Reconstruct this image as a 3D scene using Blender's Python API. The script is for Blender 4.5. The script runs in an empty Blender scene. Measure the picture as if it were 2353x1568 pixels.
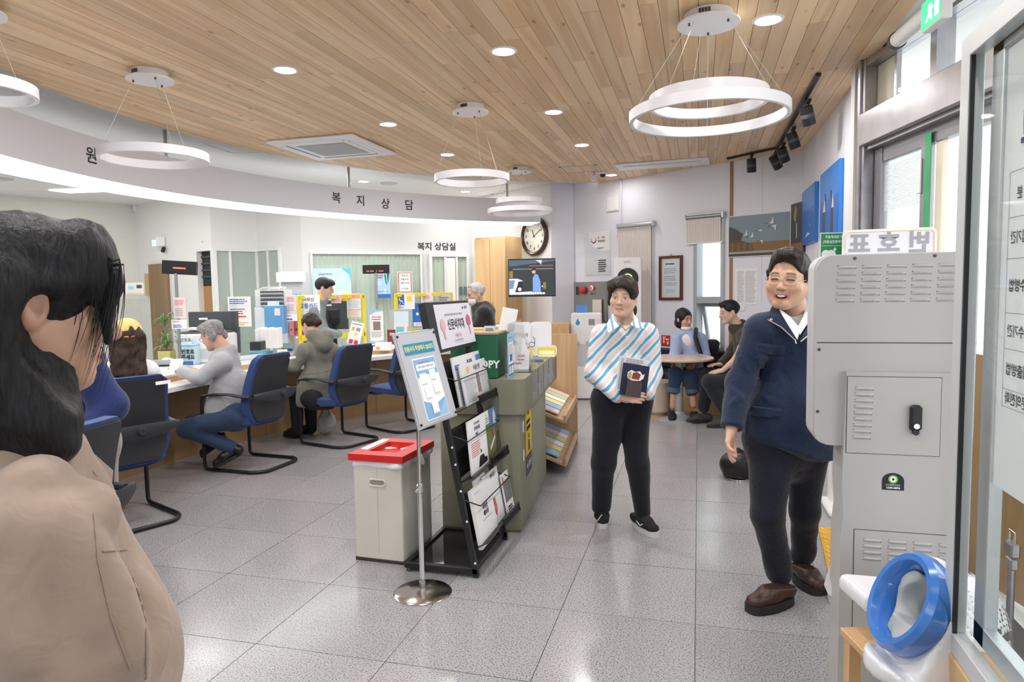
import bpy,bmesh,math,random
import numpy as np
from mathutils import Vector,Matrix
random.seed(7)
rng = np.random.default_rng(7)
SC = bpy.context.scene
COL = SC.collection
R_ = math.radians
H0,FPX = 1.48,1566.0
YAW,PIT,ROL = R_(15.32),R_(4.27),R_(-0.97)
_f = np.array([-math.sin(YAW)*math.cos(PIT),math.cos(YAW)*math.cos(PIT),-math.sin(PIT)])
_r0 = np.array([math.cos(YAW),math.sin(YAW),0.0]);_u0 = np.cross(_r0,_f)
_R = _r0*math.cos(ROL)+_u0*math.sin(ROL);_U = -_r0*math.sin(ROL)+_u0*math.cos(ROL)
CAM = np.array([0,0,H0])
cd = bpy.data.cameras.new('camera');cam = bpy.data.objects.new('camera',cd);COL.objects.link(cam)
cd.sensor_width = 36.0;cd.lens = FPX/2353*36.0;cd.clip_start = 0.05;cd.clip_end = 200
M = Matrix.Identity(4)
for i in range(3):
 M[i][0],M[i][1],M[i][2],M[i][3] = _R[i],_U[i],-_f[i],CAM[i]
cam.matrix_world = M
SC.camera = cam
def ray(x,y):return _f+_R*(x-1176.5)/FPX-_U*(y-784)/FPX
def fl(x,y,z=0.0):d = ray(x,y);return CAM+d*(z-H0)/d[2]
def at(x,y,dep):return CAM+ray(x,y)*dep
def wl(x,y,a,b):
 n = np.array([-(b[1]-a[1]),b[0]-a[0],0.0]);d = ray(x,y)
 return CAM+d*((np.array([a[0],a[1],0])-CAM)@n)/(d@n)
SC.view_settings.view_transform = 'Standard';SC.view_settings.look = 'None'
SC.view_settings.gamma = 1.0;SC.view_settings.use_curve_mapping = False
SC.view_settings.exposure = EXPOSURE = 0.62
w = bpy.data.worlds.new('daylight');SC.world = w;w.use_nodes = True
bg = w.node_tree.nodes['Background'];bg.inputs[0].default_value = (0.93,0.97,1.0,1);bg.inputs[1].default_value = 2.2
SC.cycles.use_denoising = True
SC.cycles.max_bounces = 7;SC.cycles.diffuse_bounces = 4;SC.cycles.glossy_bounces = 3
SC.cycles.transmission_bounces = 5;SC.cycles.transparent_max_bounces = 10
SC.cycles.caustics_reflective = False;SC.cycles.caustics_refractive = False
SC.cycles.sample_clamp_indirect = 6.0
def area(name,loc,sx,sy,power,col=(1,1,1),rot=(0,0,0),shape='RECTANGLE',spread=180):
 l = bpy.data.lights.new(name,'AREA');l.shape = shape;l.size = sx;l.size_y = sy;l.energy = power;l.color = col
 l.spread = R_(spread)
 o = bpy.data.objects.new(name,l);o.location = loc;o.rotation_euler = rot;COL.objects.link(o);return o
MATS = {}
def nt(m):return m.node_tree.nodes,m.node_tree.links
def mat(name,col=(.8,.8,.8),rough=.5,metal=0.0,spec=.5,emit=None,es=1.0,alpha=None,trans=0.0,coat=0.0,noise=None,bump=None,var=0.0,ior=1.45):
 """noise=(scale, amount) mottles the colour, bump=(scale, strength), var = per-object value jitter"""
 if name in MATS:return MATS[name]
 m = bpy.data.materials.new(name);m.use_nodes = True;N,L = nt(m);b = N['Principled BSDF']
 c = (*col,1)
 b.inputs['Base Color'].default_value = c;b.inputs['Roughness'].default_value = rough;b.inputs['Metallic'].default_value = metal
 b.inputs['Specular IOR Level'].default_value = spec;b.inputs['IOR'].default_value = ior
 b.inputs['Transmission Weight'].default_value = trans;b.inputs['Coat Weight'].default_value = coat;b.inputs['Coat Roughness'].default_value = .08
 if alpha is not None:b.inputs['Alpha'].default_value = alpha
 if emit:b.inputs['Emission Color'].default_value = (*emit,1);b.inputs['Emission Strength'].default_value = es
 if noise or bump:
  tc = N.new('ShaderNodeTexCoord')
 if noise or var:
  mul = N.new('ShaderNodeMix');mul.data_type = 'RGBA';mul.blend_type = 'MULTIPLY';mul.inputs[0].default_value = 1
  mul.inputs[6].default_value = c
  if noise:
   n = N.new('ShaderNodeTexNoise');n.inputs['Scale'].default_value = noise[0];n.inputs['Detail'].default_value = 4
   L.new(tc.outputs['Object'],n.inputs['Vector'])
   r = N.new('ShaderNodeMapRange');r.inputs[1].default_value = .3;r.inputs[2].default_value = .7
   r.inputs[3].default_value = 1-noise[1];r.inputs[4].default_value = 1+noise[1]*.4
   L.new(n.outputs['Fac'],r.inputs[0]);L.new(r.outputs[0],mul.inputs[7])
  else:
   oi = N.new('ShaderNodeObjectInfo');r = N.new('ShaderNodeMapRange');r.inputs[3].default_value = 1-var;r.inputs[4].default_value = 1
   L.new(oi.outputs['Random'],r.inputs[0]);L.new(r.outputs[0],mul.inputs[7])
  L.new(mul.outputs[2],b.inputs['Base Color'])
 if bump:
  n = N.new('ShaderNodeTexNoise');n.inputs['Scale'].default_value = bump[0];n.inputs['Detail'].default_value = 3
  L.new(tc.outputs['Object'],n.inputs['Vector'])
  bp = N.new('ShaderNodeBump');bp.inputs['Strength'].default_value = bump[1];bp.inputs['Distance'].default_value = .01
  L.new(n.outputs['Fac'],bp.inputs['Height']);L.new(bp.outputs[0],b.inputs['Normal'])
 MATS[name] = m;return m
def rotm(rx=0,ry=0,rz=0):
 return (Matrix.Rotation(rz,3,'Z') @ Matrix.Rotation(ry,3,'Y') @ Matrix.Rotation(rx,3,'X'))
class MB:
 def __init__(s):s.v = [];s.f = [];s.mi = [];s.cur = 0
 def m(s,i):s.cur = i;return s
 def add(s,vs,fs):
  o = len(s.v);s.v += [tuple(map(float,v)) for v in vs]
  for f in fs:s.f.append([i+o for i in f]);s.mi.append(s.cur)
  return s
 def box(s,c,d,rot=None,bev=0.0,seg=1):
  x,y,z = d[0]/2,d[1]/2,d[2]/2
  if bev <= 0:
   vs = [Vector((a*x,b*y,e*z)) for a in (-1,1) for b in (-1,1) for e in (-1,1)]
   fs = [(0,1,3,2),(4,6,7,5),(0,4,5,1),(2,3,7,6),(0,2,6,4),(1,5,7,3)]
  else:
   bm = bmesh.new();bmesh.ops.create_cube(bm,size=1)
   for v in bm.verts:v.co = Vector((v.co.x*d[0],v.co.y*d[1],v.co.z*d[2]))
   bmesh.ops.bevel(bm,geom=bm.edges[:],offset=min(bev,.49*min(d)),segments=seg,affect='EDGES',profile=.5)
   bm.verts.index_update();vs = [v.co.copy() for v in bm.verts];fs = [[v.index for v in f.verts] for f in bm.faces];bm.free()
  if rot is not None:
   rm = rot if isinstance(rot,Matrix) else rotm(*rot)
   vs = [rm @ v for v in vs]
  return s.add([(v[0]+c[0],v[1]+c[1],v[2]+c[2]) for v in vs],fs)
 def b2(s,a,b,bev=0.0):
  return s.box([(p+q)/2 for p,q in zip(a,b)],[abs(q-p) for p,q in zip(a,b)],None,bev)
 def quad(s,a,b,c,d):return s.add([a,b,c,d],[(0,1,2,3)])
 def tube(s,pts,r,n=8,caps=True,closed=False):
  P = [Vector(p) for p in pts];k = len(P)
  rs = r if hasattr(r,'__len__') else [r]*k
  vs = [];up = None
  for i in range(k):
   if closed:t = (P[(i+1) % k]-P[i-1])
   else:t = (P[min(i+1,k-1)]-P[max(i-1,0)])
   t.normalize()
   if up is None:
    up = Vector((0,0,1)) if abs(t.z) < .9 else Vector((1,0,0))
   a = (up-t*up.dot(t))
   if a.length < 1e-6:a = t.orthogonal()
   a.normalize();up = a;b = t.cross(a)
   for j in range(n):
    q = 2*math.pi*j/n;vs.append(P[i]+a*math.cos(q)*rs[i]+b*math.sin(q)*rs[i])
  fs = []
  for i in range(k if closed else k-1):
   i2 = (i+1) % k
   for j in range(n):fs.append((i*n+j,i*n+(j+1) % n,i2*n+(j+1) % n,i2*n+j))
  if caps and not closed:fs += [tuple(range(n-1,-1,-1)),tuple(range((k-1)*n,k*n))]
  return s.add(vs,fs)
 def cyl(s,a,b,r,r2=None,n=16,caps=True):return s.tube([a,b],[r,r if r2 is None else r2],n,caps)
 def lathe(s,prof,c=(0,0,0),n=24,rot=None,a0=0,a1=2*math.pi,caps=True):
  """prof: list of (r, z)"""
  full = abs(a1-a0-2*math.pi) < 1e-6;m_ = n if full else n+1;vs = [];fs = []
  for rr,z in prof:
   for j in range(m_):
    q = a0+(a1-a0)*j/n;v = Vector((rr*math.cos(q),rr*math.sin(q),z))
    if rot is not None:v = (rot if isinstance(rot,Matrix) else rotm(*rot)) @ v
    vs.append((v.x+c[0],v.y+c[1],v.z+c[2]))
  for i in range(len(prof)-1):
   for j in range(n):k = (j+1) % m_;fs.append((i*m_+j,i*m_+k,(i+1)*m_+k,(i+1)*m_+j))
  if full and caps:
   if prof[0][0] > 1e-5:fs.append(tuple(range(m_-1,-1,-1)))
   if prof[-1][0] > 1e-5:fs.append(tuple(range((len(prof)-1)*m_,len(prof)*m_)))
  return s.add(vs,fs)
 def prism(s,poly,z0,z1,xf=None):
  n = len(poly);vs = [(p[0],p[1],z0) for p in poly]+[(p[0],p[1],z1) for p in poly]
  if xf:vs = [xf(v) for v in vs]
  fs = [tuple(range(n-1,-1,-1)),tuple(range(n,2*n))]+[(i,(i+1) % n,n+(i+1) % n,n+i) for i in range(n)]
  return s.add(vs,fs)
 def grid(s,nu,nv,fn,cu=False,cv=False):
  vs = [fn(i/(nu if cu else nu-1),j/(nv if cv else nv-1)) for i in range(nu) for j in range(nv)];fs = []
  for i in range(nu if cu else nu-1):
   for j in range(nv if cv else nv-1):
    i2 = (i+1) % nu;j2 = (j+1) % nv;fs.append((i*nv+j,i2*nv+j,i2*nv+j2,i*nv+j2))
  return s.add(vs,fs)
 def ell(s,c,r,n=14,rot=None):
  k = n//2+1
  return s.lathe([(max(1e-6,math.sin(math.pi*i/(k-1))),-math.cos(math.pi*i/(k-1))) for i in range(k)],(0,0,0),n) and s._last(c,r,n*k,rot)
 def _last(s,c,r,cnt,rot):
  rm = None if rot is None else rotm(*rot)
  for i in range(len(s.v)-cnt,len(s.v)):
   v = Vector((s.v[i][0]*r[0],s.v[i][1]*r[1],s.v[i][2]*r[2]))
   if rm:v = rm @ v
   s.v[i] = (v.x+c[0],v.y+c[1],v.z+c[2])
  return s
 def ring(s,pts_c,ri,ro,z0,z1,n=64):pass
 def xf(s,mtx):
  s.v = [tuple(mtx @ Vector(v)) for v in s.v];return s
 def mesh(s,name,mats,smooth=35):
  me = bpy.data.meshes.new(name);me.from_pydata(s.v,[],s.f)
  for m_ in (mats if isinstance(mats,(list,tuple)) else [mats]):me.materials.append(m_)
  me.polygons.foreach_set('material_index',s.mi)
  if smooth:
   me.polygons.foreach_set('use_smooth',[True]*len(s.f));me.set_sharp_from_angle(angle=R_(smooth))
  me.update();return me
 def obj(s,name,mats,parent=None,smooth=35):
  o = bpy.data.objects.new(name,s.mesh(name,mats,smooth));COL.objects.link(o)
  if parent is not None:o.parent = parent
  return o
def tag(o,label=None,cat=None,group=None,kind=None):
 if label:o['label'] = label
 if cat:o['category'] = cat
 if group:o['group'] = group
 if kind:o['kind'] = kind
 return o
def thing(name,label,cat,loc=(0,0,0),rz=0.0,group=None,rot=None):
 o = bpy.data.objects.new(name,None);o.empty_display_size = .1;COL.objects.link(o)
 o.location = [float(x) for x in loc];o.rotation_euler = rot if rot else (0,0,rz)
 return tag(o,label,cat,group)
def struct(o,label=None):o['kind'] = 'structure';(label and o.__setitem__('label',label));return o
def copy_tree(o,parent=None):
 c = o.copy();COL.objects.link(c);c.parent = parent
 for ch in [x for x in o.children]:copy_tree(ch,c)
 return c
def inst(name,me,parent,loc=(0,0,0),rot=(0,0,0)):
 o = bpy.data.objects.new(name,me);COL.objects.link(o);o.parent = parent;o.location = loc;o.rotation_euler = rot;return o
_dg_cache = {}
def text_verts(body,size,bold=0.0,align='CENTER',spacing=1.0,line=1.0):
 c = bpy.data.curves.new('txt','FONT');c.body = body;c.size = size;c.align_x = align;c.align_y = 'CENTER'
 c.offset = bold*size;c.resolution_u = 2;c.space_character = spacing;c.space_line = line
 o = bpy.data.objects.new('txt',c);COL.objects.link(o)
 dg = bpy.context.evaluated_depsgraph_get();m = bpy.data.meshes.new_from_object(o.evaluated_get(dg))
 vs = [v.co.copy() for v in m.vertices];fs = [list(p.vertices) for p in m.polygons]
 bpy.data.objects.remove(o);bpy.data.curves.remove(c);bpy.data.meshes.remove(m);return vs,fs
def put_text(mb,body,org,ex,ey,size,bold=0.0,align='CENTER',spacing=1.0,mirror=False,sx=1.0,line=1.0):
 vs,fs = text_verts(body,size,bold,align,spacing,line);ex = Vector(ex);ey = Vector(ey);org = Vector(org)
 s_ = (-1 if mirror else 1)*sx
 mb.add([org+ex*(v.x*s_)+ey*v.y for v in vs],fs);return mb
class Plane:
 """a flat print surface: origin, x axis, y axis (unit), offset outward along n"""
 def __init__(s,o,ex,ey,off=.001):
  s.ex = Vector(ex).normalized();s.ey = Vector(ey).normalized();s.n = s.ex.cross(s.ey);s.o = Vector(o)+s.n*off;s.k = 0
 def P(s,x,y,d=0):return s.o+s.ex*x+s.ey*y+s.n*d
 def rect(s,mb,x0,y0,x1,y1,d=0):
  return mb.add([s.P(x0,y0,d),s.P(x1,y0,d),s.P(x1,y1,d),s.P(x0,y1,d)],[(0,1,2,3)])
 def poly(s,mb,pts,d=0):return mb.add([s.P(x,y,d) for x,y in pts],[tuple(range(len(pts)))])
 def disc(s,mb,x,y,r,d=0,n=16,ry=None):
  return s.poly(mb,[(x+r*math.cos(2*math.pi*i/n),y+(ry or r)*math.sin(2*math.pi*i/n)) for i in range(n)],d)
 def text(s,mb,body,x,y,size,d=.0004,**k):return put_text(mb,body,s.P(x,y,d),s.ex,s.ey,size,**k)
 def lines(s,mb,x0,y0,x1,y1,n,th=.35,d=.0004,rag=.25,seed=0):
  rr = random.Random(seed);h = (y1-y0)/n
  for i in range(n):
   yc = y1-h*(i+.5);xe = x1-(x1-x0)*rr.random()*rag;x = x0
   while x < xe:
    wd = (x1-x0)*(.06+.12*rr.random());s.rect(mb,x,yc-h*th/2,min(x+wd,xe),yc+h*th/2,d);x += wd+(x1-x0)*.02
  return mb
def axis(lo,hi,coarse,fines=()):
 """grid coordinates: step 'coarse', refined to 'st' inside each (a, b, st)"""
 xs = [lo]
 while xs[-1] < hi:
  x = xs[-1];st = coarse
  for a,b,f in fines:
   if a <= x < b:st = min(st,f)
   elif x < a < x+st:st = max(min(st,a-x),f)
  xs.append(x+st)
 return np.array(xs)
class SDF:
 def __init__(s,ax,ay,az):
  s.ax,s.ay,s.az = ax,ay,az;s.d = np.full((len(ax),len(ay),len(az)),.2,np.float32)
 def blk(s,lo,hi):
  r = []
  for a,l,h in zip((s.ax,s.ay,s.az),lo,hi):
   i0 = max(0,np.searchsorted(a,l)-1);i1 = min(len(a),np.searchsorted(a,h)+1)
   if i1 <= i0:return None
   r.append(slice(i0,i1))
  return tuple(r)
 def pts(s,b):return (s.ax[b[0]][:,None,None],s.ay[b[1]][None,:,None],s.az[b[2]][None,None,:])
 def comb(s,b,e,k,op):
  d = s.d[b]
  if op == 'u':
   if k <= 0:s.d[b] = np.minimum(d,e)
   else:
    h = np.maximum(k-np.abs(d-e),0)/k;s.d[b] = np.minimum(d,e)-h*h*k*.25
  elif op == 's':
   e = -e
   if k <= 0:s.d[b] = np.maximum(d,e)
   else:
    h = np.maximum(k-np.abs(d-e),0)/k;s.d[b] = np.maximum(d,e)+h*h*k*.25
 def cone(s,a,b,ra,rb,k=.02,op='u',sq=None):
  """tapered capsule; sq=(direction, factor) flattens it along a direction"""
  a = np.array(a,float);b = np.array(b,float);m = max(ra,rb)+k+.03
  bl = s.blk(np.minimum(a,b)-m,np.maximum(a,b)+m)
  if bl is None:return s
  x,y,z = s.pts(bl);ab = b-a;L2 = ab@ab+1e-12
  px,py,pz = x-a[0],y-a[1],z-a[2]
  t = np.clip((px*ab[0]+py*ab[1]+pz*ab[2])/L2,0,1)
  dx,dy,dz = px-ab[0]*t,py-ab[1]*t,pz-ab[2]*t
  if sq is not None:
   n = np.array(sq[0],float);n /= np.linalg.norm(n);q = (dx*n[0]+dy*n[1]+dz*n[2]);f = 1/sq[1]-1
   dx = dx+n[0]*q*f;dy = dy+n[1]*q*f;dz = dz+n[2]*q*f
  e = np.sqrt(dx*dx+dy*dy+dz*dz)-(ra+(rb-ra)*t)
  if sq is not None:e = e*min(1,sq[1]*1.3)
  s.comb(bl,e.astype(np.float32),k,op);return s
 def ell(s,c,r,k=.02,op='u',rot=None):
  c = np.array(c,float);r = np.array(r,float);m = max(r)+k+.03
  bl = s.blk(c-m,c+m)
  if bl is None:return s
  x,y,z = s.pts(bl);px,py,pz = x-c[0],y-c[1],z-c[2]
  if rot is not None:
   q = rot;px,py,pz = (px*q[0][0]+py*q[0][1]+pz*q[0][2],px*q[1][0]+py*q[1][1]+pz*q[1][2],px*q[2][0]+py*q[2][1]+pz*q[2][2])
  k0 = np.sqrt((px/r[0])**2+(py/r[1])**2+(pz/r[2])**2);k1 = np.sqrt((px/r[0]**2)**2+(py/r[1]**2)**2+(pz/r[2]**2)**2)+1e-9
  s.comb(bl,(k0*(k0-1)/k1).astype(np.float32),k,op);return s
 def box(s,c,h,rad=.01,k=.02,op='u',rot=None):
  c = np.array(c,float);h = np.array(h,float);m = np.linalg.norm(h)+rad+k+.02
  bl = s.blk(c-m,c+m)
  if bl is None:return s
  x,y,z = s.pts(bl);px,py,pz = x-c[0],y-c[1],z-c[2]
  if rot is not None:
   q = rot;px,py,pz = (px*q[0][0]+py*q[0][1]+pz*q[0][2],px*q[1][0]+py*q[1][1]+pz*q[1][2],px*q[2][0]+py*q[2][1]+pz*q[2][2])
  px,py,pz = np.abs(px)-h[0]+rad,np.abs(py)-h[1]+rad,np.abs(pz)-h[2]+rad
  e = np.sqrt(np.maximum(px,0)**2+np.maximum(py,0)**2+np.maximum(pz,0)**2)+np.minimum(np.maximum(np.maximum(px,py),pz),0)-rad
  s.comb(bl,e.astype(np.float32),k,op);return s
 def cut(s,p,n,k=.004):
  """remove the half space on the side n points to"""
  p = np.array(p,float);n = np.array(n,float);n /= np.linalg.norm(n)
  x,y,z = s.pts((slice(None),)*3);e = -((x-p[0])*n[0]+(y-p[1])*n[1]+(z-p[2])*n[2])
  s.comb((slice(None),)*3,e.astype(np.float32),k,'s');return s
 def wrinkle(s,amp,fr,seed=0,lo=None,hi=None,n=5,stretch=(1,1,1)):
  g = np.random.default_rng(seed);bl = s.blk(lo,hi) if lo is not None else (slice(None),)*3
  if bl is None:return s
  near = np.abs(s.d[bl]) < .05
  x,y,z = s.pts(bl);acc = 0
  for i in range(n):
   v = g.normal(size=3);v /= np.linalg.norm(v);v *= fr*(.6+.9*g.random());v *= np.array(stretch);ph = g.random()*6.28
   w2 = g.normal(size=3)*fr*.35;p2 = g.random()*6.28
   acc = acc+np.sin(x*v[0]+y*v[1]+z*v[2]+ph+1.5*np.sin(x*w2[0]+y*w2[1]+z*w2[2]+p2))
  s.d[bl] += (amp/math.sqrt(n)*acc*near).astype(np.float32);return s
 def mesh(s):
  D = s.d;nx,ny,nz = D.shape;S = D < 0
  acc = np.zeros((nx-1,ny-1,nz-1,3),np.float32);cnt = np.zeros((nx-1,ny-1,nz-1),np.float32)
  cs = S[:-1,:-1,:-1].astype(np.int8)
  for a in (0,1):
   for b in (0,1):
    for c in (0,1):
     if a+b+c:cs = cs+S[a:nx-1+a,b:ny-1+b,c:nz-1+c]
  act = np.argwhere((cs > 0) & (cs < 8))
  if len(act) == 0:return np.zeros((0,3)),[]
  I,J,K = act.T;ax,ay,az = s.ax,s.ay,s.az
  P = np.zeros((len(act),3));n = np.zeros(len(act))
  co = [(a,b,c) for a in (0,1) for b in (0,1) for c in (0,1)]
  vals = {q:D[I+q[0],J+q[1],K+q[2]].astype(float) for q in co}
  for q in co:
   for d in range(3):
    if q[d] == 0:
     q2 = list(q);q2[d] = 1;q2 = tuple(q2);v0,v1 = vals[q],vals[q2];mk = (v0 < 0) != (v1 < 0)
     t = np.where(mk,v0/np.where(mk,v0-v1,1),0)
     e = [I+q[0],J+q[1],K+q[2]];pt = np.stack([ax[e[0]],ay[e[1]],az[e[2]]],1)
     a_ = (ax,ay,az)[d];pt[:,d] += t*(a_[e[d]+1-0 if False else np.minimum(e[d]+1,len(a_)-1)]-a_[e[d]])
     P += pt*mk[:,None];n += mk
  P /= n[:,None]
  idx = -np.ones((nx-1,ny-1,nz-1),np.int64);idx[I,J,K] = np.arange(len(act));F = []
  for d in range(3):
   sl0 = [slice(None)]*3;sl1 = [slice(None)]*3;sl0[d] = slice(0,-1);sl1[d] = slice(1,None)
   ch = S[tuple(sl0)] != S[tuple(sl1)];e = np.argwhere(ch);u,v = [(1,2),(2,0),(0,1)][d]
   dim = [nx,ny,nz]
   ok = (e[:,u] > 0) & (e[:,v] > 0) & (e[:,u] < dim[u]-1) & (e[:,v] < dim[v]-1);e = e[ok]
   def g(du,dv):
    q = e.copy();q[:,u] -= du;q[:,v] -= dv;return idx[q[:,0],q[:,1],q[:,2]]
   qd = np.stack([g(1,1),g(0,1),g(0,0),g(1,0)],1)
   fl_ = S[e[:,0],e[:,1],e[:,2]]
   qd[~fl_] = qd[~fl_][:,::-1];F.append(qd)
  return P,np.concatenate(F)
 def obj(s,name,m,parent=None,colors=None,smooth_iter=0):
  P,F = s.mesh();me = bpy.data.meshes.new(name)
  me.vertices.add(len(P));me.vertices.foreach_set('co',P.ravel())
  me.loops.add(len(F)*4);me.loops.foreach_set('vertex_index',np.asarray(F).ravel())
  me.polygons.add(len(F));me.polygons.foreach_set('loop_start',np.arange(0,len(F)*4,4))
  me.polygons.foreach_set('use_smooth',np.ones(len(F),bool));me.update(calc_edges=True);me.validate()
  me.materials.append(m)
  if colors is not None:
   a = me.color_attributes.new('tint','FLOAT_COLOR','POINT');c = np.ones((len(P),4),np.float32);c[:,:3] = colors(P)
   a.data.foreach_set('color',c.ravel())
  o = bpy.data.objects.new(name,me);COL.objects.link(o)
  if parent is not None:o.parent = parent
  return o
# ================================================================== setting
def wchild(o,parent):
 """o is modelled in world coordinates and belongs to parent"""
 o.parent = parent;o.matrix_parent_inverse = parent.matrix_basis.inverted();return o
CC = np.array([0.406,4.961]);RT = 4.953
def pol(rad,deg,z=0.0):return np.array([CC[0]+rad*math.cos(R_(deg)),CC[1]+rad*math.sin(R_(deg)),z])
ZC,ZW = 2.95,3.0
SA,SB = np.array([-1.345,9.60]),np.array([1.10,8.16])
SD = (SB-SA)/np.linalg.norm(SB-SA);SN = np.array([SD[1],-SD[0]])
if SN[1] > 0:SN = -SN
XR = 1.10
m_white = mat('white_paint',(.86,.86,.85),.6,bump=(220,.03))
m_white2 = mat('cool_white_paint',(.80,.81,.88),.6)
m_cream = mat('cream_wall',(.83,.82,.76),.65)
m_steel = mat('brushed_steel',(.43,.42,.44),.32,.9,noise=(6,.15))
m_alu = mat('aluminium',(.62,.64,.66),.38,.75)
m_chrome = mat('chrome',(.82,.82,.83),.12,1.0)
m_wplast = mat('white_plastic',(.85,.85,.86),.35)
m_black = mat('black_metal',(.015,.015,.017),.38)
m_blackp = mat('black_plastic',(.02,.021,.024),.45)
m_dgrey = mat('dark_grey_plastic',(.075,.08,.088),.5)
m_paper = mat('white_paper',(.9,.9,.9),.7)
m_ink = mat('black_ink',(.02,.02,.025),.6)
m_greyink = mat('grey_ink',(.33,.34,.37),.7)
m_red = mat('red_plastic',(.62,.03,.025),.3)
m_yellow = mat('yellow_plastic',(.93,.72,.03),.4)
m_blue = mat('blue_print',(.03,.16,.55),.5)
m_lightblue = mat('light_blue_print',(.33,.62,.88),.5)
m_teal = mat('teal_plastic',(.15,.55,.68),.35)
m_navyink = mat('navy_ink',(.03,.05,.25),.6)
m_redink = mat('red_ink',(.72,.05,.1),.6)
m_pink = mat('pink_paper',(.93,.72,.74),.7)
m_orange = mat('orange_print',(.93,.45,.12),.6)
m_green = mat('green_print',(.02,.26,.09),.5)
m_wood = None
def glass_mat(name,tint=(.9,.97,.94),rough=.02,opac=.0,dif=(.8,.85,.82),ior=1.5):
 m = bpy.data.materials.new(name);m.use_nodes = True;N,L = nt(m);N.remove(N['Principled BSDF']);out = N['Material Output']
 tr = N.new('ShaderNodeBsdfTransparent');tr.inputs[0].default_value = (*tint,1)
 gl = N.new('ShaderNodeBsdfGlossy');gl.inputs['Roughness'].default_value = rough
 fr = N.new('ShaderNodeFresnel');fr.inputs[0].default_value = ior
 mx = N.new('ShaderNodeMixShader');ge = N.new('ShaderNodeNewGeometry');iv = N.new('ShaderNodeMath');iv.operation = 'SUBTRACT';iv.inputs[0].default_value = 1;L.new(ge.outputs['Backfacing'],iv.inputs[1])
 fm = N.new('ShaderNodeMath');fm.operation = 'MULTIPLY';L.new(fr.outputs[0],fm.inputs[0]);L.new(iv.outputs[0],fm.inputs[1]);L.new(fm.outputs[0],mx.inputs[0]);L.new(tr.outputs[0],mx.inputs[1]);L.new(gl.outputs[0],mx.inputs[2])
 last = mx
 if opac:
  df = N.new('ShaderNodeBsdfDiffuse');df.inputs[0].default_value = (*dif,1);m2 = N.new('ShaderNodeMixShader');m2.inputs[0].default_value = opac
  L.new(mx.outputs[0],m2.inputs[1]);L.new(df.outputs[0],m2.inputs[2]);last = m2
 L.new(last.outputs[0],out.inputs[0]);MATS[name] = m;return m
m_glass = glass_mat('clear_glass',(.93,.97,.95))
m_glass_g = glass_mat('greenish_glass',(.955,.985,.965),opac=.05)
m_glass_soft = glass_mat('coated_glass',(.97,.985,.978),ior=1.15)
m_acryl = glass_mat('clear_acrylic',(.95,.97,.97))
m_frost = glass_mat('frosted_film',(.8,.86,.84),opac=.55,dif=(.68,.75,.70),rough=.3)
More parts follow.
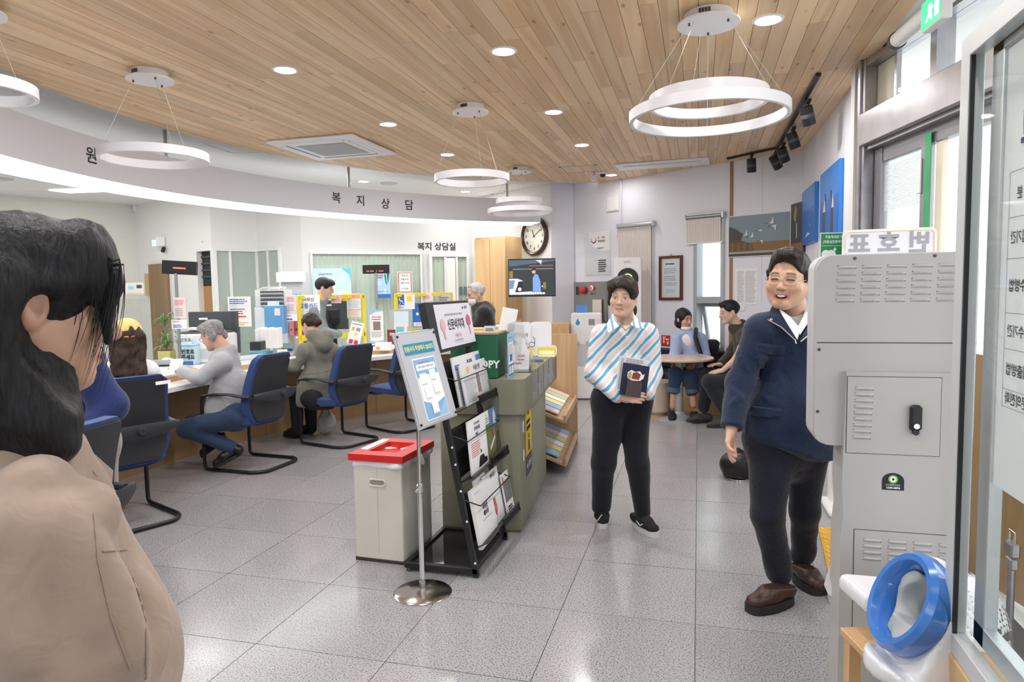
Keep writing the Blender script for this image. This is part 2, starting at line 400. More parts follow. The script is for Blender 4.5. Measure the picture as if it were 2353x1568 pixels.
def wood_mat(name,c1,c2,scale=9.0,axis='Y',knots=True,rough=.45,var=.16,stretch=.05):
 m = bpy.data.materials.new(name);m.use_nodes = True;N,L = nt(m);b = N['Principled BSDF'];b.inputs['Roughness'].default_value = rough
 tc = N.new('ShaderNodeTexCoord');oi = N.new('ShaderNodeObjectInfo');cx = N.new('ShaderNodeVectorMath');cx.operation = 'SCALE';cx.inputs[0].default_value = (37,91,53)
 L.new(oi.outputs['Random'],cx.inputs['Scale'])
 ad = N.new('ShaderNodeVectorMath');ad.operation = 'ADD';L.new(tc.outputs['Object'],ad.inputs[0]);L.new(cx.outputs[0],ad.inputs[1])
 mp = N.new('ShaderNodeMapping');mp.inputs['Scale'].default_value = tuple(stretch if a == axis else 1.0 for a in 'XYZ');L.new(ad.outputs[0],mp.inputs[0])
 n1 = N.new('ShaderNodeTexNoise');n1.inputs['Scale'].default_value = scale;n1.inputs['Detail'].default_value = 2;n1.inputs['Distortion'].default_value = .6;L.new(mp.outputs[0],n1.inputs[0])
 mu = N.new('ShaderNodeMath');mu.operation = 'MULTIPLY';mu.inputs[1].default_value = 14;L.new(n1.outputs['Fac'],mu.inputs[0])
 sn = N.new('ShaderNodeMath');sn.operation = 'SINE';L.new(mu.outputs[0],sn.inputs[0])
 n2 = N.new('ShaderNodeTexNoise');n2.inputs['Scale'].default_value = scale*9;n2.inputs['Detail'].default_value = 3;L.new(mp.outputs[0],n2.inputs[0])
 mr = N.new('ShaderNodeMapRange');mr.inputs[1].default_value = -.2;mr.inputs[2].default_value = 1.25;mr.inputs[4].default_value = .8;L.new(sn.outputs[0],mr.inputs[0])
 a2 = N.new('ShaderNodeMath');a2.operation = 'MULTIPLY_ADD';a2.inputs[1].default_value = .45;L.new(n2.outputs['Fac'],a2.inputs[0]);L.new(mr.outputs[0],a2.inputs[2])
 cr = N.new('ShaderNodeMix');cr.data_type = 'RGBA';cr.inputs[6].default_value = (*c1,1);cr.inputs[7].default_value = (*c2,1);L.new(a2.outputs[0],cr.inputs[0])
 last = cr.outputs[2]
 if knots:
  mk = N.new('ShaderNodeMapping');mk.inputs['Scale'].default_value = tuple(3.3 if a == axis else 8.5 for a in 'XYZ');L.new(ad.outputs[0],mk.inputs[0])
  vo = N.new('ShaderNodeTexVoronoi');vo.inputs['Scale'].default_value = 1.0;L.new(mk.outputs[0],vo.inputs['Vector'])
  km = N.new('ShaderNodeMapRange');km.inputs[1].default_value = .05;km.inputs[2].default_value = .13;km.inputs[3].default_value = .75;km.inputs[4].default_value = 0.0;L.new(vo.outputs['Distance'],km.inputs[0])
  k2 = N.new('ShaderNodeMix');k2.data_type = 'RGBA';k2.inputs[7].default_value = (c2[0]*.42,c2[1]*.38,c2[2]*.36,1);L.new(km.outputs[0],k2.inputs[0]);L.new(last,k2.inputs[6]);last = k2.outputs[2]
 if var:
  mv = N.new('ShaderNodeMix');mv.data_type = 'RGBA';mv.blend_type = 'MULTIPLY';mv.inputs[0].default_value = 1
  vr = N.new('ShaderNodeMapRange');vr.inputs[3].default_value = 1-var;vr.inputs[4].default_value = 1.04
  rn = N.new('ShaderNodeTexWhiteNoise');rn.noise_dimensions = '1D';L.new(oi.outputs['Random'],rn.inputs['W'])
  L.new(rn.outputs['Value'],vr.inputs[0]);L.new(vr.outputs[0],mv.inputs[7]);L.new(last,mv.inputs[6]);last = mv.outputs[2]
 L.new(last,b.inputs['Base Color']);MATS[name] = m;return m
m_plank = wood_mat('ceiling_pine',(.90,.67,.42),(.72,.47,.25),7.0,'Y')
m_maple = wood_mat('maple_laminate',(.66,.44,.22),(.58,.36,.165),7.0,'Z',False,.4,0)
m_pine = wood_mat('pine_shelf',(.66,.47,.30),(.55,.35,.19),9.0,'Z',False,.45,.1)
m_brown = wood_mat('counter_brown',(.36,.225,.105),(.33,.20,.09),3.0,'Z',False,.5,0)
def granite():
 m = bpy.data.materials.new('granite_tile');m.use_nodes = True;N,L = nt(m);b = N['Principled BSDF']
 tc = N.new('ShaderNodeTexCoord');oi = N.new('ShaderNodeObjectInfo');ad = N.new('ShaderNodeVectorMath');ad.operation = 'ADD'
 L.new(tc.outputs['Object'],ad.inputs[0]);L.new(oi.outputs['Location'],ad.inputs[1])
 n = N.new('ShaderNodeTexNoise');n.inputs['Scale'].default_value = 150;n.inputs['Detail'].default_value = 2.5;L.new(ad.outputs[0],n.inputs['Vector'])
 r = N.new('ShaderNodeValToRGB');e = r.color_ramp.elements;e[0].position = .34;e[0].color = (.10,.10,.105,1);e[1].position = .55;e[1].color = (.40,.39,.405,1)
 x = r.color_ramp.elements.new(.44);x.color = (.30,.29,.30,1);L.new(n.outputs['Fac'],r.inputs[0])
 rn = N.new('ShaderNodeMapRange');rn.inputs[3].default_value = .93;rn.inputs[4].default_value = 1.05;L.new(oi.outputs['Random'],rn.inputs[0])
 mx = N.new('ShaderNodeMix');mx.data_type = 'RGBA';mx.blend_type = 'MULTIPLY';mx.inputs[0].default_value = 1;L.new(r.outputs[0],mx.inputs[6]);L.new(rn.outputs[0],mx.inputs[7])
 L.new(mx.outputs[2],b.inputs['Base Color']);b.inputs['Roughness'].default_value = .17;b.inputs['Specular IOR Level'].default_value = .55
 n3 = N.new('ShaderNodeTexNoise');n3.inputs['Scale'].default_value = 3;L.new(ad.outputs[0],n3.inputs['Vector'])
 r3 = N.new('ShaderNodeMapRange');r3.inputs[3].default_value = .1;r3.inputs[4].default_value = .3;L.new(n3.outputs['Fac'],r3.inputs[0]);L.new(r3.outputs[0],b.inputs['Roughness'])
 return m
m_granite = granite()
m_grout = mat('dark_grout',(.13,.125,.125),.8)
floor = struct(MB().b2((-10.5,-3.2,-.12),(1.35,12.6,-.004)).obj('floor',m_grout))
tile_me = MB().box((0,0,-.006),(.5966,.5966,.012)).mesh('tile',m_granite,0)
for i in range(-10,3):
 for j in range(-4,13):
  x,y = -.308+.6*i,2.10+.6*j
  if (x-CC[0])**2+(y-CC[1])**2 > 5.75**2:continue
  if ((np.array([x,y])-SA)@SN) < -.35 or x > 1.35:continue
  inst('tile',tile_me,floor,(x,y,random.uniform(-.0004,.0004)))
m_office = mat('office_floor',(.42,.42,.43),.4)
o = MB().prism([tuple(pol(5.6,a)[:2]) for a in range(112,250,6)]+[(-10,-3),(-10.4,12.5),(-2.5,12.5)],-.004,.004).obj('floor_office',m_office);struct(o);wchild(o,floor);o.name = 'office_flooring';del o['kind']
def clip(poly,n,d):
 out = []
 for i in range(len(poly)):
  p,q = poly[i],poly[(i+1) % len(poly)];a,b = p[0]*n[0]+p[1]*n[1]-d,q[0]*n[0]+q[1]*n[1]-d
  if a <= 0:out.append(p)
  if (a < 0) != (b < 0) and a != b:t = a/(a-b);out.append((p[0]+(q[0]-p[0])*t,p[1]+(q[1]-p[1])*t))
 return out
arc = [tuple(pol(RT,a)[:2]) for a in np.arange(112,262,2.0)]
def ceil_poly(off=0):
 p = [tuple(pol(RT+off,a)[:2]) for a in np.arange(112,250,1.5)]+[(-1,-3.2),(XR+.1,-3.2),(XR+.1,8.2)]
 return clip(p,-SN,-(SN@SA)) if True else p
ceiling = struct(MB().prism(ceil_poly(),ZC+.012,ZC+.12).obj('ceiling',mat('ceiling_backing',(.10,.06,.035),.8)))
W = .1005;x = XR-W/2
nb = 0
while x > -4.75:
 y = 1.9+random.uniform(0,1.0)
 while y < 9.9:
  ln = random.choice((1.2,1.8,2.4,2.4,3.0))*random.uniform(.9,1.05)
  p = [(x-W/2+.0013,y+.001),(x+W/2-.0013,y+.001),(x+W/2-.0013,y+ln-.001),(x-W/2+.0013,y+ln-.001)]
  for k in range(0,70):
   a0 = 112+k*2.0;am = a0+1.0
   if abs((x-CC[0])) > 2 or y > 7:p = clip(p,(math.cos(R_(am)),math.sin(R_(am))),CC[0]*math.cos(R_(am))+CC[1]*math.sin(R_(am))+RT*math.cos(R_(1.0))) if p else p
  p = clip(p,-SN,-(SN@SA)) if p else p
  if len(p) >= 3:
   cx_,cy_ = sum(q[0] for q in p)/len(p),sum(q[1] for q in p)/len(p)
   dz = random.uniform(0,.0012)
   mb = MB().prism([(q[0]-cx_,q[1]-cy_) for q in p],0,.012)
   bo = mb.obj('plank',m_plank,ceiling,0);bo.location = (cx_,cy_,ZC+dz);nb += 1
  y += ln
 x -= W
z_slab = MB().prism([tuple(pol(RT+.0,a)[:2]) for a in range(112,252,4)]+[(-2,-3.2),(-10.5,-3.2),(-10.5,12.6),(-2.2,12.6),(-1.3,11)],ZW,ZW+.12)
mb = MB()
for a in range(112,250,3):
 i0,i1 = pol(RT-.05,a,ZW),pol(RT-.05,a+3,ZW);o0,o1 = pol(12,a,ZW),pol(12,a+3,ZW)
 mb.add([i0,i1,o1,o0,i0+[0,0,.1],i1+[0,0,.1],o1+[0,0,.1],o0+[0,0,.1]],[(0,3,2,1),(4,5,6,7),(0,1,5,4)])
struct(mb.obj('ceiling_office',m_white,None,0)).name = 'ceiling.001'
def wallbox(name,a,b,z0=0,z1=3.1,th=.12,m=None,side=1,holes=()):
 """vertical wall from a to b (plan), thickness behind; holes=(s0, s1, z0, z1) along the wall in metres"""
 a = np.array(a,float);b = np.array(b,float);L_ = np.linalg.norm(b-a);d = (b-a)/L_;n = np.array([d[1],-d[0]])*side;mb = MB()
 ss = sorted({0,L_,*[h[0] for h in holes],*[h[1] for h in holes]});zs = sorted({z0,z1,*[h[2] for h in holes],*[h[3] for h in holes]})
 for s0,s1 in zip(ss,ss[1:]):
  for q0,q1 in zip(zs,zs[1:]):
   if any(h[0] <= (s0+s1)/2 <= h[1] and h[2] <= (q0+q1)/2 <= h[3] for h in holes):continue
   c = a+d*(s0+s1)/2-n*th/2
   mb.box((c[0],c[1],(q0+q1)/2),(s1-s0,th,q1-q0),(0,0,math.atan2(d[1],d[0])))
 return struct(mb.obj(name,m or m_white2,None,0))
def s_on(p):return float((np.array(p[:2])-SA)@SD)
def SP(s,z,off=0.0):q = SA+SD*s+SN*off;return np.array([q[0],q[1],z])
def sl(px,py):q = wl(px,py,SA,SB);return s_on(q),float(q[2])
SROT = math.atan2(SD[1],SD[0])
w2 = (s_on(wl(1600,600,SA,SB))-.035,s_on(wl(1655,600,SA,SB))+.06,.68,2.32)
w1 = (s_on(wl(1432,600,SA,SB)),s_on(wl(1490,600,SA,SB)),.68,2.28)
SLEN = float(np.linalg.norm(SB-SA))
wallbox('wall_back',SA-SD*.75,SB+SD*.05,0,3.05,.16,m_white2,1,[(w1[0]+.75,w1[1]+.75,w1[2],w1[3]),(w2[0]+.75,w2[1]+.75,w2[2],w2[3])])
wallbox('wall_right',(XR,5.20),(XR,8.22),0,3.05,.12,m_white2,-1)
wallbox('wall_front',(-10.5,-3.2),(1.4,-3.2),0,3.1,.12,m_white,-1)
PA = np.array([-9.96,7.6]);PB = np.array([-9.1,9.46]);PC = np.array([-7.35,8.80])
wallbox('wall_left',(-10.2,-3.2),PA+(PA-PB)*.5,0,3.1,.12,m_cream)
PC = np.array([-7.02,8.72]);PQ2 = at(592,600,10.7)[:2];PQ3 = at(650,600,10.4)[:2];PQ4 = at(694,600,10.2)[:2];PW = np.array([-3.62,10.82]);PK = np.array([-2.04,9.67])
def on(px,py,a,b,off=0.0):
 """point of the vertical wall a-b seen along a sight line, moved off towards the viewer"""
 q = wl(px,py,a,b);n = np.array([(b[1]-a[1]),-(b[0]-a[0])])/np.hypot(*(np.array(b)-np.array(a)))
 if n @ (CAM[:2]-q[:2]) < 0:n = -n
 return np.array([q[0]+n[0]*off,q[1]+n[1]*off,q[2]])
wallbox('wall_left',PA+(PA-PB)*.35,PB,0,3.05,.1,m_cream).name = 'wall_left.001'
dA,dB = wl(452,600,PB,PC),wl(485,600,PB,PC);LPB = np.linalg.norm(PC-PB)
hs = (np.linalg.norm(dA[:2]-PB),np.linalg.norm(dB[:2]-PB))
wallbox('wall_office',PB,PC,0,3.05,.1,m_white,1,[(hs[0],hs[1],0,2.15)])
wallbox('wall_partition',PC,PQ2,0,3.05,.06,m_white);wallbox('wall_partition',PQ2,PQ3,0,3.05,.06,m_white)
wallbox('wall_partition',PQ3,PQ4,0,3.05,.06,m_white);wallbox('wall_glass',PQ4,PW,0,3.05,.1,mat('grey_white_paint',(.74,.75,.75),.6))
wallbox('wall_clock',PW,PK,0,3.05,.1,m_white)
pillar = struct(MB().prism([tuple(PK),(-1.74,9.80),(-1.6,10.4),(-2.5,10.3)],0,3.05).obj('wall_pillar',mat('pillar_window_tint',(.76,.77,.85),.6),None,0))  # bluish light from the windows is put into the pillar colour
dn = np.array([PC[1]-PB[1],-(PC[0]-PB[0])]);dn /= np.hypot(*dn)
if dn @ CAM[:2] - dn @ PB < 0:dn = -dn
c = (dA+dB)/2
mb = MB();q = [np.array([*(dA[:2]-dn*.02),0]),np.array([*(dB[:2]-dn*.02),0])]
ex = (q[1]-q[0]);wd = np.linalg.norm(ex);ex = ex/wd;P_ = Plane(q[0]-np.array([dn[0],dn[1],0])*.07,ex,(0,0,1))
mb.add([P_.P(-.3,0),P_.P(wd+.02,0),P_.P(wd+.02,1.62),P_.P(-.3,1.62)],[(0,1,2,3)]).m(1).add([P_.P(-.3,1.62),P_.P(wd+.02,1.62),P_.P(wd+.02,2.3),P_.P(-.3,2.3)],[(0,1,2,3)])
for k in range(4):mb.m(2);P_.rect(mb,-.2,1.75+k*.1,wd,1.78+k*.1,.02)
mb.m(1).b2((c[0]-.01,c[1],2.28),(c[0]+.01,c[1]+.3,2.3))
struct(mb.obj('door_1',[wood_mat('store_door',(.50,.27,.11),(.42,.22,.08),5,'Z',False,.5,0),mat('dark_store',(.02,.03,.03),.6),mat('store_boxes',(.05,.07,.07),.6)],None,0))
def framed(name,a,b,z0,z1,fr=.05,th=.05,mfr=None,pane=m_frost,mull=(),parent_kind='structure',off=.03):
 """aluminium framed glazing standing against/in a wall a-b"""
 a = np.array(a[:2],float);b = np.array(b[:2],float);L_ = np.linalg.norm(b-a);d = (b-a)/L_;n = np.array([d[1],-d[0]])
 if n @ (CAM[:2]-a) < 0:n = -n
 rz = math.atan2(d[1],d[0]);mid = (a+b)/2+n*off
 mb = MB()
 def bx(s0,s1,q0,q1,t=th):
  c = a+d*(s0+s1)/2+n*off;mb.box((c[0],c[1],(q0+q1)/2),(s1-s0,t,q1-q0),(0,0,rz),.004)
 bx(0,L_,z1-fr,z1);bx(0,L_,z0,z0+fr);bx(0,fr,z0+fr,z1-fr);bx(L_-fr,L_,z0+fr,z1-fr)
 for s_ in mull:bx(s_*L_-fr*.4,s_*L_+fr*.4,z0+fr,z1-fr,th*.8)
 o = mb.obj(name,mfr or m_wplast);struct(o)
 p = MB().box((mid[0],mid[1],(z0+z1)/2),(L_-2*fr,.008,z1-z0-2*fr),(0,0,rz)).obj('pane',pane);p.parent = o
 return o,a,b,n,d
m_curt = mat('pale_curtain',(.66,.70,.64),.8)
def curtain(name,a,b,z0,z1,off,amp,folds,m,parent):
 a = np.array(a[:2],float);b = np.array(b[:2],float);L_ = np.linalg.norm(b-a);d = (b-a)/L_;n = np.array([d[1],-d[0]])
 if n @ (CAM[:2]-a) < 0:n = -n
 def fn(u,v):
  q = a+d*L_*u+n*(off+amp*math.sin(u*folds*6.283));return (q[0],q[1],z0+(z1-z0)*v)
 o = MB().grid(folds*8+1,2,fn).obj(name,m);o.parent = parent;return o
fo,*_ = framed('window_5',PC+(PQ2-PC)*.0,PQ2,0.02,2.19,.05,.06,m_wplast,m_frost,(.36,));curtain('blind_slats',PC,PQ2,.06,2.15,.012,.012,14,m_curt,fo)
fo,*_ = framed('window_6',PQ2,PQ2+(PQ3-PQ2)*1.0,0.02,2.19,.045,.06,m_wplast,m_frost,(.5,));curtain('blind_slats',PQ2,PQ3,.06,2.15,.012,.006,9,mat('grey_backdrop',(.55,.56,.54),.7),fo)
hb = MB().box((*(PC+(PQ2-PC)*.36+np.array([.06,-.08])),1.15),(.03,.04,.5),(0,0,1),.008).obj('door_handle',m_steel);hb.parent = fo
g0,g1 = wl(712,600,PQ4,PW),wl(968,600,PQ4,PW)
fo,ga,gb,gn,gd = framed('window_7',g0,g1,.35,float(on(840,580,PQ4,PW)[2]),.035,.05,m_wplast,m_glass_g);curtain('vertical_blind',g0,g1,.38,float(on(840,582,PQ4,PW)[2]),.008,.009,26,m_curt,fo)
h0,h1 = wl(984,600,PQ4,PW),wl(1076,600,PQ4,PW)
fo,ha,hb_,hn,hd = framed('door_2',h0,h1,.02,float(on(1035,584,PQ4,PW)[2]),.05,.06,m_wplast,m_glass_g,(.40,.68));curtain('pale_wall',h0,h1,.06,float(on(1035,590,PQ4,PW)[2]),.008,.008,7,m_curt,fo)
b_ = MB();pl_ = Plane(ha+0 if False else np.array([ha[0]+hn[0]*.045,ha[1]+hn[1]*.045,0]),(hd[0],hd[1],0),(0,0,1),.0)
Lh = np.linalg.norm(np.array(h1[:2])-np.array(h0[:2]))
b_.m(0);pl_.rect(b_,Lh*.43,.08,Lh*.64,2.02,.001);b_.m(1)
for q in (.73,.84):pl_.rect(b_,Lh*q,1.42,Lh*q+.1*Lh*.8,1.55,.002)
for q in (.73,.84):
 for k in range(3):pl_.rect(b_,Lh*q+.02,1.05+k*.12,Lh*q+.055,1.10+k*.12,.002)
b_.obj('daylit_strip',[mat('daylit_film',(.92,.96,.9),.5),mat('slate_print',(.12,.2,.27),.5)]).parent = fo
def on_wall_text(name,body,px,py,a,b,size,mats,label,cat,bold=.02,off=.003,**k):
 q = on(px,py,a,b,off);d = np.array([b[0]-a[0],b[1]-a[1],0.0]);d /= np.linalg.norm(d)
 if d @ _R < 0:d = -d
 mb = put_text(MB(),body,q,d,(0,0,1),size,bold,**k);o = mb.obj(name,mats,None,0);return tag(o,label,cat)
on_wall_text('wall_lettering','복지 상담실',1004,568,PQ4,PW,.135,m_ink,'black Korean lettering on the wall above the narrow glass door','sign')
def sbox(mb,s0,s1,z0,z1,o0,o1,bev=0.0):
 c = SP((s0+s1)/2,(z0+z1)/2,(o0+o1)/2);return mb.box(c,(s1-s0,abs(o1-o0),z1-z0),(0,0,SROT),bev)
def frame_s(mb,s0,s1,z0,z1,t,o0,o1):
 sbox(mb,s0,s1,z1-t,z1,o0,o1);sbox(mb,s0,s1,z0,z0+t,o0,o1);sbox(mb,s0,s0+t,z0+t,z1-t,o0,o1);sbox(mb,s1-t,s1,z0+t,z1-t,o0,o1)
m_wfr = mat('window_frame_grey',(.42,.44,.47),.45,.2)
mb = MB();frame_s(mb,*w2,.05,-.13,.012);zmid = sl(1630,690)[1];sbox(mb,w2[0]+.05,w2[1]-.05,zmid-.04,zmid+.04,-.13,.008)
win1 = struct(mb.obj('window_1',m_wfr))
p = sbox(MB(),w2[0]+.05,w2[1]-.05,zmid+.04,w2[3]-.05,-.07,-.064).obj('pane',m_glass);p.parent = win1
mb = MB()
zt,zb = zmid-.045,w2[2]+.055;tilt = R_(16)
for (s0,s1,a0,a1) in ((w2[0]+.06,w2[1]-.06,0,.035),(w2[0]+.06,w2[1]-.06,zt-zb-.035,zt-zb),(w2[0]+.06,w2[0]+.1,.03,zt-zb-.03),(w2[1]-.1,w2[1]-.06,.03,zt-zb-.03)):
 am = (a0+a1)/2;c = SP((s0+s1)/2,zt-am*math.cos(tilt),-.09-am*math.sin(tilt));mb.box(c,(s1-s0,.03,a1-a0),Matrix.Rotation(SROT,3,'Z') @ Matrix.Rotation(tilt,3,'X'))
sash = mb.obj('sash',m_wfr);sash.parent = win1
am = (zt-zb)/2;MB().box(SP((w2[0]+w2[1])/2,zt-am*math.cos(tilt),-.09-am*math.sin(tilt)),(w2[1]-w2[0]-.2,.006,zt-zb-.06),Matrix.Rotation(SROT,3,'Z') @ Matrix.Rotation(tilt,3,'X')).obj('pane',m_glass).parent = sash
mb = MB();frame_s(mb,*w1,.05,-.13,.012);sbox(mb,w1[0]+.05,w1[1]-.05,1.20,1.26,-.13,.008);win2 = struct(mb.obj('window_2',m_wfr))
p = sbox(MB(),w1[0]+.05,w1[1]-.05,w1[2]+.05,w1[3]-.05,-.07,-.064).obj('pane',m_glass);p.parent = win2
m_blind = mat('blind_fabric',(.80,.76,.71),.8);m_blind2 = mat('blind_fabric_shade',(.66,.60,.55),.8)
def roller_blind(label,s0,s1,ztop,zbot,housing):
 t = thing('roller_blind',label,'blind',SP((s0+s1)/2,ztop,.05))
 n = 21;mb = MB()
 for k in range(n):
  a,b = s0+(s1-s0)*k/n,s0+(s1-s0)*(k+.5)/n;c = s0+(s1-s0)*(k+1)/n
  mb.m(0).add([SP(a,zbot,.038),SP(b,zbot,.038),SP(b,ztop-.03,.038),SP(a,ztop-.03,.038)],[(0,1,2,3)])
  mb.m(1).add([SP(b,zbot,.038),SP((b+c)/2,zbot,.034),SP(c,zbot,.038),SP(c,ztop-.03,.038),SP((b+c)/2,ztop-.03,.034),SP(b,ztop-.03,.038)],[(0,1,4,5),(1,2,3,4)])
 wchild(mb.obj('fabric',[m_blind,m_blind2],None,0),t)
 mb = MB();sbox(mb,s0-.01,s1+.03,zbot-.012,zbot+.006,.028,.05,.003);wchild(mb.obj('bottom_bar',m_wplast),t)
 mb = MB();mb.cyl(SP(s0,ztop-.005,.05),SP(s1+.02,ztop-.005,.05),.022 if housing else .012);wchild(mb.obj('roller_tube',m_alu),t)
 mb = MB();sbox(mb,s0,s1+.02,ztop+.012,ztop+.03,.0,.05,.004);sbox(mb,s1+.02,s1+.05,ztop-.04,ztop+.03,0,.07,.004);sbox(mb,s0-.015,s0,ztop-.03,ztop+.03,0,.06,.003);wchild(mb.obj('bracket',m_alu),t)
 mb = MB();mb.tube([SP(s1+.035,ztop-.03,.06),SP(s1+.035,1.15,.06)],.003,5);wchild(mb.obj('pull_cord',m_wplast),t)
 return t
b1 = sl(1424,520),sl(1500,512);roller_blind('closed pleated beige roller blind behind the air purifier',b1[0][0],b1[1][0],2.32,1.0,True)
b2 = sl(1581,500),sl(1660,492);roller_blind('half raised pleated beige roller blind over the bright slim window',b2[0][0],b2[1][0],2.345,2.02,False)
mb = MB();s_ = sl(1681,500)[0];sbox(mb,s_-.018,s_+.018,0.45,2.95,0,.012);struct(mb.obj('trim_1',wood_mat('strip_timber',(.40,.22,.09),(.33,.17,.06),8,'Z',False,.5,0)))
mb = MB()
for px in (1752,):q = sl(px,460)[0];sbox(mb,q-.0015,q+.0015,1.3,2.95,0,.001)
for y in (5.95,6.6,7.35):mb.b2((XR-.001,y-.0015,1.2),(XR,y+.0015,2.95))
struct(mb.obj('trim_2',mat('joint_grey',(.45,.45,.48),.7)))
mb = MB();mb.tube([SP(sl(1428,450)[0],2.95,.006),SP(sl(1428,450)[0],2.36,.006)],.006,6);tag(mb.obj('cable_duct',m_alu),'thin grey cable duct running from ceiling down to the left blind','cable')
E0 = np.array([1.10,5.10]);E1 = np.array([1.56,3.1]);ED = (E1-E0)/np.linalg.norm(E1-E0);EN = np.array([ED[1],-ED[0]])
if EN[0] > 0:EN = -EN
EROT = math.atan2(ED[1],ED[0])
def eb(mb,s0,s1,z0,z1,o0,o1,bev=0.0):
 c = E0+ED*(s0+s1)/2+EN*(o0+o1)/2;return mb.box((c[0],c[1],(z0+z1)/2),(s1-s0,abs(o1-o0),z1-z0),(0,0,EROT),bev)
mb = MB().b2((1.045,5.13,0),(1.2,5.235,2.95),.004);eb(mb,-.03,.06,0,2.95,-.08,.07,.006);eb(mb,.0,.03,0,2.95,.07,.085,.002)
struct(mb.obj('trim_3',m_steel))
mb = MB().b2((1.03,5.24,0),(1.1,5.36,2.95));struct(mb.obj('trim_4',mat('panel_edge',(.74,.72,.71),.6)))
mb = MB();eb(mb,.06,5.2,2.385,2.59,-.1,.1,.004);eb(mb,.06,5.2,2.36,2.385,-.1,.05,.002);beam = struct(mb.obj('trim_5',m_steel))
mb = MB();eb(mb,.06,5.2,2.9,2.96,-.06,.06);eb(mb,.78,.84,2.59,2.9,-.05,.05);eb(mb,2.4,2.46,2.59,2.9,-.05,.05);eb(mb,.30,.325,2.59,2.9,-.03,.0);struct(mb.obj('window_3',m_steel))
t = eb(MB(),.06,5.2,2.59,2.9,-.012,-.006).obj('pane',m_glass_soft);t.parent = bpy.data.objects['window_3']
mb = MB();eb(mb,.06,.30,2.60,2.90,-.03,-.015);struct(mb.obj('wall_transom',mat('cream_panel',(.80,.72,.60),.6)))
mb = MB();eb(mb,.07,.16,.02,2.36,-.05,.0,.003);eb(mb,.07,1.45,2.27,2.36,-.06,-.01);eb(mb,.62,.68,.02,2.3,-.05,.0,.003);eb(mb,.16,.62,.02,.14,-.05,0);leaf = struct(mb.obj('door_3',mat('anodised_dark',(.30,.30,.32),.4,.6)))
t = eb(MB(),.16,.62,.14,2.27,-.03,-.022).obj('pane',glass_mat('door_glass_film',(.86,.9,.9),opac=.35,dif=(.72,.76,.78),ior=1.15));t.parent = leaf
t = MB()
for k in range(24):eb(t,.17,.61,1.95+k*.012,1.956+k*.012,-.02,-.019)
t.obj('film_stripes',mat('film_stripe',(.8,.83,.84),.5)).parent = leaf
mb = MB();eb(mb,1.40,1.48,.02,2.36,-.06,-.01);eb(mb,2.6,2.68,.02,2.36,-.06,-.01);eb(mb,1.48,2.6,2.28,2.36,-.06,-.01);struct(mb.obj('door_4',m_alu))
t = eb(MB(),1.48,2.6,.02,2.28,-.035,-.03).obj('pane',m_glass_soft);t.parent = bpy.data.objects['door_4']
mb = MB();eb(mb,.675,.735,.9,2.33,.004,.008);tag(mb.obj('door_tape',mat('green_tape',(.05,.38,.16),.5,noise=(8,.15))),'long green tape strip up the edge of the entrance door','tape')
mb = MB();eb(mb,.735,.80,.3,2.31,-.05,-.02,.003);struct(mb.obj('trim_6',mat('cream_jamb',(.82,.72,.58),.5)))
mb = MB();eb(mb,.60,.64,2.0,2.2,0,.012,.003);tag(mb.obj('door_sensor',m_wplast),'small white sensor box on the entrance door beside the green tape','sensor')
struct(MB().b2((1.42,-6,-.1),(30,14,-.02)).obj('ground',mat('outdoor_paving',(.62,.61,.59),.8)))
struct(MB().add([SP(-3,-.05,-.2),SP(6,-.05,-.2),SP(6,-.05,-20),SP(-3,-.05,-20)],[(0,1,2,3)]).obj('ground.001',mat('outdoor_paving',(.62,.61,.59),.8)))
def neighbour(name,c,d,rz,label):
 t = thing(name,label,'building',(c[0],c[1],0),rz)
 mb = MB().box((0,0,d[2]/2),d).obj('wall',mat('pale_facade',(.8,.82,.84),.7));mb.parent = t
 for k in (-1,0,1):MB().box((k*d[0]*.3,-d[1]/2-.01,1.6),(d[0]*.16,.06,1.5),None,.01).obj('window',mat('facade_glass',(.68,.74,.78),.3)).parent = t
q = SP(1.9,0,-7);neighbour('neighbour_building',q,(9,3,4),SROT,'pale building outside behind the slim window')
wallbox('wall_entrance',E0+ED*5.2,(2.3,-3.2),0,3.1,.1,m_white,1)
struct(MB().b2((1.0,-3.2,2.96),(2.6,5.3,3.1)).obj('ceiling.002',m_white))
# ================================================================== room lamps, with added fill lamps
m_lens = mat('downlight_lens',(1,1,1),.4,emit=(1.0,.985,1.0),es=28)
m_rim = mat('downlight_rim',(.86,.84,.86),.35)
rim_me = MB().lathe([(.066,-.004),(.070,-.007),(.084,-.005),(.086,0.0),(.086,.004)],n=28,caps=False).mesh('rim',m_rim)
lens_me = MB().lathe([(.0001,-.002),(.066,-.003)],n=28).mesh('lens',m_lens)
def downlight(loc,label,group,power=8):
 t = thing('downlight',label,'lamp',loc,0,group);inst('rim',rim_me,t);inst('lens',lens_me,t)
 if power:area('downlight_lamp',(loc[0],loc[1],loc[2]-.012),.13,.13,power,(1,.97,.95),shape='DISK').parent = None
 return t
DL = [((1765,45),'recessed downlight nearest the double ring lamp canopy'),((1157,117),'recessed downlight at the top middle of the timber ceiling'),
      ((655,160),'recessed downlight left of centre above the ceiling air conditioner'),((1272,257),'recessed downlight beside the double ring lamp, second of the middle row'),
      ((892,285),'recessed downlight just behind the ceiling air conditioner'),((1337,333),'recessed downlight in front of the ceiling hatch, third of the middle row'),
      ((1028,355),'recessed downlight right above the single ring lamp'),((1405,402),'recessed downlight beside the dome camera near the end wall')]
for (q,lb) in DL:downlight(fl(*q,ZC+.001),lb,'downlights in the timber ceiling',1.2 if q[0] == 1405 else 8)
downlight(fl(1738,212,ZC+.001),'recessed downlight seen through the double ring lamp','downlights in the timber ceiling')
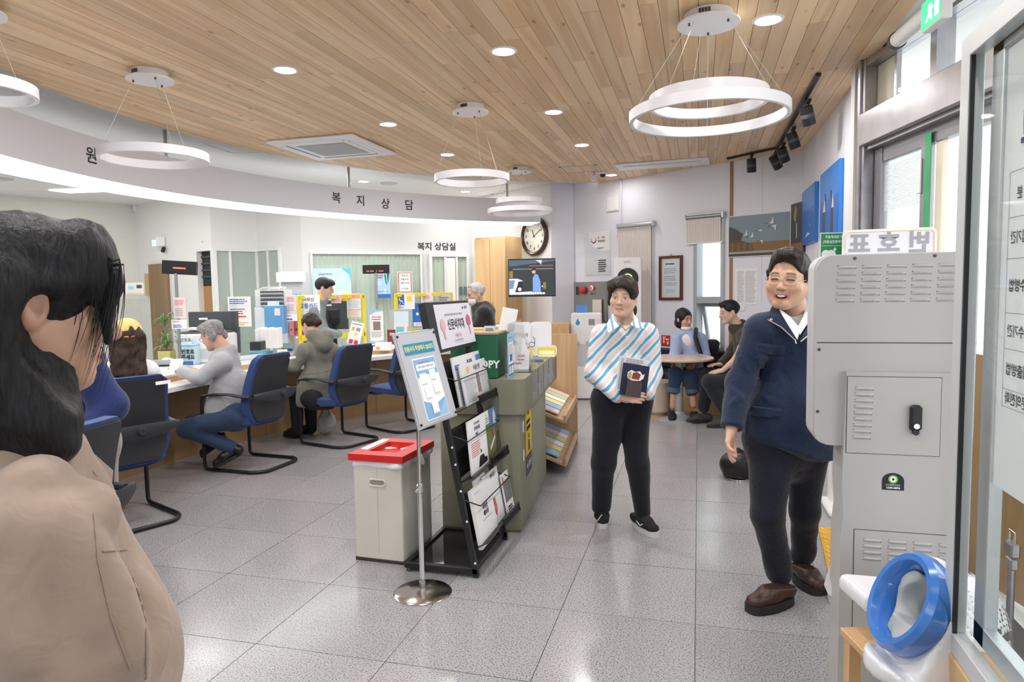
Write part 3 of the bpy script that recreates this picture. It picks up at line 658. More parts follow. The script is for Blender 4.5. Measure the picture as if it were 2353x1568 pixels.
for x,y in ((-2.6,2.55),(-1.16,2.65),(.36,2.65),(-1.16,1.1),(-2.6,1.1),(.36,1.1),(-1.16,-.4),(-2.6,-.4)):
 downlight((x,y,ZC+.001),'added fill downlight behind the photographer, %s row, %s' % ('first' if y > 2 else 'second' if y > 0 else 'third','left' if x < -2 else 'middle' if x < 0 else 'right'),'added fill downlights behind the camera')  # unseen downlights continuing the grid, added as fill
m_lens2 = m_lens
for (q,lb) in (((835,417),'small white downlight in the office ceiling beyond the sign band'),((1069,440),'small white downlight in the office ceiling near the clock wall')):
 downlight(fl(*q,ZW),lb,'downlights in the office ceiling',7)
for ang,rad in ((150,5.95),(164,6.4),(180,6.8),(195,6.6),(172,8.4),(163,8.0),(190,8.6)):
 p = pol(rad,ang,ZW-.02);area('office_fill',p,.6,.6,12,(1.0,.98,.93))  # added area lamps that brighten the office evenly, without fixtures
def disc_thing(name,q,z,r,label,cat,m,holes=False):
 t = MB().lathe([(r,0),(r,-.006),(r-.008,-.012),(.001,-.010)],tuple(fl(*q,z)),24).obj(name,m);return tag(t,label,cat)
disc_thing('ceiling_speaker',(893,421),ZW,.12,'flat grey round ceiling speaker beyond the sign band','speaker',mat('speaker_grey',(.6,.6,.58),.6))
disc_thing('ceiling_speaker',(5,411),ZW,.12,'flat grey round ceiling speaker at the far left of the office ceiling','speaker',mat('speaker_grey',(.6,.6,.58),.6))
disc_thing('smoke_detector',(1136,447),ZW,.06,'small flat ceiling disc near the clock wall','detector',mat('speaker_grey',(.6,.6,.58),.6))
mb = MB();ps = [fl(*q,ZW-.012) for q in ((112,438),(158,444),(275,440),(238,434))];c = sum(ps)/4
mb.add([*ps,*[p+np.array([0,0,.014]) for p in ps]],[(0,1,2,3),(0,4,5,1),(1,5,6,2),(2,6,7,3),(3,7,4,0)])
tag(mb.obj('light_panel',mat('panel_glow',(1,1,1),.4,emit=(1,1,.97),es=7),None,0),'long glowing light panel in the office ceiling at left','lamp')
mb = MB();ps = [fl(*q,ZW-.004) for q in ((466,331),(570,329),(613,350),(532,353))];c = sum(ps)/4
for i in range(4):
 a,b = ps[i],ps[(i+1) % 4];ia,ib = c+(a-c)*.95,c+(b-c)*.95;mb.add([a,b,ib,ia],[(0,1,2,3)])
tag(mb.obj('access_hatch',m_alu,None,0),'square white access hatch frame in the office ceiling left of the air conditioner','hatch')
m_band = mat('band_white',(.70,.71,.77),.5)
A0,A1 = 120.3,236
band = struct(MB().grid(80,2,lambda u,v:tuple(pol(RT+.01,A0+(A1-A0)*u,2.42+.29*v))).obj('trim_7',m_band))
mb = MB();sec = [(RT,2.405),(RT,2.715),(RT+.53,2.715),(RT+.53,2.405),(RT+.515,2.405),(RT+.515,2.70),(RT+.015,2.70),(RT+.015,2.405)]
mb.grid(100,8,lambda u,v:tuple(pol(sec[int(round(v*8)) % 8][0],A0+(A1-A0)*u,sec[int(round(v*8)) % 8][1])),cv=True)
for a in (A0,A1):mb.add([tuple(pol(r_,a,z_)) for r_,z_ in ((RT,2.405),(RT,2.715),(RT+.53,2.715),(RT+.53,2.405))],[(0,1,2,3)])
bpy.data.objects.remove(band)
band = tag(mb.obj('sign_band',m_band),'long curved white band hanging over the counter with black Korean lettering','sign')
m_strip = mat('strip_glow',(1,1,1),.4,emit=(1,1,1),es=3.2)
MB().grid(100,2,lambda u,v:tuple(pol(RT+.018+.494*v,A0+(A1-A0)*u,2.425))).obj('light_diffuser',m_strip).parent = band
def band_char(ch,px,py,size=.135):
 d = ray(px,py);o2 = CAM[:2]-CC;a = d[0]**2+d[1]**2;b = 2*(o2@d[:2]);c_ = o2@o2-(RT-.003)**2
 t_ = (-b+math.sqrt(b*b-4*a*c_))/(2*a);P = CAM+d*t_;rad = (P[:2]-CC)/np.hypot(*(P[:2]-CC));tan = np.array([rad[1],-rad[0],0])
 put_text(MB(),ch,P,tan,(0,0,1),size,.012).obj('lettering',m_ink,band,0)
for ch,px,py in (('원',211,360),('복',773,456),('지',829,463),('상',886,470),('담',940,473)):band_char(ch,px,py)
rods = []
for (px,py),lb in (((379,315),'steel hanger rod of the sign band above the left ring lamp'),((801,405),'steel hanger rod of the sign band above the Korean lettering'),((1165,448),'steel hanger rod of the sign band near its right end')):
 d = ray(px,py);o2 = CAM[:2]-CC;a = d[0]**2+d[1]**2;b = 2*(o2@d[:2]);c_ = o2@o2-(RT+.2)**2;t_ = (-b+math.sqrt(b*b-4*a*c_))/(2*a);P = CAM+d*t_
 tag(MB().cyl((P[0],P[1],2.716),(P[0],P[1],ZW),.016,n=12).obj('hanger_rod',m_steel),lb,'rod')
m_ring = mat('ring_white',(.80,.79,.83),.35);m_ringd = mat('ring_diffuser',(.92,.91,.93),.5)
def ring_mesh(mb,R,z,h=.055,t=.022):
 s = [(R,z),(R,z-h),(R-t*.3,z-h-.002),(R-t*.7,z-h-.002),(R-t,z-h),(R-t,z)]
 mb.grid(64,6,lambda u,v:(s[int(round(v*6)) % 6][0]*math.cos(u*6.28318),s[int(round(v*6)) % 6][0]*math.sin(u*6.28318),s[int(round(v*6)) % 6][1]),True,True)
 return mb
def ring_lamp(cx,cy,rings,rcan,label,offs=None):
 t = thing('ring_lamp',label,'lamp',(cx,cy,ZC))
 MB().lathe([(rcan*.78,0),(rcan*.78,-.045),(rcan,-.048),(rcan,-.058),(.001,-.06)],n=32).obj('canopy',m_wplast,t)
 for k in range(4):q = R_(250+k*7);MB().box((rcan*.785*math.cos(q),rcan*.785*math.sin(q),-.022),(.006,.012,.022),(0,0,q)).obj('vent_slot',m_dgrey,t)
 for k in range(3):q = R_(90+120*k);MB().cyl((rcan*.7*math.cos(q),rcan*.7*math.sin(q),-.058),(rcan*.7*math.cos(q),rcan*.7*math.sin(q),-.072),.006,n=8).obj('cable_grip',m_dgrey,t)
 for i,(R,dz,ox,oy) in enumerate(rings):
  ro = ring_mesh(MB(),R,0).obj('ring',m_ring,t);ro.location = (ox,oy,-dz)
  for k in range(3):
   q = R_(90+120*k+20*i);MB().tube([(rcan*.7*math.cos(q),rcan*.7*math.sin(q),-.06),(ox+(R-.012)*math.cos(q),oy+(R-.012)*math.sin(q),-dz+.005)],.0013,5).obj('wire',m_alu,t)
 return t
def ring_z(cx,cy,py):
 """drop of a ring whose centre shows at height py"""
 P0 = np.array([cx,cy,2.0]);best = min((abs(784-FPX*((np.array([cx,cy,z])-CAM)@_U)/((np.array([cx,cy,z])-CAM)@_f)-py),z) for z in np.arange(1.6,2.95,.005));return ZC-best[1]
def ring_r(px0,px1,cx,cy,z):d = (np.array([cx,cy,z])-CAM)@_f;return (px1-px0)/2/FPX*d
c1 = fl(1628,32,ZC)[:2];z1,z2 = ring_z(*c1,264),ring_z(*c1,231)
ring_lamp(*c1,[(ring_r(1445,1808,*c1,ZC-z1)*.985,z1-.03,0,0),(ring_r(1490,1760,*c1,ZC-z2)*.985,z2-.03,0,0)],.165,'large double ring lamp hanging over the walking man')
c2 = fl(1081,243,ZC)[:2];z1 = ring_z(*c2,411);ring_lamp(*c2,[(ring_r(998,1170,*c2,ZC-z1),z1-.03,0,0)],.145,'single white ring lamp over the middle of the counter')
c3 = fl(344,165,ZC)[:2];z1 = ring_z(*c3,361);ring_lamp(*c3,[(ring_r(240,472,*c3,ZC-z1),z1-.03,0,0)],.145,'single white ring lamp over the left end of the counter')
c4 = fl(-60,20,ZC)[:2];P4 = at(-52,205,3.4);ring_lamp(P4[0],P4[1],[(.255,ZC-P4[2]-.03,0,0)],.145,'ring lamp cut off by the left edge of the picture')
c5 = fl(1193,386,ZC)[:2];z1,z2 = ring_z(*c5,486),ring_z(*c5,464)
ring_lamp(*c5,[(ring_r(1118,1267,*c5,ZC-z1),z1-.03,0,0),(ring_r(1138,1248,*c5,ZC-z2),z2-.03,0,0)],.15,'small far double ring lamp hanging in front of the wall clock')
acp = [fl(*q,ZC-.02) for q in ((614,325),(787,314),(912,353),(743,366))];acc = sum(acp)/4;acr = math.atan2(*(acp[2]-acp[3])[1::-1])
t = thing('air_conditioner','white four way ceiling air conditioner with round cornered grille','air conditioner',(acc[0],acc[1],ZC),acr)
MB().box((0,0,-.016),(.93,.93,.034),None,.014).obj('panel',m_wplast,t)
mb = MB()
for k in range(26):mb.box((0,-.235+k*.0188,-.036),(.49,.007,.006))
mb.m(1).box((0,0,-.0335),(.52,.52,.003),None,.001).obj('intake_grille',[mat('grille_grey',(.62,.62,.64),.5),mat('grille_back',(.4,.4,.43),.6)],t)
for k in range(4):
 rm = Matrix.Rotation(k*math.pi/2,3,'Z');v = rm @ Vector((0,.37,-.035));MB().box(v,(.6,.055,.008),rm,.003).obj('louvre',m_wplast,t)
 v = rm @ Vector((0,.335,-.034));MB().box(v,(.62,.008,.003),rm).obj('louvre_slot',m_dgrey,t)
vp = [fl(*q,ZC-.005) for q in ((1411,377),(1632,361),(1628,377),(1424,391))];vc = sum(vp)/4;vr = math.atan2(*(vp[1]-vp[0])[1::-1])
t = thing('ceiling_vent','long white rectangular air vent in the timber ceiling before the end wall','vent',(vc[0],vc[1],ZC),vr)
MB().box((0,0,-.008),(1.08,.42,.02),None,.006).obj('frame',m_wplast,t);MB().box((0,.02,-.02),(.88,.2,.012),None,.005).obj('flap',m_wplast,t)
mb = MB()
for k in (-1,1):mb.box((0,.02+k*.105,-.0185),(.9,.006,.002))
mb.obj('slot',m_dgrey,t)
hp = [fl(*q,ZC-.002) for q in ((1285,385),(1370,380),(1383,392),(1300,397))];hc = sum(hp)/4
t = thing('access_hatch','square timber access hatch with metal edge in the timber ceiling','hatch',(hc[0],hc[1],ZC),0)
mb = MB()
for k in range(4):mb.box(rotm(0,0,k*math.pi/2) @ Vector((0,.215,-.003)),(.45,.02,.008),(0,0,k*math.pi/2))
mb.obj('edge_frame',m_alu,t);MB().box((-.1,0,.0),(.2,.41,.006)).obj('plank',m_plank,t);MB().box((.1,0,.0),(.2,.41,.006)).obj('plank',m_plank,t)
q = fl(1385,395,ZC)
t = thing('dome_camera','white dome security camera with black eyeball on the timber ceiling','camera',q)
MB().lathe([(.062,0),(.062,-.02),(.05,-.032),(.001,-.034)],n=24).obj('housing',m_wplast,t);MB().ell((.0,-.01,-.038),(.036,.036,.034)).obj('lens_ball',m_blackp,t)
q = fl(1364,396,ZC)
t = thing('motion_sensor','small white box sensor with red dot under the timber ceiling','sensor',q,.3)
MB().box((0,0,-.055),(.055,.045,.11),None,.008).obj('housing',m_wplast,t);MB().cyl((0,-.02,-.03),(0,-.026,-.03),.008,n=10).obj('red_lens',m_red,t)
tp = [fl(1672,365,ZC-.012),fl(1800,349,ZC-.012),fl(1888,178,ZC-.012)]
tp[1] = np.array([.80,7.85,ZC-.012]);tp[2] = np.array([.80,5.25,ZC-.012])
def spot(par,px,py,tilt):
 pass
t = thing('track_rail','black L shaped ceiling track along the picture wall','rail',(tp[1][0],tp[1][1],ZC))
wchild(MB().box((tp[0]+tp[1])/2+np.array([0,0,0]),(np.linalg.norm(tp[1]-tp[0]),.034,.022),(0,0,math.atan2(*(tp[1]-tp[0])[1::-1])),.002).obj('track',m_black),t)
wchild(MB().b2((.783,5.25,ZC-.023),(.817,7.86,ZC-.001),.002).obj('track',m_black),t)
def track_spot(px,py,plane,aim,label):
 base = fl(px,py,ZC-.025)
 s = thing('track_spotlight',label,'lamp',base,0,'black spotlights on the ceiling track');A = Vector(aim).normalized()
 MB().box((0,0,-.012),(.034,.15,.026),None,.004).obj('adapter',m_black,s)
 MB().cyl((0,0,-.02),(0,0,-.075),.009,n=10).obj('stem',m_black,s)
 rm = Vector((0,0,1)).rotation_difference(-A).to_matrix();c = Vector((0,0,-.115))
 mb = MB().lathe([(.001,.075),(.044,.075),(.05,.069),(.05,-.068),(.046,-.075),(.04,-.07),(.038,-.04),(.001,-.04)],(0,0,0),20)
 mb.v = [tuple(rm @ Vector(v)+c) for v in mb.v];mb.obj('can',m_black,s)
 mb = MB().lathe([(.0505,.015),(.0512,.012),(.0512,-.012),(.0505,-.015)],(0,0,0),20);mb.v = [tuple(rm @ Vector(v)+c) for v in mb.v];mb.obj('band',m_dgrey,s)
track_spot(1856,232,None,(.25,.25,-.9),'black track spotlight nearest the entrance, largest of the row')
track_spot(1823,294,None,(.3,.1,-.9),'black track spotlight second from the entrance')
track_spot(1800,330,None,(.35,.3,-.9),'black track spotlight third from the entrance, overlapping the fourth')
track_spot(1783,348,None,(.45,.35,-.8),'black tilted track spotlight half hidden by the third')
track_spot(1727,356,None,(.05,.2,-.95),'black track spotlight at the far left end of the track')
# ================================================================== people
def skin_mat(name,base):
 m = bpy.data.materials.new(name);m.use_nodes = True;N,L = nt(m);b = N['Principled BSDF']
 at_ = N.new('ShaderNodeAttribute');at_.attribute_name = 'tint';mx = N.new('ShaderNodeMix');mx.data_type = 'RGBA';mx.blend_type = 'MULTIPLY';mx.inputs[0].default_value = 1
 mx.inputs[6].default_value = (*base,1);L.new(at_.outputs['Color'],mx.inputs[7]);L.new(mx.outputs[2],b.inputs['Base Color'])
 b.inputs['Roughness'].default_value = .48;b.inputs['Subsurface Weight'].default_value = .12;b.inputs['Subsurface Radius'].default_value = (.012,.004,.002);b.inputs['Subsurface Scale'].default_value = .5
 return m
m_lensg = glass_mat('lens_glass',(.98,.98,.98),ior=1.06)
SK1 = skin_mat('skin_warm',(.62,.37,.26));SK2 = skin_mat('skin_fair',(.66,.43,.32))
def hair_mat(name,c,c2):
 m = bpy.data.materials.new(name);m.use_nodes = True;N,L = nt(m);b = N['Principled BSDF'];b.inputs['Roughness'].default_value = .5;b.inputs['Specular IOR Level'].default_value = .3
 tc = N.new('ShaderNodeTexCoord');mp = N.new('ShaderNodeMapping');mp.inputs['Scale'].default_value = (1,1,.12);L.new(tc.outputs['Object'],mp.inputs[0])
 n = N.new('ShaderNodeTexNoise');n.inputs['Scale'].default_value = 190;n.inputs['Detail'].default_value = 3;L.new(mp.outputs[0],n.inputs['Vector'])
 cr = N.new('ShaderNodeMix');cr.data_type = 'RGBA';cr.inputs[6].default_value = (*c,1);cr.inputs[7].default_value = (*c2,1)
 mr = N.new('ShaderNodeMapRange');mr.inputs[1].default_value = .4;mr.inputs[2].default_value = .7;L.new(n.outputs['Fac'],mr.inputs[0]);L.new(mr.outputs[0],cr.inputs[0]);L.new(cr.outputs[2],b.inputs['Base Color'])
 bp = N.new('ShaderNodeBump');bp.inputs['Strength'].default_value = .55;bp.inputs['Distance'].default_value = .004;L.new(n.outputs['Fac'],bp.inputs['Height']);L.new(bp.outputs[0],b.inputs['Normal']);return m
HB = hair_mat('hair_black',(.008,.008,.010),(.022,.021,.024));HBR = hair_mat('hair_brown',(.028,.016,.011),(.07,.042,.03));HG = hair_mat('hair_grey',(.17,.165,.17),(.42,.41,.42));HW = hair_mat('hair_white',(.4,.38,.36),(.68,.66,.64));HDB = hair_mat('hair_dark_brown',(.014,.009,.007),(.036,.024,.019))
def cloth(name,c,rough=.85,weave=900,fold=.25,sheen=.2):
 m = bpy.data.materials.new(name);m.use_nodes = True;N,L = nt(m);b = N['Principled BSDF'];b.inputs['Base Color'].default_value = (*c,1);b.inputs['Roughness'].default_value = rough;b.inputs['Sheen Weight'].default_value = sheen;b.inputs['Specular IOR Level'].default_value = .25
 tc = N.new('ShaderNodeTexCoord');n = N.new('ShaderNodeTexNoise');n.inputs['Scale'].default_value = 26;n.inputs['Detail'].default_value = 2;n.inputs['Distortion'].default_value = 1.0;L.new(tc.outputs['Object'],n.inputs['Vector'])
 bp = N.new('ShaderNodeBump');bp.inputs['Strength'].default_value = fold;bp.inputs['Distance'].default_value = .012;L.new(n.outputs['Fac'],bp.inputs['Height']);L.new(bp.outputs[0],b.inputs['Normal']);MATS[name] = m;return m
_fh = np.array([_f[0],_f[1],0]);_fh /= np.linalg.norm(_fh);_rh = np.array([_fh[1],-_fh[0],0])
def fdir(deg):return -_fh*math.cos(R_(deg))-_rh*math.sin(R_(deg))
UPV = np.array([0,0,1.0])
def frame(face,pitch=0.0,roll=0.0):
 """rows: left, forward, up of a head facing 'face' (deg), pitch > 0 looks down, roll > 0 leans to the person's left"""
 f = fdir(face);l = np.cross(UPV,f);l /= np.linalg.norm(l)
 p = R_(pitch);f2 = f*math.cos(p)-UPV*math.sin(p);u2 = UPV*math.cos(p)+f*math.sin(p)
 r = R_(roll);l3 = l*math.cos(r)-u2*math.sin(r);u3 = u2*math.cos(r)+l*math.sin(r)
 return np.array([l3,f2,u3])
class Head:
 def __init__(s,c,fr,sc=1.0,**k):s.c = np.array(c,float);s.F = fr;s.s = sc;s.k = k
 def W(s,l,f,u):return s.c+(s.F[0]*l+s.F[1]*f+s.F[2]*u)*s.s
 def loc(s,P):return ((P-s.c) @ s.F.T)/s.s
def sd_head(S,h,neck,smile=0.0,ears=True,fat=0.0,k=1.0):
 s = h.s;W = h.W;E = lambda c,r,kk=.02,op='u':S.ell(W(*c),np.array(r)*s,kk*s,op,h.F)
 C = lambda a,b,ra,rb,kk=.02,op='u',sq=None:S.cone(W(*a),W(*b),ra*s,rb*s,kk*s,op,sq)
 E((0,-.014,.034),(.074,.093,.083));E((0,.030,-.034),(.060+fat,.060,.082),.03)
 for q in (-1,1):
  C((q*(.052+fat),-.004,-.040),(q*.02,.062,-.098),.022+fat*.5,.017,.03)
  E((q*.036,.056,-.026),(.026+fat*.6,.022,.024),.022)
 E((0,.070,-.098),(.022,.015,.015),.02)
 C((-.042,.074,.022),(.042,.074,.022),.010,.010,.018)
 for q in (-1,1):
  E((q*.031,.095,.002),(.018,.013,.010),.014,'s');E((q*.031,.0715,.001),(.0155,.0145,.0115),.006)
 C((0,.082,.012),(0,.103,-.026),.0075,.0115,.012);E((0,.1045,-.029),(.0115,.010,.0095),.008)
 for q in (-1,1):E((q*.0125,.095,-.0325),(.0075,.009,.007),.005)
 w = .022+.012*smile;up = .011*smile
 for a,b in (((-w,.074-.004*smile,-.064+up),(0,.0895,-.0605)),((0,.0895,-.0605),(w,.074-.004*smile,-.064+up))):C(a,b,.0045,.0055,.005)
 for a,b in (((-w*.85,.074,-.069+up),(0,.0875,-.0735-.012*smile)),((0,.0875,-.0735-.012*smile),(w*.85,.074,-.069+up))):C(a,b,.004,.006,.006)
 if smile > .5:E((0,.094,-.0650-.003*smile),(.0275,.022,.0098*smile),.004,'s')
 else:C((-w,.084,-.0655+up),(w,.084,-.0655+up),.0012,.0012,.002);C((-w*.8,.0955,-.0665+up*.5),(w*.8,.0955,-.0665+up*.5),.0035,.0035,.004,'s')
 if smile > .3:
  for q in (-1,1):E((q*.040,.062,-.030),(.022,.020,.017),.014)
 if ears:
  for q in (-1,1):
   S.ell(W(q*.079,-.012,-.006),np.array((.009,.019,.033))*s,.006*s,'u',h.F);S.ell(W(q*.086,-.009,-.002),np.array((.006,.010,.019))*s,.004*s,'s',h.F)
 S.cone(W(0,-.022,-.055),neck,.054*s,.060*s,.03*s)
def face_tint(h,smile=0.0,brow=(.06,.045,.04),lip=(.80,.45,.47),eyes='open',mask=False,beard=0.0,hairc=(.05,.045,.045)):
 def fn(P):
  q = h.loc(P);l,f,u = q.T;c = np.ones((len(P),3));fr = f > .035
  def blend(m,col):c[:] = c*(1-m[:,None])+np.array(col)*m[:,None]
  sm = lambda x:np.clip(x,0,1)
  blush = sm(1-(((np.abs(l)-.038)/.026)**2+((u+.03)/.03)**2))*fr*.35;blend(blush,(1.05,.78,.74))
  blend(sm(1-((l/.02)**2+((u+.03)/.014)**2))*fr*.25,(1.0,.8,.76))
  a = np.abs(l);yb = .0245+.004*np.cos((a-.03)/.02)-.10*np.maximum(a-.034,0)
  blend(sm(1.6-np.abs(u-yb)/.0036)*sm((a-.012)/.004)*sm((.053-a)/.006)*fr*.85,brow)
  ey = .001+(.0025*(1-((a-.031)/.016)**2) if smile > .5 else 0.0018*(1-((a-.031)/.016)**2));inx = sm((.0165-np.abs(a-.031))/.003)
  if eyes == 'open':
   wh = sm(1.3-np.abs(u-ey+.001)/.0042)*sm((.0135-np.abs(a-.031))/.003)*fr;blend(wh*.9,(1.15,1.5,1.75))
   blend(sm(1.5-np.hypot(a-.031-0.0*l,u-ey+.0012)/.0048)*fr,(.035,.025,.022));blend(sm(1.5-np.abs(u-ey-.0035)/.0019)*inx*fr*.9,(.08,.055,.05))
  else:
   blend(sm(1.8-np.abs(u-ey)/.0026)*inx*fr*.98,(.04,.03,.028))
  blend(sm(1-np.abs(u-ey+.010)/.003)*inx*fr*.18,(.75,.62,.6))
  w = .024+.012*smile;up = .011*smile*(l/w)**2
  lm = sm(1.4-np.abs(u+.0665+.004*smile-up)/(.0072+.006*smile))*sm((w-np.abs(l))/.004)*(f > .06);blend(lm*.8,lip)
  if smile > .5:blend(sm(1.3-np.abs(u+.0675+.002*smile-up)/.0065)*sm((.024-np.abs(l))/.003)*(f > .055),(.16,.05,.05))
  else:blend(sm(1.5-np.abs(u+.0662-up)/.0014)*sm((w*.95-np.abs(l))/.003)*(f > .06)*.8,(.35,.16,.16))
  for q_ in (-1,1):blend(sm(1.4-np.hypot(l-q_*.008,(u+.0385))/.0032)*(f > .08)*.7,(.3,.16,.14))
  if smile > .3 or beard:blend(sm(1.2-np.abs((a-.034)-.35*(-u-.045))/.003)*(u < -.03)*(u > -.065)*fr*.22,(.6,.45,.42))
  if beard:blend(sm((-.05-u)/.02)*sm((f-.01)/.02)*beard,(.72,.66,.66))
  blend(sm((np.abs(l)-.077)/.008)*(np.abs(f+.01) < .04)*(np.abs(u) < .05)*.25,(1.0,.7,.66))
  return c
 return fn
def sd_hand(S,w,d,n,sgn,curl=.5,sc=1.0,spread=.06,thumb=.5,fist=None):
 """w wrist, d finger direction, n palm normal (side the fingers curl to), sgn = +1 thumb on cross(d,n) side"""
 d = np.array(d,float)/np.linalg.norm(d);n = np.array(n,float);n -= d*(n@d);n /= np.linalg.norm(n);t = np.cross(d,n)*sgn
 w = np.array(w,float);L = 1.0*sc
 S.cone(w,w+d*.03*L,.025*L,.027*L,.012,'u',(n,.7));
 for q in (-1,-.3,.4,1):S.cone(w+d*.02*L+t*q*.012*L,w+d*.088*L+t*q*.028*L,.015*L,.0115*L,.012,'u')
 lens = (.068,.078,.072,.056)
 for i,q in enumerate((1,.36,-.28,-.9)):
  c = curl[i] if hasattr(curl,'__len__') else curl*(1+.12*i)
  p = w+d*.088*L+t*q*.029*L;dd = d*1.0+t*q*spread;dd /= np.linalg.norm(dd);ang = 0
  for j,(fr_,r0,r1) in enumerate(((.45,.0098,.0090),(.31,.0090,.0082),(.24,.0082,.0068))):
   ang += c*(.55,.75,.5)[j];v = dd*math.cos(ang)+n*math.sin(ang);p2 = p+v*lens[i]*fr_*L
   S.cone(p,p2,r0*L,r1*L,.0035,'u');p = p2
 p = w+d*.025*L+t*.022*L;v = d*.62+t*.62+n*thumb*.5;v /= np.linalg.norm(v);p1 = p+v*.042*L;v2 = d*.9+t*.18+n*thumb*.7;v2 /= np.linalg.norm(v2);p2 = p1+v2*.033*L;p3 = p2+(v2+n*.25*thumb)*.024*L
 S.cone(p,p1,.0155*L,.0115*L,.01);S.cone(p1,p2,.0112*L,.0098*L,.004);S.cone(p2,p3,.0098*L,.0075*L,.003)
def sd_torso(S,J,off=0.0,w=1.0,belly=0.0,k=.05,hem=None,chest=1.0):
 """shoulders sl, sr, neck nk, pelvis pv, forward direction fw"""
 sl,sr,nk,pv = J['sl'],J['sr'],J['nk'],J['pv'];mid = (sl+sr)/2;ax = pv-mid;fw = J['fw'];lat = (sl-sr)/np.linalg.norm(sl-sr)
 def at_(t):return mid+ax*t
 S.cone(sl*.86+mid*.14,sr*.86+mid*.14,.062*w+off,.062*w+off,k,'u')
 S.cone(nk,mid+np.array([0,0,-.02]),.066*w+off,.09*w+off,.05)
 ws = np.linalg.norm(sl-sr)/2
 for t0,t1,r0,r1,sq in ((.12,.5,ws*.88,ws*.80,.70*chest),(.5,.85,ws*.80,ws*.84+belly*.3,.74),(.85,1.05,ws*.86+belly*.2,ws*.84,.76)):
  S.cone(at_(t0)+fw*.01,at_(t1)+fw*(.012+belly*.3),r0*w+off-.015,r1*w+off-.015,k,'u',(fw,sq))
 if belly:S.ell(at_(.66)+fw*(.05+belly*.35),np.array((ws*.75,ws*.75,.17))*w,.06)
def chain(S,pts,rs,k=.03,sq=None):
 for i in range(len(pts)-1):S.cone(pts[i],pts[i+1],rs[i],rs[i+1],k,'u',sq)
def bounds(pts,pad):
 P = np.array(pts);return P.min(0)-pad,P.max(0)+pad
def grid_for(pts,pad,coarse,fines=()):
 """fines: (centre, half size, step)"""
 lo,hi = bounds(pts,pad);ax = []
 for i in range(3):ax.append(axis(lo[i],hi[i],coarse,[(c[i]-(hf if np.isscalar(hf) else hf[i]),c[i]+(hf if np.isscalar(hf) else hf[i]),st) for c,hf,st in fines]))
 return SDF(*ax)
def shoe(par,heel,toe,m_up,m_sole,name='shoe',h=.075,w=.045,sole=.022,laces=None,sc=1.0):
 """heel/toe are floor-level points"""
 heel = np.array(heel,float);toe = np.array(toe,float);d = toe-heel;L_ = np.linalg.norm(d);d /= L_;up = np.array([0,0,1.0]);up = up-d*(up@d);up /= np.linalg.norm(up);sd = np.cross(d,up)
 z = lambda a:heel+d*a*L_
 S = grid_for([heel,toe,heel+up*.13],.08,.006)
 S.cone(z(.10)+up*(sole+.035),z(.55)+up*(sole+.032),.040*sc,.042*sc,.03);S.cone(z(.5)+up*(sole+.022),z(.84)+up*(sole+.014),.043*sc,.040*sc,.03,'u',(up,.72));S.cone(z(.12)+up*(sole+.04),z(.22)+up*(h+.03),.038*sc,.036*sc,.02)
 S.cut(heel+up*sole*.9,-up,.003);S.cut(z(.2)+up*(h+.028),up*1.0-d*.15,.004)
 o = S.obj(name,m_up);wchild(o,par)
 pr = []
 for i in range(28):
  q = 2*math.pi*i/28;a = .5+.52*math.cos(q);wd = (w*1.03)*(1.0 if a > .45 else .86+.14*a/.45)*abs(math.sin(q))**.55*(1 if math.sin(q) >= 0 else -1);pr.append(z(a)+sd*wd*sc)
 mb = MB();n = len(pr);mb.add([*pr,*[p+up*(sole+.004) for p in pr]],[tuple(range(n-1,-1,-1)),tuple(range(n,2*n))]+[(i,(i+1) % n,n+(i+1) % n,n+i) for i in range(n)])
 so = mb.obj('sole',m_sole);so.parent = o;so.matrix_parent_inverse = (o.matrix_parent_inverse.to_4x4() @ Matrix.Identity(4)).inverted() @ o.matrix_parent_inverse if False else Matrix.Identity(4)
 if laces:
  for k in range(4):
   c = z(.36+.09*k)+up*(sole+.078-.012*k);lo = MB().tube([c-sd*.02,c+up*.006,c+sd*.02],.003,6).obj('lace',laces);lo.parent = o
 return o
def person(name_label,base,group=None):return thing('person',name_label,'person',(base[0],base[1],0),0,group)
def sk(o,t):return wchild(o,t)
def eyeglasses(par,h,m,rx=.0235,ry=.0165,half=False,y0=-.003):
 mb = MB()
 for q in (-1,1):
  pts = []
  for i in range(20):
   a = 2*math.pi*i/20;x_ = math.copysign(abs(math.cos(a))**.7,math.cos(a))*rx;y_ = math.copysign(abs(math.sin(a))**.7,math.sin(a))*ry;pts.append(h.W(q*.0325+x_,.102-abs(q*.0325+x_)*.16,y0+y_))
  mb.tube(pts,.0013*h.s,5,closed=True)
  mb.tube([h.W(q*.057,.094,y0+.004),h.W(q*.074,.06,y0+.004),h.W(q*.08,-.005,y0+.006),h.W(q*.081,-.02,y0-.008)],.0013*h.s,5)
 mb.tube([h.W(-.009,.1,y0+.003),h.W(0,.105,y0+.006),h.W(.009,.1,y0+.003)],.0012*h.s,5)
 o = mb.obj('eyeglasses',m);wchild(o,par)
 ml = MB()
 for q in (-1,1):ml.add([h.W(q*.0325+math.cos(2*math.pi*i/14)*rx*.95,.1015-abs(q*.0325+math.cos(2*math.pi*i/14)*rx)*.16,y0+math.sin(2*math.pi*i/14)*ry*.95) for i in range(14)],[tuple(range(14))])
 l_ = ml.obj('eyeglass_lenses',m_lensg,None,0);l_.parent = o;return o
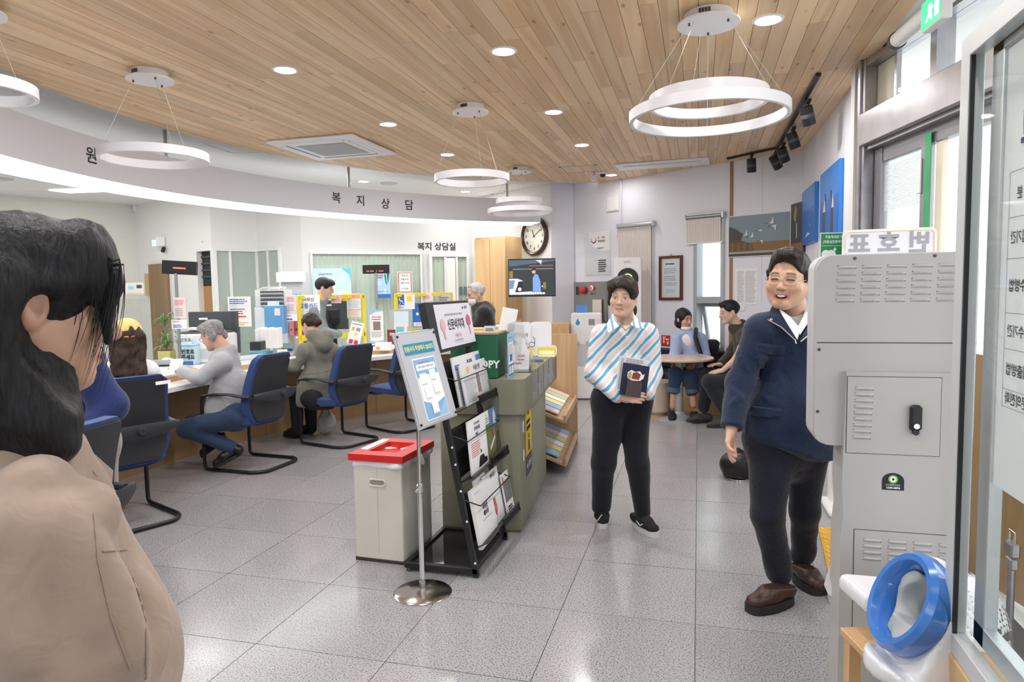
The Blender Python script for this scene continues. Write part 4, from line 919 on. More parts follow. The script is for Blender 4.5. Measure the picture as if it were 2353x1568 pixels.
# ================================================================== curved service counter
def cyl_at(px,py,rad):
 d = ray(px,py);o2 = CAM[:2]-CC;a = d[0]**2+d[1]**2;b = 2*(o2@d[:2]);c_ = o2@o2-rad**2
 return CAM+d*(-b+math.sqrt(b*b-4*a*c_))/(2*a)
def phi(p):return math.degrees(math.atan2(p[1]-CC[1],p[0]-CC[0])) % 360
def ringseg(mb,r0,r1,z0,z1,a0,a1,n=48):
 s = [(r0,z0),(r1,z0),(r1,z1),(r0,z1)]
 mb.grid(n+1,4,lambda u,v:tuple(pol(s[int(round(v*4)) % 4][0],a0+(a1-a0)*u,s[int(round(v*4)) % 4][1])),False,True)
 for a in (a0,a1):mb.add([tuple(pol(r_,a,z_)) for r_,z_ in s],[(0,1,2,3)])
 return mb
m_top = mat('worktop_white',(.80,.80,.81),.3)
counter = thing('service_counter','long curved service counter with white worktop and brown front','counter',pol(5.0,180))
wchild(ringseg(MB(),4.53,4.86,.70,.74,131,236).obj('ledge',m_top),counter)
wchild(ringseg(MB(),4.80,5.55,.785,.80,131,236).obj('worktop',m_top),counter)
wchild(ringseg(MB(),4.81,4.845,.74,.785,131,236).obj('riser',m_maple),counter)
for k in range(12):wchild(ringseg(MB(),4.94,4.975,.0,.70,131+k*8.75+.03,131+(k+1)*8.75-.03,6).obj('front_panel',m_brown),counter)
wchild(ringseg(MB(),5.5,5.53,0,.785,131,236).obj('back_panel',m_brown),counter)
CZ = .80
m_bfab = cloth('blue_upholstery',(.028,.062,.20),.9,fold=.05);m_shell = mat('chair_shell',(.028,.030,.036),.55,bump=(400,.05));m_sled = mat('sled_steel',(.022,.024,.028),.35,.4)
def chair_meshes():
 d = {}
 def prof(v):
  z = .40+.58*v;y = -.215-.10*v+.035*math.sin(v*math.pi)
  hw = (.17+.085*min(1,v/.25)**.6) if v < .25 else .255-.045*((v-.25)/.75)
  if v > .9:hw -= .05*((v-.9)/.1)**2
  return y,z,hw
 def face(off,sc=1.0,dv=0.0):
  def fn(u,v):
   y,z,hw = prof(dv+v*(1-2*dv));x = (u*2-1)*hw*sc;return (x,y+off+.035*(x/.25)**2,z)
  return fn
 mb = MB();n,k = 13,17
 def blk(mb,f0,f1):
  o = len(mb.v);mb.grid(n,k,f0);mb.grid(n,k,f1);q = n*k
  def id_(i,j,s):return o+s*q+i*k+j
  for i in range(n-1):mb.f += [[id_(i,0,0),id_(i+1,0,0),id_(i+1,0,1),id_(i,0,1)],[id_(i,k-1,0),id_(i+1,k-1,0),id_(i+1,k-1,1),id_(i,k-1,1)]];mb.mi += [0,0]
  for j in range(k-1):mb.f += [[id_(0,j,0),id_(0,j+1,0),id_(0,j+1,1),id_(0,j,1)],[id_(n-1,j,0),id_(n-1,j+1,0),id_(n-1,j+1,1),id_(n-1,j,1)]];mb.mi += [0,0]
 blk(mb,face(-.028),face(.035));d['backrest'] = (mb.mesh('backrest',m_bfab,50),None)
 mb = MB();blk(mb,face(-.045,.86,.035),face(-.02,.90,.03));d['back_shell'] = (mb.mesh('back_shell',m_shell,50),None)
 mb = MB()
 def seat(u,v,z0,th):
  x = (u*2-1);y = -.20+.47*v;hw = .245-.03*max(0,(v-.8)/.2)**2-.03*max(0,(.2-v)/.2)**2;e = 1-abs(x)**4;return (x*hw,y,z0+(th*(.55+.45*e) if th > 0 else th*(.4+.6*e))-.035*max(0,(v-.75)/.25)**2)
 mb.grid(13,13,lambda u,v:seat(u,v,.43,.05));mb.grid(13,13,lambda u,v:seat(u,v,.43,-.055));q = 169
 for i in range(12):
  for (a,b) in (((i,0),(i+1,0)),((i,12),(i+1,12)),((0,i),(0,i+1)),((12,i),(12,i+1))):
   A,B = a[0]*13+a[1],b[0]*13+b[1];mb.f.append([A,B,B+q,A+q]);mb.mi.append(0)
 d['seat'] = (mb.mesh('seat',m_bfab,60),None)
 r = .0145
 def rnd(pts,rr=.05,n=5):
  out = [Vector(pts[0])]
  for i in range(1,len(pts)-1):
   p,a,b = Vector(pts[i]),Vector(pts[i-1]),Vector(pts[i+1]);da,db = (a-p).normalized(),(b-p).normalized();l = min(rr,(a-p).length*.45,(b-p).length*.45)
   for j in range(n+1):t = j/n;out.append((p+da*l)*(1-t)**2+p*2*t*(1-t)+(p+db*l)*t*t)
  return out+[Vector(pts[-1])]
 d['sled_frame'] = (MB().tube(rnd([(-.275,.21,.645),(-.275,.235,.60),(-.275,.235,.016),(-.27,-.25,.016),(-.2,-.335,.016),(.2,-.335,.016),(.27,-.25,.016),(.275,.235,.016),(.275,.235,.60),(.275,.21,.645)],.05),r,10).mesh('sled_frame',m_sled),None)
 d['seat_rail'] = (MB().tube([(-.275,.20,.385),(.275,.20,.385)],.011,8).mesh('seat_rail',m_sled),None)
 def arm(sg):
  mb = MB();pts = [(sg*.275,.235,.635),(sg*.28,.12,.655),(sg*.283,-.05,.66),(sg*.28,-.18,.645),(sg*.262,-.26,.64)]
  mb.grid(len(pts),8,lambda u,v:tuple(Vector(pts[int(round(u*4))])+Vector((math.cos(v*6.283)*(.018+.006*u),0,math.sin(v*6.283)*(.011+.016*max(0,u-.5))))),False,True);mb.f += [list(range(8)),list(range(32,40))];mb.mi += [0,0];return mb.mesh('armrest',m_shell)
 d['armrest'] = (arm(-1),None);d['armrest_b'] = (arm(1),None)
 mb = MB();mb.grid(17,10,lambda u,v:((u*2-1)*.275,-.262-.075*(1-abs(u*2-1)**2.2)+.012*math.cos(v*6.283)-.03,.645-.01*math.sin(u*3.14)+(.022+.028*math.sin(u*3.14))*math.sin(v*6.283)),False,True);d['arm_bracket'] = (mb.mesh('arm_bracket',m_shell,60),None)
 d['knob'] = (MB().lathe([(.001,.03),(.022,.03),(.027,.022),(.029,0),(.04,-.005)],(.0,-.372,.64),16,(R_(90),0,0)).mesh('knob',m_shell),None)
 d['label_plate'] = (MB().box((.15,-.372,.93),(.10,.003,.022),(R_(-8),0,R_(8))).mesh('label_plate',m_paper),None)
 return d
CH = chair_meshes()
def visitor_chair(label,p,facing,plate=False):
 t = thing('visitor_chair',label,'chair',(p[0],p[1],.001),R_(facing-90),'blue visitor chairs along the counter')
 for k,(me,_) in CH.items():
  if k == 'label_plate' and not plate:continue
  inst(k.replace('_b','') if k == 'armrest_b' else k,me,t)
 return t
chA = visitor_chair('blue visitor chair holding the woman in the yellow cap, white label on its back',(-3.685,3.575),157,True)
chB = visitor_chair('blue visitor chair holding the grey haired man, white label on its back',pol(4.17,179.0),176,True)
chC = visitor_chair('blue visitor chair holding the woman in the hooded jacket, behind the red lidded bin',pol(4.02,164.5),163)
chD = visitor_chair('empty blue visitor chair behind the silver notice stand',pol(4.02,152.5),153)
chE = visitor_chair('blue visitor chair mostly hidden behind the woman in the beige jacket',(-2.66,2.10),186)
# ================================================================== help desk island
IR = R_(5.0);I0 = np.array([-1.035,3.925])
ix,iy = np.array([math.cos(IR),math.sin(IR)]),np.array([-math.sin(IR),math.cos(IR)])
def IP(x,y,z):q = I0+ix*x+iy*y;return np.array([q[0],q[1],z])
m_olive = mat('olive_laminate',(.235,.235,.165),.45,bump=(500,.03));m_olived = mat('olive_dark',(.16,.16,.12),.5)
isl = thing('help_desk','olive green help desk with glass topped leaflet compartments','counter',IP(-.3,.5,0),IR)
def ib(mb,x0,x1,y0,y1,z0,z1,bev=0.0,seg=1):return mb.box(IP((x0+x1)/2,(y0+y1)/2,(z0+z1)/2),(x1-x0,y1-y0,z1-z0),(0,0,IR),bev,seg)
wchild(ib(MB(),-.50,0,0,1.16,.012,.735,.012,2).obj('base_cabinet',m_olive),isl)
wchild(ib(MB(),-.48,-.02,.02,1.1,0,.012).obj('plinth',m_brown),isl)
def round_rect(x0,x1,y0,y1,r,n=6,corners=(1,1,1,1)):
 P = []
 for (cx,cy,a),on_ in zip(((x1-r,y0+r,-90),(x1-r,y1-r,0),(x0+r,y1-r,90),(x0+r,y0+r,180)),corners):
  if on_:P += [(cx+r*math.cos(R_(a+90*k/n)),cy+r*math.sin(R_(a+90*k/n))) for k in range(n+1)]
  else:P.append((x1 if a in (-90,0) else x0,y0 if a in (-90,180) else y1))
 return P
ixf = lambda v:tuple(IP(v[0],v[1],v[2]))
wchild(MB().prism(round_rect(-.52,.035,-.03,.30,.06,corners=(1,0,0,1)),.735,.948,ixf).obj('upper_block',m_olive),isl)
LY = 1.66
mb = MB();ib(mb,-.52,.035,.30,LY,.735,.752);ib(mb,-.52,-.50,.30,LY,.752,.945);ib(mb,-.20,-.185,.30,LY,.752,.945);ib(mb,-.52,.035,LY-.02,LY,.752,.945);wchild(mb.obj('compartment_shell',m_olive),isl)
cy_ = [.30+.272*k for k in range(6)]
for y in cy_[1:-1]:wchild(ib(MB(),-.19,.03,y-.006,y+.006,.752,.944).obj('divider',m_olived),isl)
wchild(ib(MB(),-.515,.035,.305,LY,.946,.953,.001).obj('glass_top',m_glass),isl)
for k in range(5):wchild(ib(MB(),.030,.034,cy_[k]+.008,cy_[k+1]-.008,.754,.944).obj('glass_front',glass_mat('dark_glass',(.55,.60,.56)) if k == 0 else MATS['dark_glass']),isl)
wchild(ib(MB(),-.45,-.05,1.16,1.30,.012,.735).obj('end_panel',m_olived),isl)
wchild(ib(MB(),-.42,-.02,1.3,1.33,.0,.735).obj('end_panel',m_olive),isl)
for k in range(5):
 n_ = 3
 for j in range(n_):
  tag(wchild(ib(MB(),-.16,.018,cy_[k]+.02+j*.075,cy_[k]+.08+j*.075,.753,.79+.02*((j+k) % 2)).obj('slip_stack',mat('slip_paper',(.8,.8,.78),.8),None,0),isl) if False else ib(MB(),-.16,.018,cy_[k]+.02+j*.075,cy_[k]+.08+j*.075,.753,.79+.02*((j+k) % 2)).obj('form_stack',mat('slip_paper',(.8,.8,.78),.8),None,0),'stack of white forms, %s in the %s glass compartment of the help desk' % (('left','middle','right')[j],('nearest','second','third','fourth','farthest')[k]),'papers','form stacks inside the help desk')
def side_plane(x,y,z,off=.0015):return Plane(IP(x,y,z)+np.array([*(ix*off),0]),(iy[0],iy[1],0),(0,0,1),0)
t = thing('warning_sticker','yellow and black upright sticker on the side of the help desk','sticker',IP(.002,.33,.3))
P_ = side_plane(0,.20,.29);mb = MB();P_.rect(mb,0,.13,.245,.43);mb.m(1);P_.rect(mb,0,0,.245,.13);wchild(mb.obj('sheet',[mat('sticker_yellow',(.72,.52,.02),.5),mat('sticker_black',(.05,.05,.055),.5)],None,0),t)
mb = MB();P_.rect(mb,.10,.385,.14,.42,.001);P_.lines(mb,.04,.28,.21,.365,2,.6,.001);P_.disc(mb,.13,.245,.018,.001);P_.poly(mb,[(.11,.22),(.155,.22),(.165,.15),(.10,.15)],.001)
wchild(mb.obj('print',m_ink,None,0),t);mb = MB();P_.text(mb,'광진구',.16,.06,.04,.001,bold=.03);P_.disc(mb,.06,.06,.016,.001);wchild(mb.obj('lettering',m_paper,None,0),t)
for y,z,lb in ((.09,.60,'upper'),(.095,.42,'lower')):
 tag(side_plane(0,y,z).rect(MB(),0,0,.045,.07).obj('paper_label',m_paper,None,0),lb+' small white paper tab on the side of the help desk','label')
bk = thing('leaflet_bookcase','low pine bookcase with slanted shelves at the end of the help desk','bookcase',IP(.1,1.75,0),IR)
wchild(ib(MB(),-.30,.14,2.42,2.445,0,1.06).obj('side_panel',m_pine),bk);wchild(ib(MB(),-.30,-.28,1.36,2.42,0,.95).obj('back_panel',m_pine),bk)
for z0 in (.05,.40):
 c = IP(-.06,1.88,z0+.10);wchild(MB().box(c,(.40,1.07,.018),Matrix.Rotation(IR,3,'Z') @ Matrix.Rotation(R_(22),3,'Y')).obj('shelf',m_pine),bk)
 wchild(MB().box(IP(.13,1.88,z0+.045),(.018,1.07,.06),(0,0,IR)).obj('shelf_lip',m_pine),bk)
lf = [m_lightblue,m_paper,m_pink,mat('leaf_yellow',(.85,.78,.35),.6),mat('leaf_green',(.5,.68,.35),.6)]
for i,z0 in enumerate((.05,.40)):
 for j in range(6):
  tag(MB().box(IP(-.04,1.46+j*.165,z0+.125),(.24,.13,.012),Matrix.Rotation(IR,3,'Z') @ Matrix.Rotation(R_(22),3,'Y')).obj('leaflet_stack',lf[(i*2+j*3) % 5],None,0),'%s leaflet pile, %s from the front on the %s bookcase shelf' % (('blue','white','pink','yellow','green')[(i*2+j*3) % 5],('first','second','third','fourth','fifth','sixth')[j],('lower','upper')[i]),'leaflets','leaflet piles in the pine bookcase')
from mathutils.bvhtree import BVHTree
def bvh(o):
 me = o.data;return BVHTree.FromPolygons([v.co.copy() for v in me.vertices],[list(p.vertices) for p in me.polygons])
def hit(tree,px,py,off=.002):
 d = Vector(ray(px,py)).normalized();r = tree.ray_cast(Vector(CAM),d)
 if r[0] is None:return None
 n = r[1] if r[1].dot(d) < 0 else -r[1]
 return np.array(r[0]+n*off),np.array(n)
def stroke(tree,pts,r,name,m,par,off=.001,n=6,sub=8):
 P = []
 for (a,b) in zip(pts,pts[1:]):
  for i in range(sub):
   h = hit(tree,a[0]+(b[0]-a[0])*i/sub,a[1]+(b[1]-a[1])*i/sub,off)
   if h:P.append(h[0])
 h = hit(tree,*pts[-1],off)
 if h:P.append(h[0])
 if len(P) < 2:return None
 return wchild(MB().tube(P,r,n).obj(name,m),par)
def patch(tree,quad,name,m,par,off=.004,nu=8,nv=8,th=.004):
 """a thin panel lying on a garment: quad of 4 sight lines (tl, tr, br, bl)"""
 q = np.array(quad,float);vs = [];vb = []
 for i in range(nu):
  for j in range(nv):
   u,v = i/(nu-1),j/(nv-1);p = (q[0]*(1-u)+q[1]*u)*(1-v)+(q[3]*(1-u)+q[2]*u)*v;h = hit(tree,*p,off)
   if h is None:return None
   edge = i in (0,nu-1) or j in (0,nv-1);vs.append(h[0]-h[1]*(off-.0005)*edge)
 f = [(i*nv+j,(i+1)*nv+j,(i+1)*nv+j+1,i*nv+j+1) for i in range(nu-1) for j in range(nv-1)]
 return wchild(MB().add(vs,f).obj(name,m,None,60),par)
def button(tree,px,py,r,m,par,name='button'):
 h = hit(tree,px,py,.001)
 if h is None:return
 n = Vector(h[1]);rm = Vector((0,0,1)).rotation_difference(n).to_matrix();mb = MB().lathe([(r,0),(r,.002),(r*.7,.004),(.0001,.004)],(0,0,0),12,caps=False)
 mb.v = [tuple(rm @ Vector(v)+Vector(h[0])) for v in mb.v];wchild(mb.obj(name,m),par)
def folds(S,paths,r=.012,k=.025,sub=5):
 """raise soft cloth folds along sight line paths on the surface of S"""
 P,F = S.mesh();tr = BVHTree.FromPolygons([tuple(p) for p in P],[tuple(map(int,f)) for f in F])
 for pts in paths:
  H_ = []
  for a,b in zip(pts,pts[1:]):
   for i in range(sub):
    h = hit(tree=tr,px=a[0]+(b[0]-a[0])*i/sub,py=a[1]+(b[1]-a[1])*i/sub,off=-r*.55)
    if h:H_.append(h[0])
  for i in range(len(H_)-1):
   q = math.sin(math.pi*(i+.5)/max(1,len(H_)-1));S.cone(H_[i],H_[i+1],r*(.45+.55*q),r*(.45+.55*q),k)
def collar_flap(pts,name,m,par,th=.004):
 """closed polygon of world points, extruded a little"""
 P = [Vector(p) for p in pts];n = (P[1]-P[0]).cross(P[2]-P[0]).normalized();k = len(P)
 mb = MB().add([*[p-n*th/2 for p in P],*[p+n*th/2 for p in P]],[tuple(range(k-1,-1,-1)),tuple(range(k,2*k))]+[(i,(i+1) % k,k+(i+1) % k,k+i) for i in range(k)])
 return wchild(mb.obj(name,m,None,0),par)
m_navy = cloth('navy_cotton',(.011,.022,.056),.8,fold=.35);m_navytrs = cloth('dark_navy_trousers',(.0095,.0115,.022),.85,fold=.4)
m_wshirt = cloth('white_shirt',(.82,.83,.86),.8,fold=.15);m_dbrown = mat('brown_leather',(.055,.026,.019),.38,bump=(90,.15));m_sole = mat('dark_rubber',(.022,.021,.022),.7)
def man_in_navy():
 t = person('smiling man with glasses walking in a navy jacket and dark trousers',fl(1815,1370))
 H = Head(at(1810,643,3.11),frame(36,2,4),1.10);fw = fdir(12)
 nk = at(1832,735,3.19);sr,sl = at(1744,764,3.14),at(1910,764,3.26);pv = at(1812,1012,3.27)
 J = dict(nk=nk,sr=sr,sl=sl,pv=pv,fw=fw);er,wr = at(1699,880,3.15),at(1681,985,3.06);el,wl_ = at(1925,890,3.34),at(1915,985,3.3)
 hr,hl = at(1768,1050,3.22),at(1852,1050,3.3);kr,kl = at(1764,1185,3.17),at(1850,1175,3.36);ar,al = fl(1790,1372)+[0,0,.10],fl(1842,1325)+[0,0,.10]
 hd = at(1672,1035,3.0)-wr
 S = grid_for([H.W(0,0,.14),H.W(0,.12,0),nk,sr,sl,er,el,wr,wl_,wr+hd*1.6,pv,kr,kl,ar,al],.13,.016,[(H.c,.13,.0034),(wr+hd*.8,.11,.005)])
 sd_head(S,H,nk,1.0,fat=.008);sd_torso(S,J,-.035)
 chain(S,[sr,er,wr],(.045,.036,.027));chain(S,[sl,el,wl_],(.045,.036,.027))
 chain(S,[hr,kr,ar],(.08,.05,.035));chain(S,[hl,kl,al],(.08,.05,.035))
 sd_hand(S,wr,hd,fdir(-60),-1,(.32,.45,.55,.6),1.0,.05,.35)
 sk(S.obj('body',SK1,None,face_tint(H,1.0,eyes='squint')),t)
 S = grid_for([H.W(0,0,.14),H.W(0,0,-.06)],.12,.0042)
 S.ell(H.W(0,-.018,.046),np.array((.080,.102,.085))*H.s,.0,'u',H.F);S.ell(H.W(.008,.050,.102),np.array((.055,.05,.028))*H.s,.04*H.s,'u',H.F)
 S.ell(H.W(0,.092,-.005),np.array((.080,.075,.083))*H.s,.012,'s',H.F);S.ell(H.W(0,.02,-.075),np.array((.12,.15,.066))*H.s,.008,'s',H.F)
 for q in (-1,1):S.ell(H.W(q*.085,.0,-.012),np.array((.03,.024,.034))*H.s,.006,'s',H.F);S.cone(H.W(q*.075,.016,.03),H.W(q*.075,.02,-.004),.012*H.s,.006*H.s,.008)
 S.wrinkle(.0035,130,3,stretch=(1,1,.35));sk(S.obj('hair',HDB),t)
 mb = MB().grid(9,2,lambda u,v:tuple(H.W((u-.5)*.050,.0855-((u-.5)*.050)**2*13,-.0580-.0105*v+.010*(abs(u-.5)*2)**2)));sk(mb.obj('teeth',mat('teeth',(.85,.8,.72),.3)),t)
 eyeglasses(t,H,mat('gold_wire',(.75,.6,.38),.25,.9),.026,.0165)
 S = grid_for([nk,sr,sl,er,el,wr,wl_,pv,hr,hl],.16,.0085)
 sd_torso(S,J,.018,1.0,.06);S.cone(at(1790,960,3.22),at(1800,1060,3.22),.155,.17,.08,'u',(fw,.8));S.cone(at(1850,960,3.27),at(1852,1050,3.27),.15,.16,.08,'u',(fw,.8))
 chain(S,[sr,er,wr+(wr-er)*.02],(.074,.062,.056),.03);chain(S,[sl,el,wl_],(.074,.062,.058),.03)
 S.cone(nk+UPV*-.02,sr*.8+nk*.2,.07,.07,.04);S.cut(at(1800,1052,3.2),(0,0,-1));S.cut(wr,wr-er)
 vb = at(1833,775,3.0);S.cone(at(1832,700,3.12),at(1832,770,3.02),.078,.028,.01,'s');S.ell(nk+np.array([0,0,.05]),(.075,.07,.08),.012,'s')
 S.wrinkle(.0045,17,5,n=6,stretch=(1,1,.6));S.wrinkle(.003,40,9)
 folds(S,[[(1688,800),(1720,860)],[(1676,890),(1712,925)],[(1682,930),(1708,905)],[(1730,780),(1752,850)],[(1745,905),(1790,935)],[(1720,960),(1712,1030)],[(1770,900),(1800,860)]],.008,.02)
 ja = S.obj('jacket',m_navy);sk(ja,t);tr = bvh(ja)
 S = grid_for([nk,sr,sl,at(1833,800,3.1)],.08,.009);sd_torso(S,J,.004);S.ell(nk+np.array([0,0,.06]),(.068,.062,.09),.01,'s');S.cut(at(1833,860,3.1),(0,0,-1));S.cone(at(1822,712,3.1),at(1832,758,3.02),.04,.008,.01,'s');sk(S.obj('shirt',m_wshirt),t)
 e = .0
 collar_flap([at(1789,708,3.09),at(1800,727,3.045),at(1832,780,2.99),at(1838,756,3.0),at(1814,728,3.06)],'shirt_collar',m_wshirt,t);collar_flap([at(1852,700,3.14),at(1863,712,3.1),at(1866,728,3.06),at(1838,770,3.0),at(1834,752,3.02),at(1846,728,3.08)],'shirt_collar',m_wshirt,t)
 collar_flap([at(1778,694,3.17),at(1762,732,3.09),at(1828,778,2.985),at(1795,725,3.06)],'jacket_collar',m_navy,t);collar_flap([at(1857,676,3.2),at(1882,700,3.16),at(1893,745,3.08),at(1838,782,2.985),at(1870,722,3.07)],'jacket_collar',m_navy,t)
 patch(tr,((1815,788),(1850,790),(1862,1050),(1812,1052)),'placket',m_navy,t,.006)
 patch(tr,((1741,789),(1806,793),(1802,818),(1743,814)),'pocket_flap',m_navy,t,.013);patch(tr,((1744,812),(1802,816),(1800,880),(1738,872)),'pocket',m_navy,t,.007)
 patch(tr,((1719,932),(1796,940),(1792,962),(1722,956)),'pocket_flap',m_navy,t,.013);patch(tr,((1722,955),(1792,961),(1786,1030),(1716,1020)),'pocket',m_navy,t,.007)
 ms = mat('snap_metal',(.75,.72,.68),.25,.9)
 for px,py in ((1772,735),(1811,757),(1848,770),(1802,1043)):button(tr,px,py,.0075,ms,t,'snap_button')
 sk(MB().tube([at(1764,735,3.075),at(1795,752,3.03),at(1827,782,2.972),at(1829,790,2.975)],.003,6).obj('zipper',ms),t);sk(MB().tube([at(1882,748,3.06),at(1860,768,3.01),at(1840,785,2.972)],.003,6).obj('zipper',ms),t)
 S = grid_for([pv,hr,hl,kr,kl,ar,al],.13,.010)
 S.cone(hr+[0,0,.08],hl+[0,0,.08],.125,.125,.05,'u',(fw,.85));chain(S,[hr,kr,ar+[0,0,.02]],(.103,.073,.064),.03);chain(S,[hl,kl,al+[0,0,.02]],(.10,.070,.058),.03)
 S.cone((hr+hl)/2+[0,0,.05],(hr+hl)/2-[0,0,.05],.13,.07,.06);S.cut(fl(1800,1372)+[0,0,.055],(0,0,-1));S.wrinkle(.005,20,11,n=6,stretch=(1,1,1.4));S.wrinkle(.004,45,12,*bounds([ar,al],.16));sk(S.obj('trousers',m_navytrs),t)
 shoe(t,fl(1815,1383),fl(1722,1410),m_dbrown,m_sole,h=.06,w=.052,sole=.034,sc=1.12);shoe(t,fl(1832,1330),fl(1887,1370),m_dbrown,m_sole,h=.06,w=.052,sole=.034,sc=1.1)
man_in_navy()
def stripes():
 m = bpy.data.materials.new('diagonal_striped_cotton');m.use_nodes = True;N,L = nt(m);b = N['Principled BSDF'];b.inputs['Roughness'].default_value = .7;b.inputs['Sheen Weight'].default_value = .15
 tc = N.new('ShaderNodeTexCoord');dp = N.new('ShaderNodeVectorMath');dp.operation = 'DOT_PRODUCT';L.new(tc.outputs['Object'],dp.inputs[0]);v = -_rh*.72+UPV*.69;dp.inputs[1].default_value = tuple(v)
 wn = N.new('ShaderNodeTexNoise');wn.inputs['Scale'].default_value = 9;L.new(tc.outputs['Object'],wn.inputs['Vector']);ad = N.new('ShaderNodeMath');ad.operation = 'MULTIPLY_ADD';ad.inputs[1].default_value = .02;L.new(wn.outputs['Fac'],ad.inputs[0]);L.new(dp.outputs['Value'],ad.inputs[2])
 ml = N.new('ShaderNodeMath');ml.operation = 'MULTIPLY';ml.inputs[1].default_value = 1/.057;L.new(ad.outputs[0],ml.inputs[0]);fr = N.new('ShaderNodeMath');fr.operation = 'FRACT';L.new(ml.outputs[0],fr.inputs[0])
 r = N.new('ShaderNodeValToRGB');r.color_ramp.interpolation = 'CONSTANT';e = r.color_ramp.elements;W_ = (.76,.74,.76,1)
 e[0].position = 0;e[0].color = (.10,.36,.58,1);e[1].position = .27;e[1].color = W_
 for p,c in ((.50,(.62,.40,.33,1)),(.535,(.73,.64,.60,1)),(.70,(.62,.40,.33,1)),(.73,W_)):x = e.new(p);x.color = c
 L.new(fr.outputs[0],r.inputs[0]);L.new(r.outputs[0],b.inputs['Base Color'])
 n = N.new('ShaderNodeTexNoise');n.inputs['Scale'].default_value = 24;L.new(tc.outputs['Object'],n.inputs['Vector']);bp = N.new('ShaderNodeBump');bp.inputs['Strength'].default_value = .25;bp.inputs['Distance'].default_value = .01;L.new(n.outputs['Fac'],bp.inputs['Height']);L.new(bp.outputs[0],b.inputs['Normal']);return m
m_strp = stripes();m_blacktrs = cloth('black_navy_trousers',(.0095,.010,.016),.85,fold=.3)
def woman_striped():
 t = person('woman standing in a diagonally striped shirt and black trousers',fl(1430,1205))
 D = 4.14;H = Head(at(1431,683,D-.02),frame(20,4,3),.985);fw = fdir(6)
 nk = at(1442,754,D+.03);sr,sl = at(1381,771,D),at(1489,768,D+.03);pv = at(1428,925,D+.03);J = dict(nk=nk,sr=sr,sl=sl,pv=pv,fw=fw)
 er,wr = at(1366,857,D-.02),at(1424,912,D-.2);el,wl_ = at(1500,853,D+.0),at(1487,905,D-.18)
 hr,hl = at(1400,955,D),at(1459,955,D+.02);kr,kl = at(1387,1065,D),at(1465,1065,D+.0);ar,al = fl(1382,1202)+[0,0,.085],fl(1476,1215)+[0,0,.085]
 S = grid_for([H.W(0,0,.14),H.W(0,.12,0),nk,sr,sl,er,el,wr,wl_,pv,kr,kl,ar,al],.12,.016,[(H.c,.125,.0036),(at(1455,912,D-.22),.10,.0045)])
 sd_head(S,H,nk,.12,fat=.004);sd_torso(S,J,-.035,.9)
 chain(S,[sr,er,wr],(.04,.034,.024));chain(S,[sl,el,wl_],(.04,.034,.024));chain(S,[hr,kr,ar],(.075,.048,.033));chain(S,[hl,kl,al],(.075,.048,.033))
 sd_hand(S,wr,at(1478,915,D-.26)-wr,-UPV*.25-fdir(0)*.2+fdir(180)*.6,1,(.35,.4,.5,.55),.92,.03,.3)
 sd_hand(S,wl_+fdir(0)*.01,at(1432,902,D-.27)-wl_,fdir(180)*.8-UPV*.2,-1,(.3,.35,.4,.45),.92,.03,.3)
 sk(S.obj('body',SK2,None,face_tint(H,.12,eyes='open',brow=(.30,.22,.2),lip=(.82,.42,.44))),t)
 S = grid_for([H.W(0,0,.14),H.W(0,-.05,-.12)],.12,.0045)
 S.ell(H.W(0,-.020,.040),np.array((.087,.104,.092))*H.s,0,'u',H.F);S.ell(H.W(-.03,.05,.075),np.array((.055,.05,.042))*H.s,.05,'u',H.F);S.ell(H.W(.045,.04,.055),np.array((.044,.05,.06))*H.s,.05,'u',H.F)
 S.ell(H.W(0,.100,-.012),np.array((.068,.085,.082))*H.s,.01,'s',H.F);S.ell(H.W(0,.05,-.085),np.array((.11,.10,.078))*H.s,.01,'s',H.F)
 S.ell(H.W(-.084,-.012,-.002),np.array((.02,.022,.034))*H.s,.006,'s',H.F);S.ell(H.W(0,-.05,-.05),np.array((.07,.05,.05))*H.s,.03,'u',H.F);S.ell(H.W(.05,-.07,-.085),np.array((.032,.035,.045))*H.s,.02,'u',H.F)
 S.cone(H.W(-.074,.03,.03),H.W(-.078,.028,-.05),.012*H.s,.004*H.s,.01)
 S.wrinkle(.0035,120,4,stretch=(1,1,.4));sk(S.obj('hair',HDB),t)
 S = grid_for([nk,sr,sl,er,el,wr,wl_,pv],.14,.0075)
 sd_torso(S,J,.008,.95,.03);S.cone(at(1405,880,D),at(1455,880,D),.105,.105,.06,'u',(fw,.9));chain(S,[sr,er,wr-(wr-er)*.08],(.066,.062,.047),.025);chain(S,[sl,el,wl_-(wl_-el)*.05],(.066,.060,.046),.025)
 S.cut(at(1430,922,D),(0,0,-1));S.ell(nk+np.array([0,0,.055]),(.068,.064,.08),.01,'s');S.cone(at(1436,735,D-.06),at(1438,772,D-.12),.045,.008,.01,'s')
 S.wrinkle(.0035,22,6,n=6);S.wrinkle(.003,45,16,*bounds([er,wr,el,wl_],.09));sh = S.obj('shirt',m_strp);sk(sh,t);tr = bvh(sh)
 cm = mat('striped_collar',(.78,.78,.82),.7);
 m_cst = bpy.data.materials.new('collar_stripes');m_cst.use_nodes = True;N,L = nt(m_cst);tc = N.new('ShaderNodeTexCoord');dp = N.new('ShaderNodeVectorMath');dp.operation = 'DOT_PRODUCT';dp.inputs[1].default_value = tuple(_rh/.042);L.new(tc.outputs['Object'],dp.inputs[0]);fr = N.new('ShaderNodeMath');fr.operation = 'FRACT';L.new(dp.outputs['Value'],fr.inputs[0]);r = N.new('ShaderNodeValToRGB');r.color_ramp.interpolation = 'CONSTANT';r.color_ramp.elements[0].color = (.13,.38,.6,1);r.color_ramp.elements[1].position = .3;r.color_ramp.elements[1].color = (.78,.77,.8,1);L.new(fr.outputs[0],r.inputs[0]);L.new(r.outputs[0],N['Principled BSDF'].inputs['Base Color'])
